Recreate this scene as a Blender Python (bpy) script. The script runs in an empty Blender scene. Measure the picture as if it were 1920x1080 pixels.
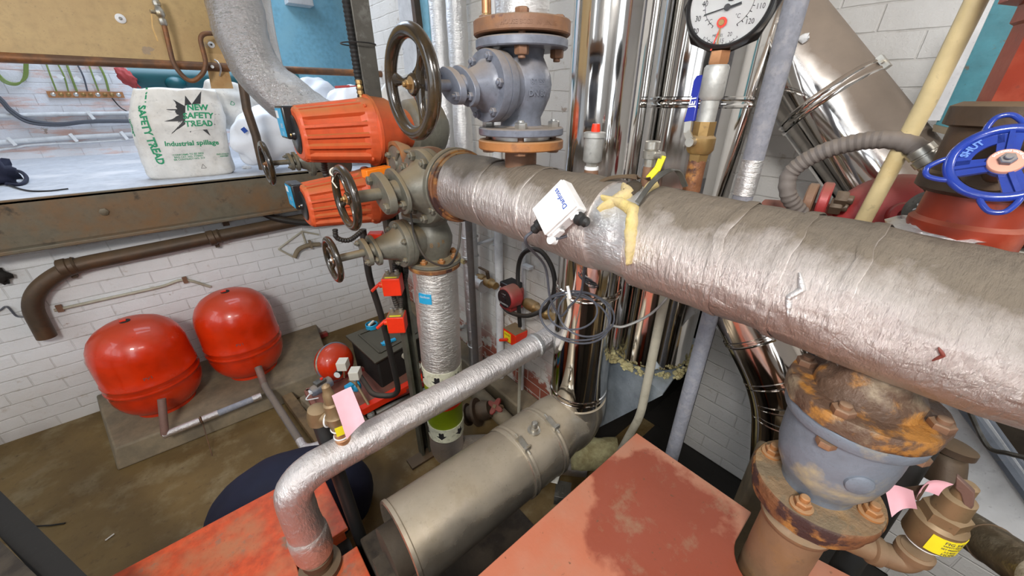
import bpy, math, random
from mathutils import Vector, Matrix, noise
random.seed(7)
SC = bpy.context.scene
COL = SC.collection
V = Vector
PI = math.pi

# ---------------------------------------------------------------- camera
F_PX = 702.0
CAM_H = 1.5
TH = math.atan2(350, F_PX)                     # pitch below the horizon
AZ = math.radians(49.7016)                     # azimuth of world X to the right of the view axis
SA, CA = math.sin(AZ), math.cos(AZ)
RIGHT = V((SA, -CA, 0)); FWD = V((CA, SA, 0)); UP = V((0, 0, 1))
cam_d = bpy.data.cameras.new('camera'); cam = bpy.data.objects.new('camera', cam_d); COL.objects.link(cam)
cam_d.sensor_width = 36.0; cam_d.lens = 36.0 * F_PX / 1920.0; cam_d.clip_start = 0.01; cam_d.clip_end = 60
_look = FWD * math.cos(TH) - UP * math.sin(TH)
_up = FWD * math.sin(TH) + UP * math.cos(TH)
cam.matrix_world = Matrix((( RIGHT.x, _up.x, -_look.x, 0), (RIGHT.y, _up.y, -_look.y, 0), (RIGHT.z, _up.z, -_look.z, CAM_H), (0, 0, 0, 1)))
SC.camera = cam

# ---------------------------------------------------------------- light and exposure
SC.view_settings.view_transform = 'Standard'; SC.view_settings.look = 'None'
SC.view_settings.gamma = 1.0; SC.view_settings.exposure = 0.16; SC.view_settings.use_curve_mapping = False
world = bpy.data.worlds.new('world'); SC.world = world; world.use_nodes = True
_bg = world.node_tree.nodes['Background']
_bg.inputs[0].default_value = (1.0, 0.95, 0.90, 1); _bg.inputs[1].default_value = 0.06

def area_light(name, loc, target, size, power, color, size_y=None):
    d = bpy.data.lights.new(name, 'AREA'); d.energy = power; d.color = color
    d.shape = 'RECTANGLE'; d.size = size; d.size_y = size_y or size
    o = bpy.data.objects.new(name, d); COL.objects.link(o); o.location = loc
    o.rotation_euler = (V(target) - V(loc)).to_track_quat('-Z', 'Y').to_euler()
    return o
area_light('ceiling_lamp', (-0.75, -0.35, 2.25), (0.3, 1.1, 0.7), 0.45, 34, (1.0, 0.965, 0.92), 0.3)
area_light('boiler_side_lamp', (0.5, -1.3, 2.6), (0.6, 0.8, 0.9), 0.9, 14, (1.0, 0.95, 0.9), 0.3)
area_light('daylight_upper_room', (0.2, 3.4, 3.1), (-0.6, 3.2, 1.0), 2.4, 60, (0.72, 0.84, 1.0), 1.2)
area_light('daylight_far_window', (-2.6, 1.6, 2.9), (0.2, 2.9, 1.2), 1.2, 25, (0.80, 0.89, 1.0), 1.2)

# ---------------------------------------------------------------- measuring helpers
def ray(px, py):
    u = (px - 960) / F_PX; v = (540 - py) / F_PX
    return RIGHT * u + _look + _up * v
def P(px, py, x=None, y=None, z=None, d=None):
    """the point of the room seen at (px, py) of the photograph on the plane x=, y= or z= (or at depth d)"""
    r = ray(px, py)
    t = x / r.x if x is not None else y / r.y if y is not None else (z - CAM_H) / r.z if z is not None else d
    return V((0, 0, CAM_H)) + r * t
def depth(p): return (V(p) - V((0, 0, CAM_H))).dot(_look)
def mm(px, p): return px * depth(p) / F_PX            # image length -> metres at p

# ---------------------------------------------------------------- mesh helpers
def frame(d):
    d = V(d).normalized()
    a = V((0, 0, 1)) if abs(d.z) < 0.9 else V((1, 0, 0))
    e1 = a.cross(d).normalized(); e2 = d.cross(e1)
    return e1, e2, d
def fillet(pts, r, n=7):
    pts = [V(p) for p in pts]; out = [pts[0]]
    for i in range(1, len(pts) - 1):
        a = pts[i - 1] - pts[i]; b = pts[i + 1] - pts[i]
        rr = r[i - 1] if isinstance(r, (list, tuple)) else r
        L = min(rr, a.length * 0.49, b.length * 0.49)
        p0 = pts[i] + a.normalized() * L; p2 = pts[i] + b.normalized() * L
        for k in range(n + 1):
            t = k / n
            out.append(p0 * (1 - t) ** 2 + pts[i] * 2 * t * (1 - t) + p2 * t * t)
    out.append(pts[-1]); return out
def smooth_path(pts, n=8):
    pts = [V(p) for p in pts]; q = [pts[0] * 2 - pts[1]] + pts + [pts[-1] * 2 - pts[-2]]; out = []
    for i in range(1, len(q) - 2):
        for k in range(n):
            t = k / n
            out.append(0.5 * ((2 * q[i]) + (q[i + 1] - q[i - 1]) * t + (2 * q[i - 1] - 5 * q[i] + 4 * q[i + 1] - q[i + 2]) * t * t + (3 * q[i] - q[i - 1] - 3 * q[i + 1] + q[i + 2]) * t ** 3))
    out.append(pts[-1]); return out
def subdiv(pts, step):
    pts = [V(p) for p in pts]; out = [pts[0]]
    for a, b in zip(pts, pts[1:]):
        n = max(1, int((b - a).length / step))
        for k in range(1, n + 1): out.append(a.lerp(b, k / n))
    return out

class MB:
    def __init__(s): s.v = []; s.f = []
    def add(s, vs, fs):
        o = len(s.v); s.v += [V(v) for v in vs]; s.f += [tuple(i + o for i in f) for f in fs]; return s
    def ringloft(s, rings, cap=True, closed=False):
        n = len(rings[0]); vs = [p for r in rings for p in r]; fs = []
        m = len(rings); last = m if closed else m - 1
        for i in range(last):
            j = (i + 1) % m
            for k in range(n):
                k2 = (k + 1) % n
                fs.append((i * n + k, i * n + k2, j * n + k2, j * n + k))
        if cap and not closed:
            fs.append(tuple(range(n - 1, -1, -1))); fs.append(tuple((m - 1) * n + k for k in range(n)))
        return s.add(vs, fs)
    def lathe(s, p, d, prof, seg=32, cap=True):
        """prof: list of (distance along d, radius)"""
        e1, e2, d = frame(d); p = V(p); rings = []
        for h, r in prof:
            r = max(r, 1e-5)
            rings.append([p + d * h + (e1 * math.cos(2 * PI * k / seg) + e2 * math.sin(2 * PI * k / seg)) * r for k in range(seg)])
        return s.ringloft(rings, cap)
    def cyl(s, a, b, r, r2=None, seg=24):
        a, b = V(a), V(b); return s.lathe(a, b - a, [(0, r), ((b - a).length, r if r2 is None else r2)], seg)
    def tube(s, pts, r, seg=14, cap=True, closed=False, wob=0.0, wf=9.0):
        pts = [V(p) for p in pts]; n = len(pts); rings = []
        t0 = (pts[1] - pts[0]).normalized(); e1, e2, _ = frame(t0)
        for i, p in enumerate(pts):
            if closed: t = (pts[(i + 1) % n] - pts[i - 1]).normalized()
            else: t = ((pts[min(i + 1, n - 1)] - pts[i]).normalized() if i < n - 1 else V((0, 0, 0))) + ((pts[i] - pts[i - 1]).normalized() if i else V((0, 0, 0)))
            t.normalize()
            e1 = (e1 - t * e1.dot(t)).normalized(); e2 = t.cross(e1)
            rr = r(i / (n - 1)) if callable(r) else r[i] if isinstance(r, (list, tuple)) else r
            ring = []
            for k in range(seg):
                q = e1 * math.cos(2 * PI * k / seg) + e2 * math.sin(2 * PI * k / seg)
                w = rr
                if wob: w = rr + wob * noise.noise((p + q * rr) * wf) + wob * 0.5 * noise.noise((p + q * rr) * wf * 3.1)
                ring.append(p + q * w)
            rings.append(ring)
        return s.ringloft(rings, cap, closed)
    def box(s, c, size, ax=None, rz=0):
        c = V(c); a = V((math.cos(rz), math.sin(rz), 0)); b = V((-math.sin(rz), math.cos(rz), 0)); z = V((0, 0, 1))
        if ax: a, b, z = [V(q).normalized() for q in ax]
        hx, hy, hz = size[0] / 2, size[1] / 2, size[2] / 2
        vs = [c + a * i * hx + b * j * hy + z * k * hz for i in (-1, 1) for j in (-1, 1) for k in (-1, 1)]
        return s.add(vs, [(0, 1, 3, 2), (4, 6, 7, 5), (0, 4, 5, 1), (2, 3, 7, 6), (0, 2, 6, 4), (1, 5, 7, 3)])
    def bar(s, a, b, w, h, up=(0, 0, 1)):
        a, b = V(a), V(b); d = (b - a).normalized(); u = V(up); side = d.cross(u).normalized(); u = side.cross(d)
        return s.box((a + b) / 2, ((b - a).length, w, h), (d, side, u))
    def prism(s, poly, vec):
        n = len(poly); vec = V(vec); a = [V(p) for p in poly]; b = [p + vec for p in a]
        return s.add(a + b, [tuple(range(n - 1, -1, -1)), tuple(range(n, 2 * n))] + [(k, (k + 1) % n, n + (k + 1) % n, n + k) for k in range(n)])
    def ball(s, c, r, sc=(1, 1, 1), seg=20, rings=12, wob=0, wf=8, ax=None):
        c = V(c); rr = []; A = ax or (V((1, 0, 0)), V((0, 1, 0)), V((0, 0, 1)))
        for i in range(rings + 1):
            t = PI * min(max(i / rings, 0.004), 0.996); ring = []
            for k in range(seg):
                a = 2 * PI * k / seg
                q = V((math.sin(t) * math.cos(a), math.sin(t) * math.sin(a), math.cos(t)))
                w = 1 + (wob * noise.noise(q * wf * 0.3 + c * 5) if wob else 0)
                ring.append(c + (A[0] * q.x * sc[0] + A[1] * q.y * sc[1] + A[2] * q.z * sc[2]) * r * w)
            rr.append(ring)
        return s.ringloft(rr, True)
    def torus(s, c, axis, R, r, seg=48, seg2=12, sc=1.0):
        e1, e2, d = frame(axis); c = V(c)
        return s.ringloft([[c + (e1 * math.cos(2 * PI * i / seg) + e2 * math.sin(2 * PI * i / seg)) * (R + r * math.cos(2 * PI * k / seg2)) + d * r * sc * math.sin(2 * PI * k / seg2)
                            for k in range(seg2)] for i in range(seg)], False, True)
    def hexn(s, c, axis, r, h, bolt=0.0, br=None):
        s.lathe(c, axis, [(0, r * 0.96), (0.0005, r), (h * 0.85, r), (h, r * 0.86)], 6)
        if bolt: s.lathe(V(c) + V(axis).normalized() * h * 0.9, axis, [(0, br or r * 0.55), (bolt * 0.85, br or r * 0.55), (bolt, (br or r * 0.55) * 0.8)], 12)
        return s
    def build(s, name, m, parent=None, origin=None, bevel=0, angle=40, seg=2):
        me = bpy.data.meshes.new(name)
        org = V(origin) if origin is not None else (WORLD[parent.name] if parent is not None else V((0, 0, 0)))
        me.from_pydata([v - org for v in s.v], [], s.f)
        me.materials.append(m)
        me.validate()
        import bmesh
        bm = bmesh.new(); bm.from_mesh(me); bmesh.ops.recalc_face_normals(bm, faces=bm.faces); bm.to_mesh(me); bm.free()
        for p in me.polygons: p.use_smooth = True
        me.set_sharp_from_angle(angle=math.radians(angle))
        o = bpy.data.objects.new(name, me); COL.objects.link(o)
        if parent is not None:
            o.parent = parent; o.location = (0, 0, 0) if origin is None else org - WORLD[parent.name]
        else: o.location = org
        WORLD[o.name] = org
        if bevel:
            b = o.modifiers.new('bevel', 'BEVEL'); b.width = bevel; b.segments = seg; b.limit_method = 'ANGLE'; b.angle_limit = math.radians(45)
        return o
WORLD = {}
def low(s):          # base point of a mesh
    n = len(s.v); c = sum(s.v, V()) / n; c.z = min(v.z for v in s.v); return c
def thing(name, label, cat, loc, group=None):
    o = bpy.data.objects.new(name, None); COL.objects.link(o); o.location = loc; WORLD[o.name] = V(loc)
    o.empty_display_size = 0.03
    o['label'] = label; o['category'] = cat
    if group: o['group'] = group
    return o
def solo(s, name, m, label, cat, group=None, bevel=0, kind=None, angle=40):
    o = s.build(name, m, None, low(s), bevel, angle); o['label'] = label; o['category'] = cat
    if group: o['group'] = group
    if kind: o['kind'] = kind
    return o
def struct(s, name, m, bevel=0):
    o = s.build(name, m, None, None, bevel); o['kind'] = 'structure'; return o
def lab(o, t): o['label'] = t; return o
def text_pts(txt, size=1.0, bold=0.0, align='CENTER'):
    """letter outlines as flat triangles, in the unit frame of the line"""
    c = bpy.data.curves.new('t', 'FONT'); c.body = txt; c.size = size; c.align_x = align; c.align_y = 'CENTER'; c.resolution_u = 2; c.offset = bold
    o = bpy.data.objects.new('t', c); COL.objects.link(o)
    dg = bpy.context.evaluated_depsgraph_get(); me = bpy.data.meshes.new_from_object(o.evaluated_get(dg))
    vs = [v.co.copy() for v in me.vertices]; fs = [tuple(p.vertices) for p in me.polygons]
    bpy.data.objects.remove(o); bpy.data.curves.remove(c); bpy.data.meshes.remove(me)
    return vs, fs
def text_on(mb, txt, size, fn, bold=0.0, align='CENTER', sx=1.0):
    vs, fs = text_pts(txt, size, bold, align)
    mb.add([fn(v.x * sx, v.y) for v in vs], fs); return mb
def flat(c, u, v, off=0.0006):
    c, u, v = V(c), V(u).normalized(), V(v).normalized(); n = u.cross(v)
    return lambda a, b: c + u * a + v * b + n * off

# ---------------------------------------------------------------- materials
def nodes(name):
    m = bpy.data.materials.new(name); m.use_nodes = True; nt = m.node_tree
    return m, nt, nt.nodes['Principled BSDF']
def N(nt, t, **k):
    n = nt.nodes.new(t)
    for a, b in k.items():
        if a.startswith('i_'): n.inputs[a[2:].replace('_', ' ')].default_value = b
        else: setattr(n, a, b)
    return n
def rgb(c): return (c[0], c[1], c[2], 1)
def ramp(nt, src, a, b):
    r = N(nt, 'ShaderNodeMapRange'); r.inputs['From Min'].default_value = a; r.inputs['From Max'].default_value = b
    nt.links.new(src, r.inputs['Value']); return r.outputs['Result']
def mix(nt, fac, a, b):
    m = N(nt, 'ShaderNodeMix', data_type='RGBA')
    for s, q in ((m.inputs[6], a), (m.inputs[7], b)):
        if isinstance(q, tuple): s.default_value = rgb(q)
        else: nt.links.new(q, s)
    if isinstance(fac, (int, float)): m.inputs[0].default_value = fac
    else: nt.links.new(fac, m.inputs[0])
    return m.outputs[2]
def math_(nt, op, a, b=0.0):
    m = N(nt, 'ShaderNodeMath', operation=op)
    for s, q in ((m.inputs[0], a), (m.inputs[1], b)):
        if isinstance(q, (int, float)): s.default_value = q
        else: nt.links.new(q, s)
    return m.outputs[0]
def coords(nt, scale=(1, 1, 1), mode='Object'):
    tc = N(nt, 'ShaderNodeTexCoord'); mp = N(nt, 'ShaderNodeMapping'); mp.inputs['Scale'].default_value = scale
    nt.links.new(tc.outputs[mode], mp.inputs['Vector']); return mp.outputs[0]
def noise_(nt, vec, scale, detail=4, rough=0.55):
    n = N(nt, 'ShaderNodeTexNoise'); n.inputs['Scale'].default_value = scale; n.inputs['Detail'].default_value = detail; n.inputs['Roughness'].default_value = rough
    nt.links.new(vec, n.inputs['Vector']); return n.outputs['Fac']
def bump(nt, bs, h, strength, dist=0.002, prev=None):
    b = N(nt, 'ShaderNodeBump'); b.inputs['Strength'].default_value = strength; b.inputs['Distance'].default_value = dist
    nt.links.new(h, b.inputs['Height'])
    if prev is not None: nt.links.new(prev, b.inputs['Normal'])
    nt.links.new(b.outputs[0], bs.inputs['Normal']); return b.outputs[0]
def paint(name, col, rough=0.45, metal=0.0, col2=None, sc2=6, lo=0.5, hi=0.62, bumpk=0.15, bs=40, dust=None, dustk=0.7, fine=0.15, spots=None, spot_lo=0.62, spot_hi=0.66, spot_sc=14, coat=0, grime=0.55):
    """painted or bare surface: a second colour in worn patches, flecks, and settled dust on upward faces"""
    m, nt, b = nodes(name); vec = coords(nt)
    c = mix(nt, ramp(nt, noise_(nt, vec, bs * 0.8, 6), 0.3, 0.7), tuple(x * (1 - fine) for x in col), tuple(min(1, x * (1 + fine)) for x in col))
    rg = None
    if col2: c = mix(nt, ramp(nt, noise_(nt, vec, sc2, 8, 0.6), lo, hi), c, col2)
    if spots: c = mix(nt, ramp(nt, noise_(nt, vec, spot_sc, 6, 0.65), spot_lo, spot_hi), c, spots)
    gr = math_(nt, 'MULTIPLY', ramp(nt, noise_(nt, vec, 32, 10, 0.75), 0.54, 0.76), grime)
    c = mix(nt, gr, c, tuple(x * 0.42 for x in col))
    c = mix(nt, math_(nt, 'MULTIPLY', ramp(nt, noise_(nt, vec, 120, 3, 0.5), 0.66, 0.74), grime), c, tuple(min(1, x * 0.5 + 0.02) for x in col))
    met = None
    if dust:
        g = N(nt, 'ShaderNodeNewGeometry'); sp = N(nt, 'ShaderNodeSeparateXYZ'); nt.links.new(g.outputs['Normal'], sp.inputs[0])
        k = math_(nt, 'ADD', sp.outputs[2], math_(nt, 'MULTIPLY', math_(nt, 'SUBTRACT', noise_(nt, vec, 12, 6), 0.5), 0.9))
        k = math_(nt, 'MULTIPLY', ramp(nt, k, 0.25, 0.95), dustk)
        c = mix(nt, k, c, dust)
        nt.links.new(math_(nt, 'MULTIPLY', math_(nt, 'SUBTRACT', 1.0, k), metal), b.inputs['Metallic'])
        nt.links.new(math_(nt, 'ADD', rough, math_(nt, 'MULTIPLY', k, 0.85 - rough)), b.inputs['Roughness'])
    else:
        b.inputs['Metallic'].default_value = metal; b.inputs['Roughness'].default_value = rough
    nt.links.new(c, b.inputs['Base Color'])
    if coat: b.inputs['Coat Weight'].default_value = coat
    if bumpk: bump(nt, b, noise_(nt, vec, bs, 8, 0.6), bumpk, 0.004)
    return m
def plain(name, col, rough=0.5, metal=0.0):
    m, nt, b = nodes(name); b.inputs['Base Color'].default_value = rgb(col); b.inputs['Roughness'].default_value = rough; b.inputs['Metallic'].default_value = metal
    # a trace of grain so no surface is perfectly uniform
    vec = coords(nt); nt.links.new(mix(nt, noise_(nt, vec, 60, 4), tuple(x * 0.9 for x in col), tuple(min(1, x * 1.08) for x in col)), b.inputs['Base Color'])
    return m
def foil_mat(name, col=(0.80, 0.78, 0.76), axis=1, rough=0.3, dust=(0.30, 0.25, 0.19), dustk=0.85, wrink=0.6, tint=None, d0=0.30, d1=0.95):
    m, nt, b = nodes(name)
    sc = [1.0, 1.0, 1.0]; sc[axis] = 3.0
    v1 = coords(nt, tuple(sc)); v0 = coords(nt)
    v2 = coords(nt, tuple(0.55 if i == axis else 2.2 for i in range(3)))
    rn = N(nt, 'ShaderNodeTexNoise'); rn.noise_type = 'RIDGED_MULTIFRACTAL'; rn.inputs['Scale'].default_value = 26; rn.inputs['Detail'].default_value = 5; rn.inputs['Roughness'].default_value = 0.5; rn.inputs['Lacunarity'].default_value = 2.1
    nt.links.new(v2, rn.inputs['Vector']); n1 = math_(nt, 'ADD', math_(nt, 'MULTIPLY', rn.outputs['Fac'], 0.35), math_(nt, 'MULTIPLY', noise_(nt, v1, 40, 8, 0.65), 0.8))
    vo = N(nt, 'ShaderNodeTexVoronoi', feature='DISTANCE_TO_EDGE'); vo.inputs['Scale'].default_value = 34
    mx = N(nt, 'ShaderNodeMix', data_type='RGBA'); mx.inputs[0].default_value = 0.12
    nt.links.new(v2, mx.inputs[6]); nn = N(nt, 'ShaderNodeTexNoise'); nn.inputs['Scale'].default_value = 9; nt.links.new(v0, nn.inputs['Vector']); nt.links.new(nn.outputs['Color'], mx.inputs[7])
    nt.links.new(mx.outputs[2], vo.inputs['Vector'])
    crease = ramp(nt, vo.outputs['Distance'], 0.0, 0.08)
    c = mix(nt, ramp(nt, noise_(nt, v0, 5, 6), 0.35, 0.7), col, tuple(x * 0.8 for x in (tint or col)))
    g = N(nt, 'ShaderNodeNewGeometry'); sp = N(nt, 'ShaderNodeSeparateXYZ'); nt.links.new(g.outputs['Normal'], sp.inputs[0])
    k = math_(nt, 'ADD', sp.outputs[2], math_(nt, 'MULTIPLY', math_(nt, 'SUBTRACT', noise_(nt, v0, 16, 8, 0.65), 0.5), 1.1))
    k = math_(nt, 'MULTIPLY', ramp(nt, k, d0, d1), dustk)
    c = mix(nt, k, c, mix(nt, noise_(nt, v0, 60, 6), tuple(x * 0.75 for x in dust), tuple(min(1, x * 1.3) for x in dust)))
    nt.links.new(c, b.inputs['Base Color'])
    nt.links.new(math_(nt, 'MULTIPLY', math_(nt, 'SUBTRACT', 1.0, k), 0.92), b.inputs['Metallic'])
    nt.links.new(math_(nt, 'ADD', rough, math_(nt, 'MULTIPLY', k, 0.5)), b.inputs['Roughness'])
    p = bump(nt, b, n1, wrink, 0.010)
    p = bump(nt, b, crease, wrink * 0.22, 0.0015, p)
    bump(nt, b, noise_(nt, v0, 150, 2), wrink * 0.3, 0.001, p)
    return m
def brick_mat(name, axes, col, mortar, dirt, red=None, red_z=0.35, scale=1.0, dirtk=0.6, base_dirt=0.0, pink=None, jk=0.38, peel=(0.30, 0.20, 0.13)):
    m, nt, b = nodes(name)
    tc = N(nt, 'ShaderNodeTexCoord'); sp = N(nt, 'ShaderNodeSeparateXYZ'); nt.links.new(tc.outputs['Object'], sp.inputs[0])
    cb = N(nt, 'ShaderNodeCombineXYZ'); nt.links.new(sp.outputs[axes[0]], cb.inputs[0]); nt.links.new(sp.outputs[axes[1]], cb.inputs[1])
    br = N(nt, 'ShaderNodeTexBrick'); br.inputs['Scale'].default_value = 1.0
    br.inputs['Brick Width'].default_value = 0.19 * scale; br.inputs['Row Height'].default_value = 0.064 * scale; br.inputs['Mortar Size'].default_value = 0.0035 * scale; br.inputs['Mortar Smooth'].default_value = 0.6
    br.inputs['Color1'].default_value = (1, 1, 1, 1); br.inputs['Color2'].default_value = (0.9, 0.9, 0.9, 1); br.inputs['Mortar'].default_value = (0, 0, 0, 1)
    dn = N(nt, 'ShaderNodeTexNoise'); dn.inputs['Scale'].default_value = 7; nt.links.new(cb.outputs[0], dn.inputs['Vector'])
    mx = N(nt, 'ShaderNodeMix', data_type='RGBA'); mx.blend_type = 'ADD'; mx.inputs[0].default_value = 0.012
    nt.links.new(cb.outputs[0], mx.inputs[6]); nt.links.new(dn.outputs['Color'], mx.inputs[7]); nt.links.new(mx.outputs[2], br.inputs['Vector'])
    vec = cb.outputs[0]
    big = noise_(nt, vec, 3.0, 8, 0.62); mid = noise_(nt, vec, 14, 8, 0.7)
    c = mix(nt, ramp(nt, big, 0.35, 0.7), col, tuple(x * 0.88 for x in col))
    mf = math_(nt, 'MULTIPLY', br.outputs['Fac'], ramp(nt, mid, 0.38, 0.62))
    c = mix(nt, math_(nt, 'MULTIPLY', mf, jk), c, mortar)
    c = mix(nt, math_(nt, 'MULTIPLY', ramp(nt, mid, 0.60, 0.70), dirtk), c, dirt)
    if base_dirt:
        lowk = ramp(nt, math_(nt, 'ADD', sp.outputs[2], math_(nt, 'MULTIPLY', big, 0.7)), 0.75, 0.32)
        c = mix(nt, math_(nt, 'MULTIPLY', lowk, base_dirt), c, dirt)
    if pink:
        st = N(nt, 'ShaderNodeMapping'); st.inputs['Scale'].default_value = (1.5, 9, 1); nt.links.new(vec, st.inputs['Vector'])
        c = mix(nt, math_(nt, 'MULTIPLY', ramp(nt, noise_(nt, st.outputs[0], 1.6, 8, 0.7), 0.5, 0.62), 0.8), c, pink)
    c = mix(nt, math_(nt, 'MULTIPLY', ramp(nt, noise_(nt, vec, 6.5, 9, 0.68), 0.655, 0.675), 0.7), c, peel)
    if red:
        zk = ramp(nt, sp.outputs[2], red_z, red_z - 0.2)
        rk = math_(nt, 'MULTIPLY', math_(nt, 'MULTIPLY', zk, ramp(nt, noise_(nt, vec, 9, 6, 0.6), 0.46, 0.5)), math_(nt, 'SUBTRACT', 1.0, br.outputs['Fac']))
        c = mix(nt, rk, c, red)
    nt.links.new(c, b.inputs['Base Color']); b.inputs['Roughness'].default_value = 0.6
    h = math_(nt, 'ADD', math_(nt, 'MULTIPLY', br.outputs['Fac'], -0.45), math_(nt, 'MULTIPLY', noise_(nt, vec, 22, 10, 0.75), 0.9))
    bump(nt, b, h, 0.6, 0.012)
    return m

M = {}
M['brick_a'] = brick_mat('white_brick_left', (0, 2), (0.84, 0.85, 0.86), (0.30, 0.27, 0.22), (0.36, 0.27, 0.17), dirtk=0.45, base_dirt=0.45)
M['brick_b'] = brick_mat('white_brick_right', (1, 2), (0.74, 0.71, 0.66), (0.34, 0.29, 0.22), (0.33, 0.24, 0.15), red=(0.32, 0.09, 0.055), red_z=0.42, dirtk=0.5, base_dirt=0.3)
M['brick_c'] = brick_mat('white_brick_behind_flues', (1, 2), (0.76, 0.75, 0.73), (0.36, 0.32, 0.27), (0.33, 0.26, 0.18), dirtk=0.5, base_dirt=0.2)
M['brick_far'] = brick_mat('white_brick_far', (0, 2), (0.80, 0.80, 0.84), (0.4, 0.3, 0.3), (0.45, 0.3, 0.25), dirtk=0.25, pink=(0.72, 0.42, 0.33), scale=1.1)
def floor_mat():
    m, nt, b = nodes('pit_floor'); v = coords(nt)
    c = mix(nt, ramp(nt, noise_(nt, v, 1.6, 10, 0.6), 0.3, 0.7), (0.085, 0.05, 0.013), (0.22, 0.14, 0.045))
    c = mix(nt, ramp(nt, noise_(nt, v, 6, 8, 0.65), 0.5, 0.75), c, (0.27, 0.21, 0.11))
    c = mix(nt, ramp(nt, noise_(nt, v, 34, 8, 0.7), 0.56, 0.72), c, (0.10, 0.06, 0.02))
    nt.links.new(c, b.inputs['Base Color']); nt.links.new(math_(nt, 'ADD', 0.45, math_(nt, 'MULTIPLY', noise_(nt, v, 4, 6), 0.5)), b.inputs['Roughness'])
    bump(nt, b, noise_(nt, v, 30, 10), 0.3, 0.006); return m
M['floor'] = floor_mat()
M['slab'] = paint('upper_slab', (0.52, 0.54, 0.58), 0.5, grime=0.2, col2=(0.70, 0.70, 0.72), sc2=3, bumpk=0.1, spots=(0.35, 0.28, 0.2), spot_sc=20, spot_lo=0.66)
M['concrete'] = paint('dirty_concrete', (0.24, 0.19, 0.12), 0.75, col2=(0.12, 0.10, 0.07), sc2=5, lo=0.45, hi=0.7, bumpk=0.4, spots=(0.42, 0.37, 0.28), spot_sc=9, spot_lo=0.66)
M['beam'] = paint('dirty_steel_beam', (0.15, 0.125, 0.085), 0.55, 0.25, col2=(0.21, 0.11, 0.045), sc2=5, lo=0.45, hi=0.7, bumpk=0.3, spots=(0.06, 0.045, 0.03), spot_sc=9, spot_lo=0.58)
M['board'] = paint('tan_board', (0.50, 0.34, 0.14), 0.5, col2=(0.42, 0.26, 0.10), sc2=3, lo=0.4, hi=0.75, bumpk=0.05, spots=(0.35, 0.25, 0.15), spot_sc=7, spot_lo=0.66, spot_hi=0.67)
M['rustpipe'] = paint('rusty_pipe', (0.13, 0.07, 0.04), 0.55, 0.3, col2=(0.30, 0.12, 0.04), sc2=12, lo=0.45, hi=0.65, bumpk=0.25)
M['rustdark'] = paint('dark_brown_iron', (0.075, 0.05, 0.032), 0.5, 0.3, col2=(0.13, 0.07, 0.035), sc2=9, lo=0.45, hi=0.7, bumpk=0.3, dust=(0.20, 0.14, 0.08), dustk=0.5)
M['rust'] = paint('flaking_rust', (0.19, 0.075, 0.03), 0.6, 0.1, col2=(0.42, 0.19, 0.045), sc2=24, lo=0.48, hi=0.60, bumpk=1.0, bs=70, spots=(0.05, 0.022, 0.02), spot_sc=20, spot_lo=0.50, spot_hi=0.56, dust=(0.30, 0.235, 0.14), dustk=0.6)
M['rusttop'] = paint('dark_flaking_rust', (0.12, 0.07, 0.045), 0.5, 0.1, col2=(0.40, 0.18, 0.04), sc2=26, lo=0.53, hi=0.62, bumpk=1.0, bs=60, spots=(0.27, 0.21, 0.14), spot_sc=12, spot_lo=0.52, spot_hi=0.62)
M['rustbrown'] = paint('brown_rusty_steel', (0.20, 0.105, 0.062), 0.6, 0.1, col2=(0.28, 0.13, 0.055), sc2=14, lo=0.5, hi=0.7, bumpk=0.4, dust=(0.24, 0.18, 0.12), dustk=0.5, spots=(0.14, 0.07, 0.05), spot_sc=22)
M['orangeflange'] = paint('orange_rust_flange', (0.40, 0.165, 0.05), 0.6, 0.1, col2=(0.25, 0.11, 0.05), sc2=16, lo=0.5, hi=0.65, bumpk=0.3, dust=(0.40, 0.27, 0.15), dustk=0.6)
M['tanpipe'] = paint('tan_dusty_pipe', (0.25, 0.145, 0.08), 0.5, 0.2, col2=(0.33, 0.17, 0.06), sc2=11, lo=0.5, hi=0.7, bumpk=0.25, dust=(0.30, 0.22, 0.135), dustk=0.6, spots=(0.2, 0.12, 0.07), spot_sc=22)
M['bluegrey'] = paint('blue_grey_valve_paint', (0.150, 0.165, 0.205), 0.38, 0.1, col2=(0.18, 0.20, 0.25), sc2=7, bumpk=0.12, bs=110, dust=(0.30, 0.23, 0.16), dustk=0.75)
M['greygreen'] = paint('grey_valve_paint', (0.145, 0.14, 0.112), 0.42, 0.1, col2=(0.18, 0.17, 0.135), sc2=8, bumpk=0.15, bs=90, dust=(0.27, 0.19, 0.09), dustk=0.65)
M['palebluegrey'] = paint('chipped_pale_blue_grey', (0.17, 0.195, 0.235), 0.42, 0.1, col2=(0.40, 0.34, 0.22), sc2=9, lo=0.52, hi=0.62, bumpk=0.5, spots=(0.40, 0.17, 0.06), spot_sc=11, spot_lo=0.66, spot_hi=0.7)
M['motor'] = paint('orange_red_motor_paint', (0.58, 0.085, 0.022), 0.5, 0.0, col2=(0.50, 0.09, 0.03), sc2=6, bumpk=0.1, dust=(0.40, 0.17, 0.05), dustk=0.7)
M['tank'] = paint('red_vessel_paint', (0.64, 0.030, 0.003), 0.22, 0.0, col2=(0.56, 0.035, 0.004), sc2=4, bumpk=0.03, bs=20, dust=(0.34, 0.055, 0.015), dustk=0.5, coat=0.3, grime=0.18, spots=(0.3, 0.03, 0.01), spot_sc=30, spot_lo=0.72, spot_hi=0.74)
M['redbox'] = plain('signal_red_plastic', (0.80, 0.035, 0.008), 0.35)
M['redpump'] = paint('dusty_red_pump', (0.33, 0.035, 0.035), 0.45, 0.1, col2=(0.24, 0.05, 0.04), sc2=9, bumpk=0.2, dust=(0.22, 0.12, 0.08), dustk=0.7)
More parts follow.
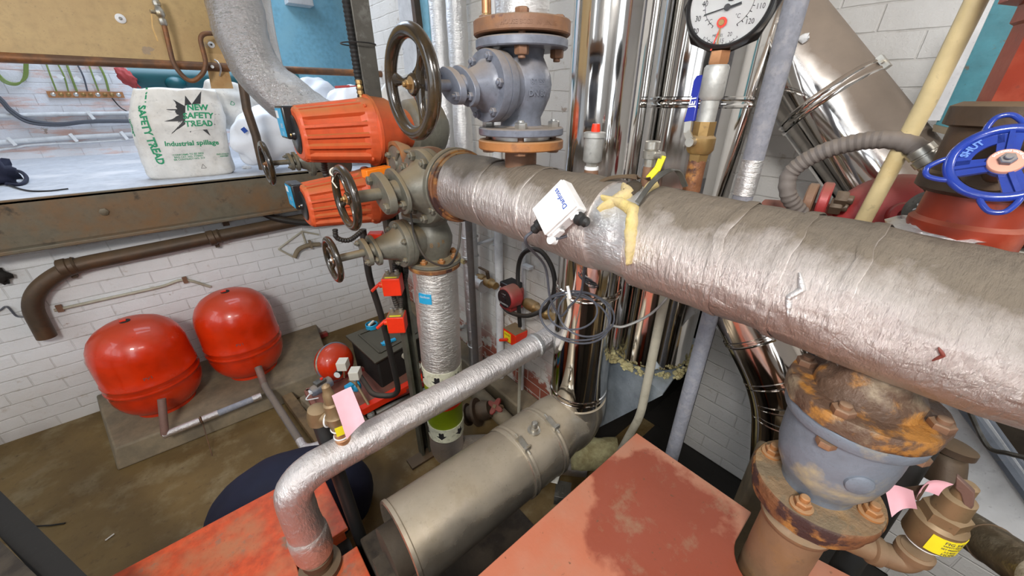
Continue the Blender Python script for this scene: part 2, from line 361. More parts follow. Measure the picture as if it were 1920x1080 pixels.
M['redpipe'] = paint('red_oxide_pipe', (0.27, 0.035, 0.015), 0.35, 0.1, col2=(0.44, 0.11, 0.06), sc2=6, bumpk=0.1, dust=(0.26, 0.12, 0.07), dustk=0.5)
M['gaugeblack'] = plain('satin_black', (0.012, 0.012, 0.013), 0.28)
M['blackgloss'] = paint('black_enamel', (0.022, 0.016, 0.010), 0.2, 0.0, col2=(0.05, 0.03, 0.012), sc2=10, bumpk=0.1, dust=(0.07, 0.045, 0.018), dustk=0.35, coat=0.4, spots=(0.33, 0.2, 0.07), spot_sc=26, spot_lo=0.72, spot_hi=0.74)
M['rubber'] = plain('black_rubber', (0.014, 0.014, 0.014), 0.5)
M['blackcable'] = paint('dusty_black_cable', (0.022, 0.02, 0.018), 0.5, bumpk=0.05, dust=(0.10, 0.075, 0.05), dustk=0.6)
M['greycable'] = plain('grey_cable', (0.085, 0.09, 0.11), 0.4)
M['bluewheel'] = paint('blue_enamel', (0.012, 0.035, 0.27), 0.2, 0.0, col2=(0.02, 0.06, 0.36), sc2=9, bumpk=0.08, dust=(0.05, 0.075, 0.19), dustk=0.4, coat=0.5)
M['bluelever'] = plain('blue_plastic_sleeve', (0.01, 0.02, 0.26), 0.35)
M['strut'] = paint('grimy_strut_steel', (0.10, 0.095, 0.082), 0.45, 0.5, col2=(0.17, 0.165, 0.15), sc2=25, lo=0.5, hi=0.6, bumpk=0.1)
M['greenstrut'] = paint('grey_green_strut', (0.13, 0.13, 0.10), 0.5, 0.35, col2=(0.09, 0.08, 0.055), sc2=8, bumpk=0.1)
M['brass'] = paint('tarnished_brass', (0.36, 0.23, 0.09), 0.38, 0.7, col2=(0.28, 0.16, 0.06), sc2=14, bumpk=0.15, dust=(0.34, 0.26, 0.15), dustk=0.55)
M['dullbrass'] = paint('dusty_brass', (0.27, 0.18, 0.095), 0.42, 0.5, bumpk=0.1, dust=(0.30, 0.22, 0.13), dustk=0.6)
M['copper'] = paint('dull_copper', (0.50, 0.25, 0.12), 0.4, 0.7, bumpk=0.1, dust=(0.4, 0.28, 0.18), dustk=0.4)
M['nickel'] = paint('dull_nickel', (0.50, 0.48, 0.43), 0.33, 0.8, col2=(0.42, 0.33, 0.2), sc2=14, bumpk=0.1)
M['steel'] = paint('bright_zinc', (0.62, 0.62, 0.60), 0.3, 0.85, bumpk=0.05)
M['galv'] = paint('galvanised_sheet', (0.30, 0.35, 0.40), 0.42, 0.6, col2=(0.42, 0.48, 0.54), sc2=14, lo=0.4, hi=0.6, bumpk=0.05)
M['galvpipe'] = paint('galvanised_tube', (0.42, 0.42, 0.40), 0.5, 0.5, col2=(0.34, 0.26, 0.16), sc2=9, lo=0.55, hi=0.7, bumpk=0.15, bs=90)
M['greylag'] = paint('grey_foam_lagging', (0.25, 0.26, 0.30), 0.8, 0.0, col2=(0.31, 0.31, 0.34), sc2=50, bumpk=0.35, bs=160)
M['darklag'] = paint('dark_grey_foam_lagging', (0.16, 0.135, 0.12), 0.7, 0.0, col2=(0.13, 0.12, 0.12), sc2=8, bumpk=0.1, dust=(0.22, 0.17, 0.12), dustk=0.5)
M['lagpink'] = paint('brown_taped_lagging', (0.21, 0.115, 0.09), 0.6, 0.0, col2=(0.15, 0.10, 0.08), sc2=12, bumpk=0.1)
M['beigepipe'] = paint('beige_painted_pipe', (0.46, 0.43, 0.34), 0.5, 0.0, col2=(0.36, 0.33, 0.25), sc2=8, bumpk=0.1)
M['yellowpipe'] = paint('aged_cream_pipe', (0.62, 0.50, 0.27), 0.4, 0.0, col2=(0.54, 0.38, 0.16), sc2=7, bumpk=0.1, spots=(0.22, 0.10, 0.03), spot_sc=24, spot_lo=0.69, spot_hi=0.71)
M['boiler'] = paint('orange_boiler_top', (0.56, 0.075, 0.018), 0.45, 0.0, col2=(0.46, 0.16, 0.07), sc2=9, lo=0.45, hi=0.68, bumpk=0.12, bs=50, spots=(0.20, 0.15, 0.10), spot_sc=13, spot_lo=0.58, spot_hi=0.68, fine=0.25)
M['boilerlid0'] = paint('salmon_boiler_lid', (0.36, 0.075, 0.038), 0.5, 0.0, col2=(0.52, 0.22, 0.12), sc2=3.4, lo=0.46, hi=0.52, bumpk=0.12, bs=60, spots=(0.40, 0.30, 0.19), spot_sc=6, spot_lo=0.60, spot_hi=0.70, fine=0.2)
def lid_mat(cx, cy):
    m, nt, b = nodes('salmon_boiler_lid'); v = coords(nt)
    d = N(nt, 'ShaderNodeVectorMath', operation='DISTANCE'); nt.links.new(v, d.inputs[0]); d.inputs[1].default_value = (cx, cy, 0.85)
    k = math_(nt, 'ADD', d.outputs['Value'], math_(nt, 'MULTIPLY', math_(nt, 'SUBTRACT', noise_(nt, v, 7, 8, 0.55), 0.5), 0.30))
    c = mix(nt, ramp(nt, noise_(nt, v, 5, 8, 0.6), 0.4, 0.6), (0.42, 0.19, 0.12), (0.44, 0.14, 0.075))
    c = mix(nt, ramp(nt, k, 0.148, 0.128), c, (0.27, 0.065, 0.036))
    c = mix(nt, math_(nt, 'MULTIPLY', ramp(nt, noise_(nt, v, 11, 9, 0.7), 0.56, 0.70), 0.7), c, (0.30, 0.21, 0.13))
    c = mix(nt, ramp(nt, noise_(nt, v, 90, 4, 0.6), 0.66, 0.72), c, (0.16, 0.07, 0.04))
    nt.links.new(c, b.inputs['Base Color']); nt.links.new(ramp(nt, noise_(nt, v, 14, 5), 0.0, 1.2), b.inputs['Roughness'])
    bump(nt, b, noise_(nt, v, 60, 9, 0.6), 0.2, 0.003); return m
M['boilerlid'] = lid_mat(0.265, 0.245)
M['brownlever'] = paint('dull_brown_lever', (0.16, 0.09, 0.07), 0.45, 0.2, bumpk=0.05)
M['soot'] = paint('sooty_black', (0.012, 0.010, 0.008), 0.8, 0.0, bumpk=0.3)  # shared black: real black parts, soot and painted shade
M['sootbrown'] = paint('sooty_brown', (0.06, 0.045, 0.03), 0.8, 0.0, col2=(0.025, 0.018, 0.012), sc2=8, bumpk=0.5)  # shared brown: sooty parts, casings and painted shade
M['white'] = plain('white_plastic', (0.78, 0.78, 0.78), 0.4)
M['offwhite'] = paint('dirty_white_paint', (0.66, 0.67, 0.68), 0.5, 0.0, col2=(0.60, 0.60, 0.60), sc2=3, bumpk=0.08, bs=25, spots=(0.30, 0.26, 0.2), spot_sc=16, spot_lo=0.68, spot_hi=0.72)
M['whiteduct'] = M['offwhite']
M['cream'] = plain('cream_plastic', (0.74, 0.70, 0.60), 0.4)
M['bag'] = paint('white_plastic_sack', (0.72, 0.70, 0.66), 0.4, 0.0, col2=(0.62, 0.58, 0.52), sc2=7, lo=0.5, hi=0.7, bumpk=0.35, bs=14, spots=(0.35, 0.27, 0.18), spot_sc=18, spot_lo=0.68, spot_hi=0.74)
M['bagwhite'] = paint('clean_white_sack', (0.80, 0.82, 0.86), 0.4, 0.0, grime=0.12, bumpk=0.35, bs=12, fine=0.05)
M['printgreen'] = plain('green_print', (0.01, 0.28, 0.12), 0.5)
M['printblack'] = plain('black_print', (0.02, 0.02, 0.022), 0.5)
M['printgrey'] = plain('grey_print', (0.1, 0.09, 0.085), 0.5)
M['printred'] = plain('red_print', (0.42, 0.03, 0.02), 0.5)
M['printwhite'] = plain('white_print', (0.75, 0.75, 0.75), 0.5)
M['printblue'] = plain('blue_print', (0.02, 0.08, 0.4), 0.5)
M['wool'] = paint('mineral_wool', (0.42, 0.38, 0.20), 0.9, 0.0, col2=(0.24, 0.20, 0.09), sc2=25, lo=0.4, hi=0.65, bumpk=1.0, bs=90)
M['foamyellow'] = paint('torn_yellow_wool', (0.60, 0.47, 0.18), 0.9, 0.0, col2=(0.52, 0.42, 0.24), sc2=20, lo=0.4, hi=0.65, bumpk=0.8, bs=70)
M['navy'] = paint('navy_cloth', (0.006, 0.008, 0.028), 0.8, 0.0, grime=0.2, bumpk=0.1, bs=20)
M['tealpipe'] = plain('dark_teal_paint', (0.008, 0.10, 0.12), 0.4)
M['tealwood'] = paint('chipped_teal_paint', (0.05, 0.22, 0.27), 0.55, 0.0, col2=(0.035, 0.14, 0.17), sc2=5, lo=0.45, hi=0.7, bumpk=0.35, bs=35, spots=(0.14, 0.11, 0.07), spot_sc=26, spot_lo=0.64, spot_hi=0.68)
M['bluedoor'] = paint('pale_blue_door_paint', (0.24, 0.52, 0.66), 0.4, 0.0, grime=0.15, col2=(0.28, 0.56, 0.68), sc2=3, bumpk=0.05, spots=(0.12, 0.22, 0.3), spot_sc=22, spot_lo=0.70, spot_hi=0.72)
M['pink'] = plain('pink_paper', (0.80, 0.46, 0.52), 0.7)
M['yellowlabel'] = plain('yellow_label', (0.86, 0.72, 0.02), 0.5)
M['bluelabel'] = plain('blue_label', (0.02, 0.35, 0.62), 0.4)
M['green'] = plain('green_band', (0.21, 0.28, 0.008), 0.35)
M['paleband'] = paint('pale_speckled_band', (0.68, 0.68, 0.52), 0.5, col2=(0.5, 0.5, 0.36), sc2=60, bumpk=0)
M['bluetape'] = plain('blue_band', (0.02, 0.30, 0.60), 0.35)
M['redcloth'] = paint('crumpled_red_cloth', (0.42, 0.06, 0.06), 0.7, 0.0, bumpk=0.8, bs=30)
M['plywood'] = paint('plywood_tab', (0.58, 0.37, 0.16), 0.6, 0.0, col2=(0.48, 0.27, 0.10), sc2=8, bumpk=0.1)
M['wood'] = paint('dirty_timber', (0.20, 0.13, 0.06), 0.7, 0.0, col2=(0.12, 0.08, 0.04), sc2=8, bumpk=0.3)
M['earthgreen'] = plain('green_yellow_wire', (0.20, 0.27, 0.07), 0.45)
M['tank_black'] = paint('black_plastic_tank', (0.020, 0.018, 0.014), 0.45, 0.0, col2=(0.06, 0.05, 0.03), sc2=5, lo=0.5, hi=0.7, bumpk=0.1, dust=(0.10, 0.085, 0.055), dustk=0.7)
M['dial'] = plain('white_dial', (0.76, 0.76, 0.74), 0.3)
M['glass'] = None
def glass_mat():
    m, nt, b = nodes('clear_glass'); b.inputs['Roughness'].default_value = 0.02; b.inputs['Transmission Weight'].default_value = 1.0; b.inputs['IOR'].default_value = 1.1
    b.inputs['Base Color'].default_value = (1, 1, 1, 1); return m
M['glass'] = glass_mat()
def chrome_mat(name, col=(0.72, 0.70, 0.67), rough=0.07, k=0.12, axis=2):
    m, nt, b = nodes(name); b.inputs['Metallic'].default_value = 1.0
    sc = [1, 1, 1]; sc[axis] = 0.25
    v = coords(nt, tuple(sc)); b.inputs['Base Color'].default_value = rgb(col)
    nt.links.new(math_(nt, 'ADD', rough, math_(nt, 'MULTIPLY', ramp(nt, noise_(nt, v, 8, 6), 0.5, 0.8), 0.12)), b.inputs['Roughness'])
    bump(nt, b, noise_(nt, v, 9, 2), k, 0.01); return m
M['chrome'] = chrome_mat('polished_steel_flue')
M['chromedark'] = chrome_mat('polished_steel_lower', (0.60, 0.54, 0.48), 0.09)
M['dustflue'] = paint('dusty_steel_flue', (0.60, 0.54, 0.45), 0.24, 0.85, col2=(0.50, 0.43, 0.33), sc2=5, bumpk=0.05, bs=12, dust=(0.36, 0.29, 0.19), dustk=0.50, spots=(0.3, 0.2, 0.1), spot_sc=20, spot_lo=0.70, spot_hi=0.73)
M['foil_header'] = foil_mat('header_foil', (0.82, 0.77, 0.74), axis=1, rough=0.30, tint=(0.82, 0.74, 0.71), d0=0.15, d1=0.75, dust=(0.145, 0.115, 0.08), dustk=0.95, wrink=0.75)
M['foil_x'] = foil_mat('branch_foil', (0.84, 0.80, 0.80), axis=0, rough=0.33, dustk=0.30, wrink=0.75, dust=(.5,.44,.38))
M['foil_z'] = foil_mat('riser_foil', (0.86, 0.84, 0.80), axis=2, rough=0.38, dustk=0.4, wrink=0.75)
M['foil_big'] = foil_mat('rumpled_foil', (0.62, 0.61, 0.60), axis=2, rough=0.26, dustk=0.3, wrink=1.0)
M['foil_small'] = foil_mat('plain_foil', (0.80, 0.80, 0.80), axis=2, rough=0.28, dustk=0.2, wrink=0.6)

# ================================================================ the room
XB, XR = 1.07, 1.48           # right wall beside the corner, and where it steps back behind the flues
YA = 2.6                      # pit side wall
ZS = 1.14                     # upper floor level
YF = 4.3                      # far wall of the upper room
b = MB(); b.box((-0.4, 0.55, -0.1), (5.0, 4.9, 0.2)); struct(b, 'floor', M['floor'])
b = MB(); b.box((-0.9, YA + 0.1, 0.5), (4.0, 0.2, 1.2)); struct(b, 'wall_left', M['brick_a'])
b = MB(); b.box((0.1, 3.45, ZS - 0.04), (6.0, 1.9, 0.08)); struct(b, 'floor_upper', M['slab'])
b = MB(); b.box((0.1, YF + 0.1, 2.0), (6.0, 0.2, 2.6)); struct(b, 'wall_back', M['brick_far'])
b = MB()                      # right wall: corner stretch, full height
yp = P(684, 20, x=XB).y; b.box((XB + 0.1, (0.7 + yp) / 2, 1.6), (0.2, yp - 0.7, 3.4)); b.box((XB + 0.25, 0.72, 2.05), (0.5, 0.06, 2.6)); struct(b, 'wall_right', M['brick_b'])
b = MB(); b.box((XB + 0.25, 0.715, 0.375), (0.5, 0.05, 0.75)); struct(b, 'wall_recess', M['soot'])  # lower return painted black so the opening reads as a dark void
yv = P(1336, 640, x=XR).y
b = MB()
b.box((XR + 0.1, (yv - 2.0) / 2, 0.5), (0.2, yv + 2.0, 1.2)); b.box((XR + 0.1, -0.6, 2.2), (0.2, 2.7, 2.2)); struct(b, 'wall_right', M['brick_c'])
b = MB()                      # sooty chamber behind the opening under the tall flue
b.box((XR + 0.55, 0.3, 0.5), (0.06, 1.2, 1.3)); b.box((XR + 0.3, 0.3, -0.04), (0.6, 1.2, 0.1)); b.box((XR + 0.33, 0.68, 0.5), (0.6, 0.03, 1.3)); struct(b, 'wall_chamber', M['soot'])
b = MB()                      # steel channel along the edge of the upper floor
b.box((-0.9, 2.50, 1.035), (4.0, 0.02, 0.20)); b.box((-0.9, 2.525, 1.13), (4.0, 0.07, 0.018)); b.box((-0.9, 2.475, 0.94), (4.0, 0.075, 0.016))
struct(b, 'trim_1', M['beam'], 0.003)
c = P(195, 397, y=2.488); b = MB(); b.hexn(c, (0, -1, 0), .017, .008, .004); solo(b, 'beam_bolt', M['beam'], 'single rusty bolt head on the face of the steel beam', 'bolt')
b = MB()                      # plinth at the foot of the right wall
b.box((1.01, 1.6, 0.055), (0.12, 1.75, 0.11)); struct(b, 'trim_2', M['concrete'], 0.01)
b = MB()                      # concrete pad under the vessels
b.add([(-0.72, 2.60, 0), (-0.62, 2.03, 0), (0.33, 2.0, 0), (0.40, 2.6, 0)] + [(-0.70, 2.60, .1), (-0.60, 2.06, .1), (0.33, 2.03, .1), (0.40, 2.6, .1)],
      [(0, 1, 2, 3), (4, 5, 6, 7), (0, 1, 5, 4), (1, 2, 6, 5), (2, 3, 7, 6), (3, 0, 4, 7)]); struct(b, 'trim_3', M['concrete'], 0.008)
b = MB(); b.box((3.05, 3.4, 2.0), (0.1, 2.0, 2.6)); struct(b, 'wall_upper', M['offwhite'])
# near walls out of view, with glowing panes added for the polished flues
b = MB(); b.box((-2.6, 0.9, 1.5), (0.1, 5.6, 3.4)); struct(b, 'wall_near', M['brick_c'])
b = MB(); b.box((-0.5, -1.95, 1.5), (4.4, 0.1, 3.4)); struct(b, 'wall_front', M['brick_c'])
mw, ntw, bw = nodes('daylit_window_pane'); bw.inputs['Emission Color'].default_value = (0.86, 0.93, 1.0, 1); bw.inputs['Emission Strength'].default_value = 3.2; bw.inputs['Base Color'].default_value = (0.8, 0.85, 0.9, 1)  # emissive panes invented to light the room and streak the chrome
for k, (yy_, zz_) in enumerate(((-0.3, 2.1), (0.55, 2.1), (1.4, 2.1))):
    b = MB(); b.box((-2.54, yy_, zz_), (0.01, 0.62, 1.3)); struct(b, 'window_2', mw)
    b = MB(); b.box((-2.53, yy_, zz_), (0.03, 0.03, 1.36)); b.box((-2.53, yy_, zz_), (0.03, 0.66, 0.03)); struct(b, 'trim_9', M['offwhite'])
b = MB(); b.box((-1.15, -1.89, 1.9), (0.8, 0.01, 1.5)); struct(b, 'window_3', mw)  # one more added pane, on the front wall

# far upper room: blue door, its paper sign, jambs
y0 = YF - 0.06
a1 = P(470, -60, y=y0); a2 = P(708, 180, y=y0)
t = thing('steel_door', 'pale blue painted steel door behind the tall black strut', 'door', ((a1.x + a2.x) / 2, y0, a2.z))
b = MB(); b.box(((a1.x + a2.x) / 2, y0, (a2.z + 2.9) / 2), (a2.x - a1.x, 0.05, 2.9 - a2.z)); b.build('door_leaf', M['bluedoor'], t, bevel=0.004)
b = MB(); b.box(((a1.x + a2.x) / 2, y0 - 0.02, a2.z - 0.02), (a2.x - a1.x + 0.05, 0.08, 0.05)); b.build('threshold', M['printgrey'], t)
c = P(662, 17, y=y0 - 0.03); b = MB(); b.box(c, (mm(17, c), 0.003, mm(16, c))); lab(b.build('paper_notice', M['printwhite'], t), 'blank white paper notice')
c = P(671, 31, y=y0 - 0.03); b = MB(); b.cyl(c, c + V((0, -0.02, 0)), mm(3.2, c)); lab(b.build('door_lock', M['steel'], t), 'round chrome lock')
c = P(671, 50, y=y0 - 0.03); b = MB(); b.box(c, (mm(4, c), 0.004, mm(4, c)), (V((.7, 0, .7)), V((0, 1, 0)), V((-.7, 0, .7)))); b.build('keyhole_cover', M['printblack'], t)
c = P(560, 2, y=y0 - 0.1); b = MB(); b.box(c, (mm(44, c), 0.12, mm(14, c))); solo(b, 'junction_box', M['offwhite'], 'grey metal box fixed high on the pale blue door, only its bottom edge in view', 'electrical box', bevel=0.004)
b = MB()                      # plinth the upper room's back part stands on
c = P(600, 192, y=y0 - 0.2); b.box((1.9, y0 - 0.15, (ZS + c.z) / 2), (2.1, 0.35, c.z - ZS)); struct(b, 'trim_4', M['slab'])
# doorway strip and posts beyond the black handwheel
xw = XB - 0.006
def wallpoly(name, px, m, x=xw, th=0.02, kind=None):
    b = MB(); b.prism([P(a, c, x=x) for a, c in px], (th, 0, 0)); return struct(b, name, m)
wallpoly('door_1', [(770, -15), (800, -15), (812, 150), (792, 150)], M['bluedoor'], xw - .01)
wallpoly('trim_5', [(744, -15), (770, -15), (792, 165), (762, 165)], M['offwhite'], xw - .03, .03)
wallpoly('trim_6', [(768, -15), (774, -15), (796, 160), (789, 160)], M['rustdark'], xw - .04, .03)
# teal timber frame, white reveal on the far right
wallpoly('window_1', [(1872, -20), (1990, -20), (1880, 262), (1752, 238)], M['tealwood'], 1.25, 0.04)
wallpoly('trim_7', [(1858, -30), (1874, -20), (1762, 226), (1738, 226)], M['offwhite'], 1.24, 0.05)
wallpoly('trim_8', [(1750, 234), (1900, 268), (1896, 284), (1748, 246)], M['concrete'], 1.22, 0.06)

# ================================================================ pipes with foil
XH, ZH, RH = 0.531, 1.308, 0.078
def foil_run(name, m, label, cat, path, r, group=None, wob=0.002, seg=40, step=0.012, parts=()):
    t = thing(name, label, cat, min((V(p) for p in path), key=lambda q: q.z), group)
    b = MB(); b.tube(subdiv(path, step), r, seg, wob=wob, wf=13); b.build('insulation', m, t, angle=80)
    return t
t = foil_run('header_pipe', M['foil_header'], 'thick foil-wrapped header pipe crossing the picture to the right edge', 'pipe',
             [(XH, 0.815, ZH), (XH, 0.362, ZH)], lambda u: RH, wob=0.0035)
hd = t
b = MB(); b.tube(subdiv([(XH, 0.288, ZH), (XH, -0.35, ZH - .003)], 0.012), lambda u: RH + 0.001 - .007 * u, 44, wob=0.0045, wf=12); b.build('insulation', M['foil_header'], t, angle=80)
# torn open stretch between the two lengths of insulation
b = MB(); b.tube(subdiv([(XH, 0.370, ZH), (XH, 0.280, ZH)], 0.01), RH * 0.95, 40, wob=0.004, wf=20); lab(b.build('inner_wrap', M['foil_small'], t, angle=80), 'crumpled silver foil under the tear')
def on_header(y, ang, off=0.0):   # ang: 0 = up, + towards camera side (-X)
    return V((XH - math.sin(ang) * (RH + off), y, ZH + math.cos(ang) * (RH + off)))
def strip(pts, w, th, m, name, par, wobk=0.3):
    """a ragged ribbon lying on the header: pts = (y, angle)"""
    b = MB(); rings = []
    pp = []
    for i in range(len(pts) - 1):
        for k in range(6):
            u = k / 6; pp.append((pts[i][0] * (1 - u) + pts[i + 1][0] * u, pts[i][1] * (1 - u) + pts[i + 1][1] * u))
    pp.append(pts[-1])
    for i, (y, a) in enumerate(pp):
        y2, a2 = pp[min(i + 1, len(pp) - 1)]; y1, a1 = pp[max(i - 1, 0)]
        dy, da = y2 - y1, (a2 - a1) * RH; L = math.hypot(dy, da) or 1; ny, na = -da / L, dy / L
        e = min(i, len(pp) - 1 - i) / (len(pp) / 2)
        ww = w * (0.35 + min(1, e * 2) * 0.65) * (1 + wobk * noise.noise(V((y * 60, a * 9, 0))))
        q = []
        for s, o in ((-1, 0.000), (-0.6, 1), (0, 1.3), (0.6, 1), (1, 0.0)):
            jit = 1 + 0.5 * noise.noise(V((y * 90, a * 20, s * 3)))
            q.append(on_header(y + ny * ww * s, a + na * ww * s / RH, th * o * jit + 0.001))
        q += [on_header(y + ny * ww * s, a + na * ww * s / RH, -0.006) for s in (1, -1)]
        rings.append(q)
    b.ringloft(rings); return b.build(name, m, par, angle=80)
lab(strip([(0.335, 0.30), (0.318, 0.45), (0.325, 0.65), (0.345, 0.98)], 0.010, 0.005, M['foamyellow'], 'torn_insulation', hd), 'yellow mineral wool showing in the tear')
lab(strip([(0.350, 0.72), (0.315, 0.74), (0.292, 0.82), (0.283, 1.10), (0.275, 1.45), (0.272, 1.80)], 0.0085, 0.006, M['foamyellow'], 'torn_insulation', hd), 'yellow mineral wool showing in the tear')
lab(strip([(0.336, -0.1), (0.322, 0.2), (0.312, 0.5)], 0.012, 0.002, M['sootbrown'], 'torn_insulation', hd), 'dark hollow of the tear')  # dark ribbon painted where the hollow would be in shade
lab(strip([(0.312, -0.35), (0.300, 0.0), (0.296, 0.28)], 0.009, 0.005, M['foamyellow'], 'torn_insulation', hd), 'yellow mineral wool at the top of the tear')
# overlap seams of the foil jacket, and a stained tear near the rusty valve
for y in (0.66, 0.52, 0.158, 0.09, 0.03):
    b = MB(); n = 40
    rr = [[on_header(y + o + 0.006 * noise.noise(V((y * 9, k * 0.4, 0))), 2 * PI * k / n, h) for k in range(n)] for o, h in ((0.0, 0.0004), (0.0010, 0.0016), (0.010, 0.0013), (0.013, 0.0004))]
    b.ringloft(rr, False); b.build('jacket_seam', M['foil_header'], hd, angle=80)
lab(strip([(0.078, 1.15), (0.070, 1.35), (0.078, 1.5), (0.073, 1.75)], 0.0035, 0.002, M['foil_small'], 'jacket_tear', hd), 'pale peeled tear in the foil')
lab(strip([(-0.035, 1.55), (-0.04, 1.62), (-0.036, 1.72)], 0.0012, 0.0006, plain('dark_red_dribble', (.16, .03, .02), .5), 'paint_mark', hd), 'dark red dribble')

# riser with the green band
RX, RY = 0.531, 1.03
t = thing('foil_riser', 'vertical foil-wrapped riser with a green flow band, under the lowest valve', 'pipe', (RX, 1.06, 0.0))
rb, rtp = V((RX, 1.062, 0.12)), V((RX, 1.012, 1.035))
def rz(z): return rb.lerp(rtp, (z - 0.12) / (1.035 - 0.12))
b = MB(); b.tube(subdiv([rz(0.60), rz(1.035)], 0.015), 0.073, 40, wob=0.0018, wf=14); b.build('insulation', M['foil_z'], t, angle=80)
def zpx(px, py): return P(px, py, x=RX).z
z1, z2, z3, z4, z5 = zpx(822, 672), zpx(824, 700), zpx(830, 775), zpx(834, 800), zpx(826, 722)
b = MB(); b.cyl(rz(z3 - 0.005), rz(z1), 0.0715, seg=40); lab(b.build('marker_band', M['green'], t), 'bright green identification band')
for za, zb in ((z2, z1), (z4, z3)):
    b = MB(); b.cyl(rz(za), rz(zb), 0.0745, seg=40); o = lab(b.build('flow_arrow_band', M['paleband'], t), 'pale band with black arrows pointing down')
    b = MB(); zc = (za + zb) / 2
    for phi in (-2.35, -1.3, -3.4, 2.4):
        b = MB()
        c = rz(zc); u = V((-math.sin(phi), math.cos(phi), 0)); n = V((math.cos(phi), math.sin(phi), 0)); s = 0.022
        fn = lambda x, y: c + (V((math.cos(phi + x / 0.0755), math.sin(phi + x / 0.0755), 0))) * 0.0757 + V((0, 0, y))
        b.add([fn(-s * .45, s * .8), fn(s * .45, s * .8), fn(s * .45, 0), fn(s, 0), fn(0, -s * .85), fn(-s, 0), fn(-s * .45, 0)], [(0, 1, 2, 3, 4, 5, 6)])
        b.build('flow_arrow', M['printblack'], o)
b = MB(); b.cyl(rz(z5 - 0.035), rz(z5), 0.0735, seg=40); lab(b.build('colour_tape', M['bluetape'], t), 'blue tape ring')
b = MB(); b.cyl(rz(z5 - 0.052), rz(z5 - 0.036), 0.0735, seg=40); lab(b.build('colour_tape', M['redbox'], t), 'red tape ring')
pe = P(1150, 858, z=0.10)
b = MB(); b.tube(subdiv(fillet([rz(z4), rz(0.11), V((0.72, 0.93, 0.10)), pe + V((-.1, 0.07, 0))], 0.09, 10), 0.02), 0.071, 32, wob=0.004, wf=14); b.build('insulation', M['foil_header'], t, angle=80)
c = P(787, 545, x=RX - 0.074); phi0 = math.atan2(c.y - 1.02, c.x - RX)
b = MB(); zc = P(800, 545, x=RX - 0.03).z
b.ringloft([[rz(zz) + V((math.cos(-2.9 + u * 0.15), math.sin(-2.9 + u * 0.15), 0)) * q for u in (0, 1, 2, 3, 4) ] + [rz(zz) + V((math.cos(-2.9 + u * 0.15), math.sin(-2.9 + u * 0.15), 0)) * 0.07 for u in (4, 3, 2, 1, 0)] for zz, q in ((zc - 0.018, 0.0762), (zc + 0.018, 0.0762))])
lb = lab(b.build('sticker', M['bluelabel'], t), 'blue maker sticker')
b = MB(); text_on(b, 'danfoss', 0.012, lambda x, y: rz(zc + 0.008 + y) + V((math.cos(-2.6 + x / 0.0766), math.sin(-2.6 + x / 0.0766), 0)) * 0.0768); b.build('sticker_print', M['printwhite'], lb)

# branch with the elbow, lower centre
YB, ZB = 0.76, 0.727
t = thing('foil_branch_pipe', 'slim foil branch pipe running down left from the flue to an elbow', 'pipe', (-0.023, YB, 0.42))
path = fillet([(1.0, YB + 0.05, 0.77), (0.86, YB, ZB + 0.027), (-0.025, YB, ZB - 0.002), (-0.025, YB, 0.47)], [0.05, 0.075], 10)
b = MB(); b.tube(subdiv(path, 0.012), lambda u: 0.036 + 0.006 * u, 36, wob=0.0022, wf=16); b.build('insulation', M['foil_x'], t, angle=80)
b = MB(); b.lathe((-0.025, YB, 0.455), (0, 0, 1), [(0, 0.043), (0.01, 0.0455), (0.05, 0.047), (0.085, 0.0455), (0.095, 0.041)], 36); lab(b.build('end_wrap', M['foil_header'], t), 'pinkish foil tape wrap at the end')
b = MB(); b.lathe((-0.025, YB, 0.36), (0, 0, 1), [(0, 0.034), (0.02, 0.034), (0.022, 0.052), (0.038, 0.052), (0.04, 0.033), (0.06, 0.030), (0.063, 0.038), (0.08, 0.038), (0.083, 0.030), (0.11, 0.030)], 32); lab(b.build('pipe_end', M['rustdark'], t), 'bare dark pipe end with stepped collars')
for x in (0.74,):
    b = MB(); b.lathe((x, YB, ZB + 0.022), (1, 0, 0.03), [(0, 0.038), (0.004, 0.043), (0.018, 0.042), (0.024, 0.038)], 32); b.build('tape_joint', M['foil_small'], t)
c = P(1060, 590, d=1.12)
b = MB(); b.tube(fillet([(0.73, 0.745, 0.75), (0.745, 0.748, 0.79), (0.79, 0.745, 0.95)], 0.03), 0.016, 16); 

# tall foil pipes at the top left and centre
foil_run('foil_drop_pipe', M['foil_big'], 'large foil-wrapped pipe coming down at top left and bending behind the upper orange motor', 'pipe',
         fillet([(0.31, 1.9, 2.3), (0.31, 1.9, 1.585), (0.60, 1.72, 1.33)], 0.13, 12), lambda u: 0.088, wob=0.008)
foil_run('foil_conduit', M['foil_small'], 'slim foil pipe hugging the right side of the large foil pipe at top left', 'pipe',
         fillet([P(487, -30, y=2.02), P(500, 60, y=2.02), P(530, 180, y=2.02)], 0.1, 6), 0.03, wob=0.001)
tp = P(853, 0, x=0.98); bt = P(888, 560, x=0.98)
t = foil_run('foil_wall_pipe', M['foil_small'], 'long slim foil pipe running down the corner beside the tan wall pump branch', 'pipe',
         [(0.98, 1.49, 2.2), (0.98, 1.48, 0.0)], lambda u: 0.040, wob=0.0018, seg=28)
c = P(893, 524, x=0.98)
b = MB(); b.tube(subdiv([c + V((0, 0.06, 0)), c + V((-0.01, -0.085, -0.004))], 0.01), 0.037, 24, wob=0.0015); b.build('branch_stub', M['foil_small'], t, angle=80)
for py in (445, 480, 640):
    c = P(884, py, x=0.98); b = MB(); b.torus((0.98, 1.48, c.z), (0, 0, 1), 0.0405, 0.003, 32, 8); b.build('tape_ring', M['foil_small'], t)
c = P(878, 487, x=0.96); b = MB(); b.box(c + V((-0.035, 0, 0)), (0.01, 0.03, 0.02)); lab(b.build('tape_scrap', M['foamyellow'], t), 'scrap of yellow tape')
q = P(822, 0, x=0.98)
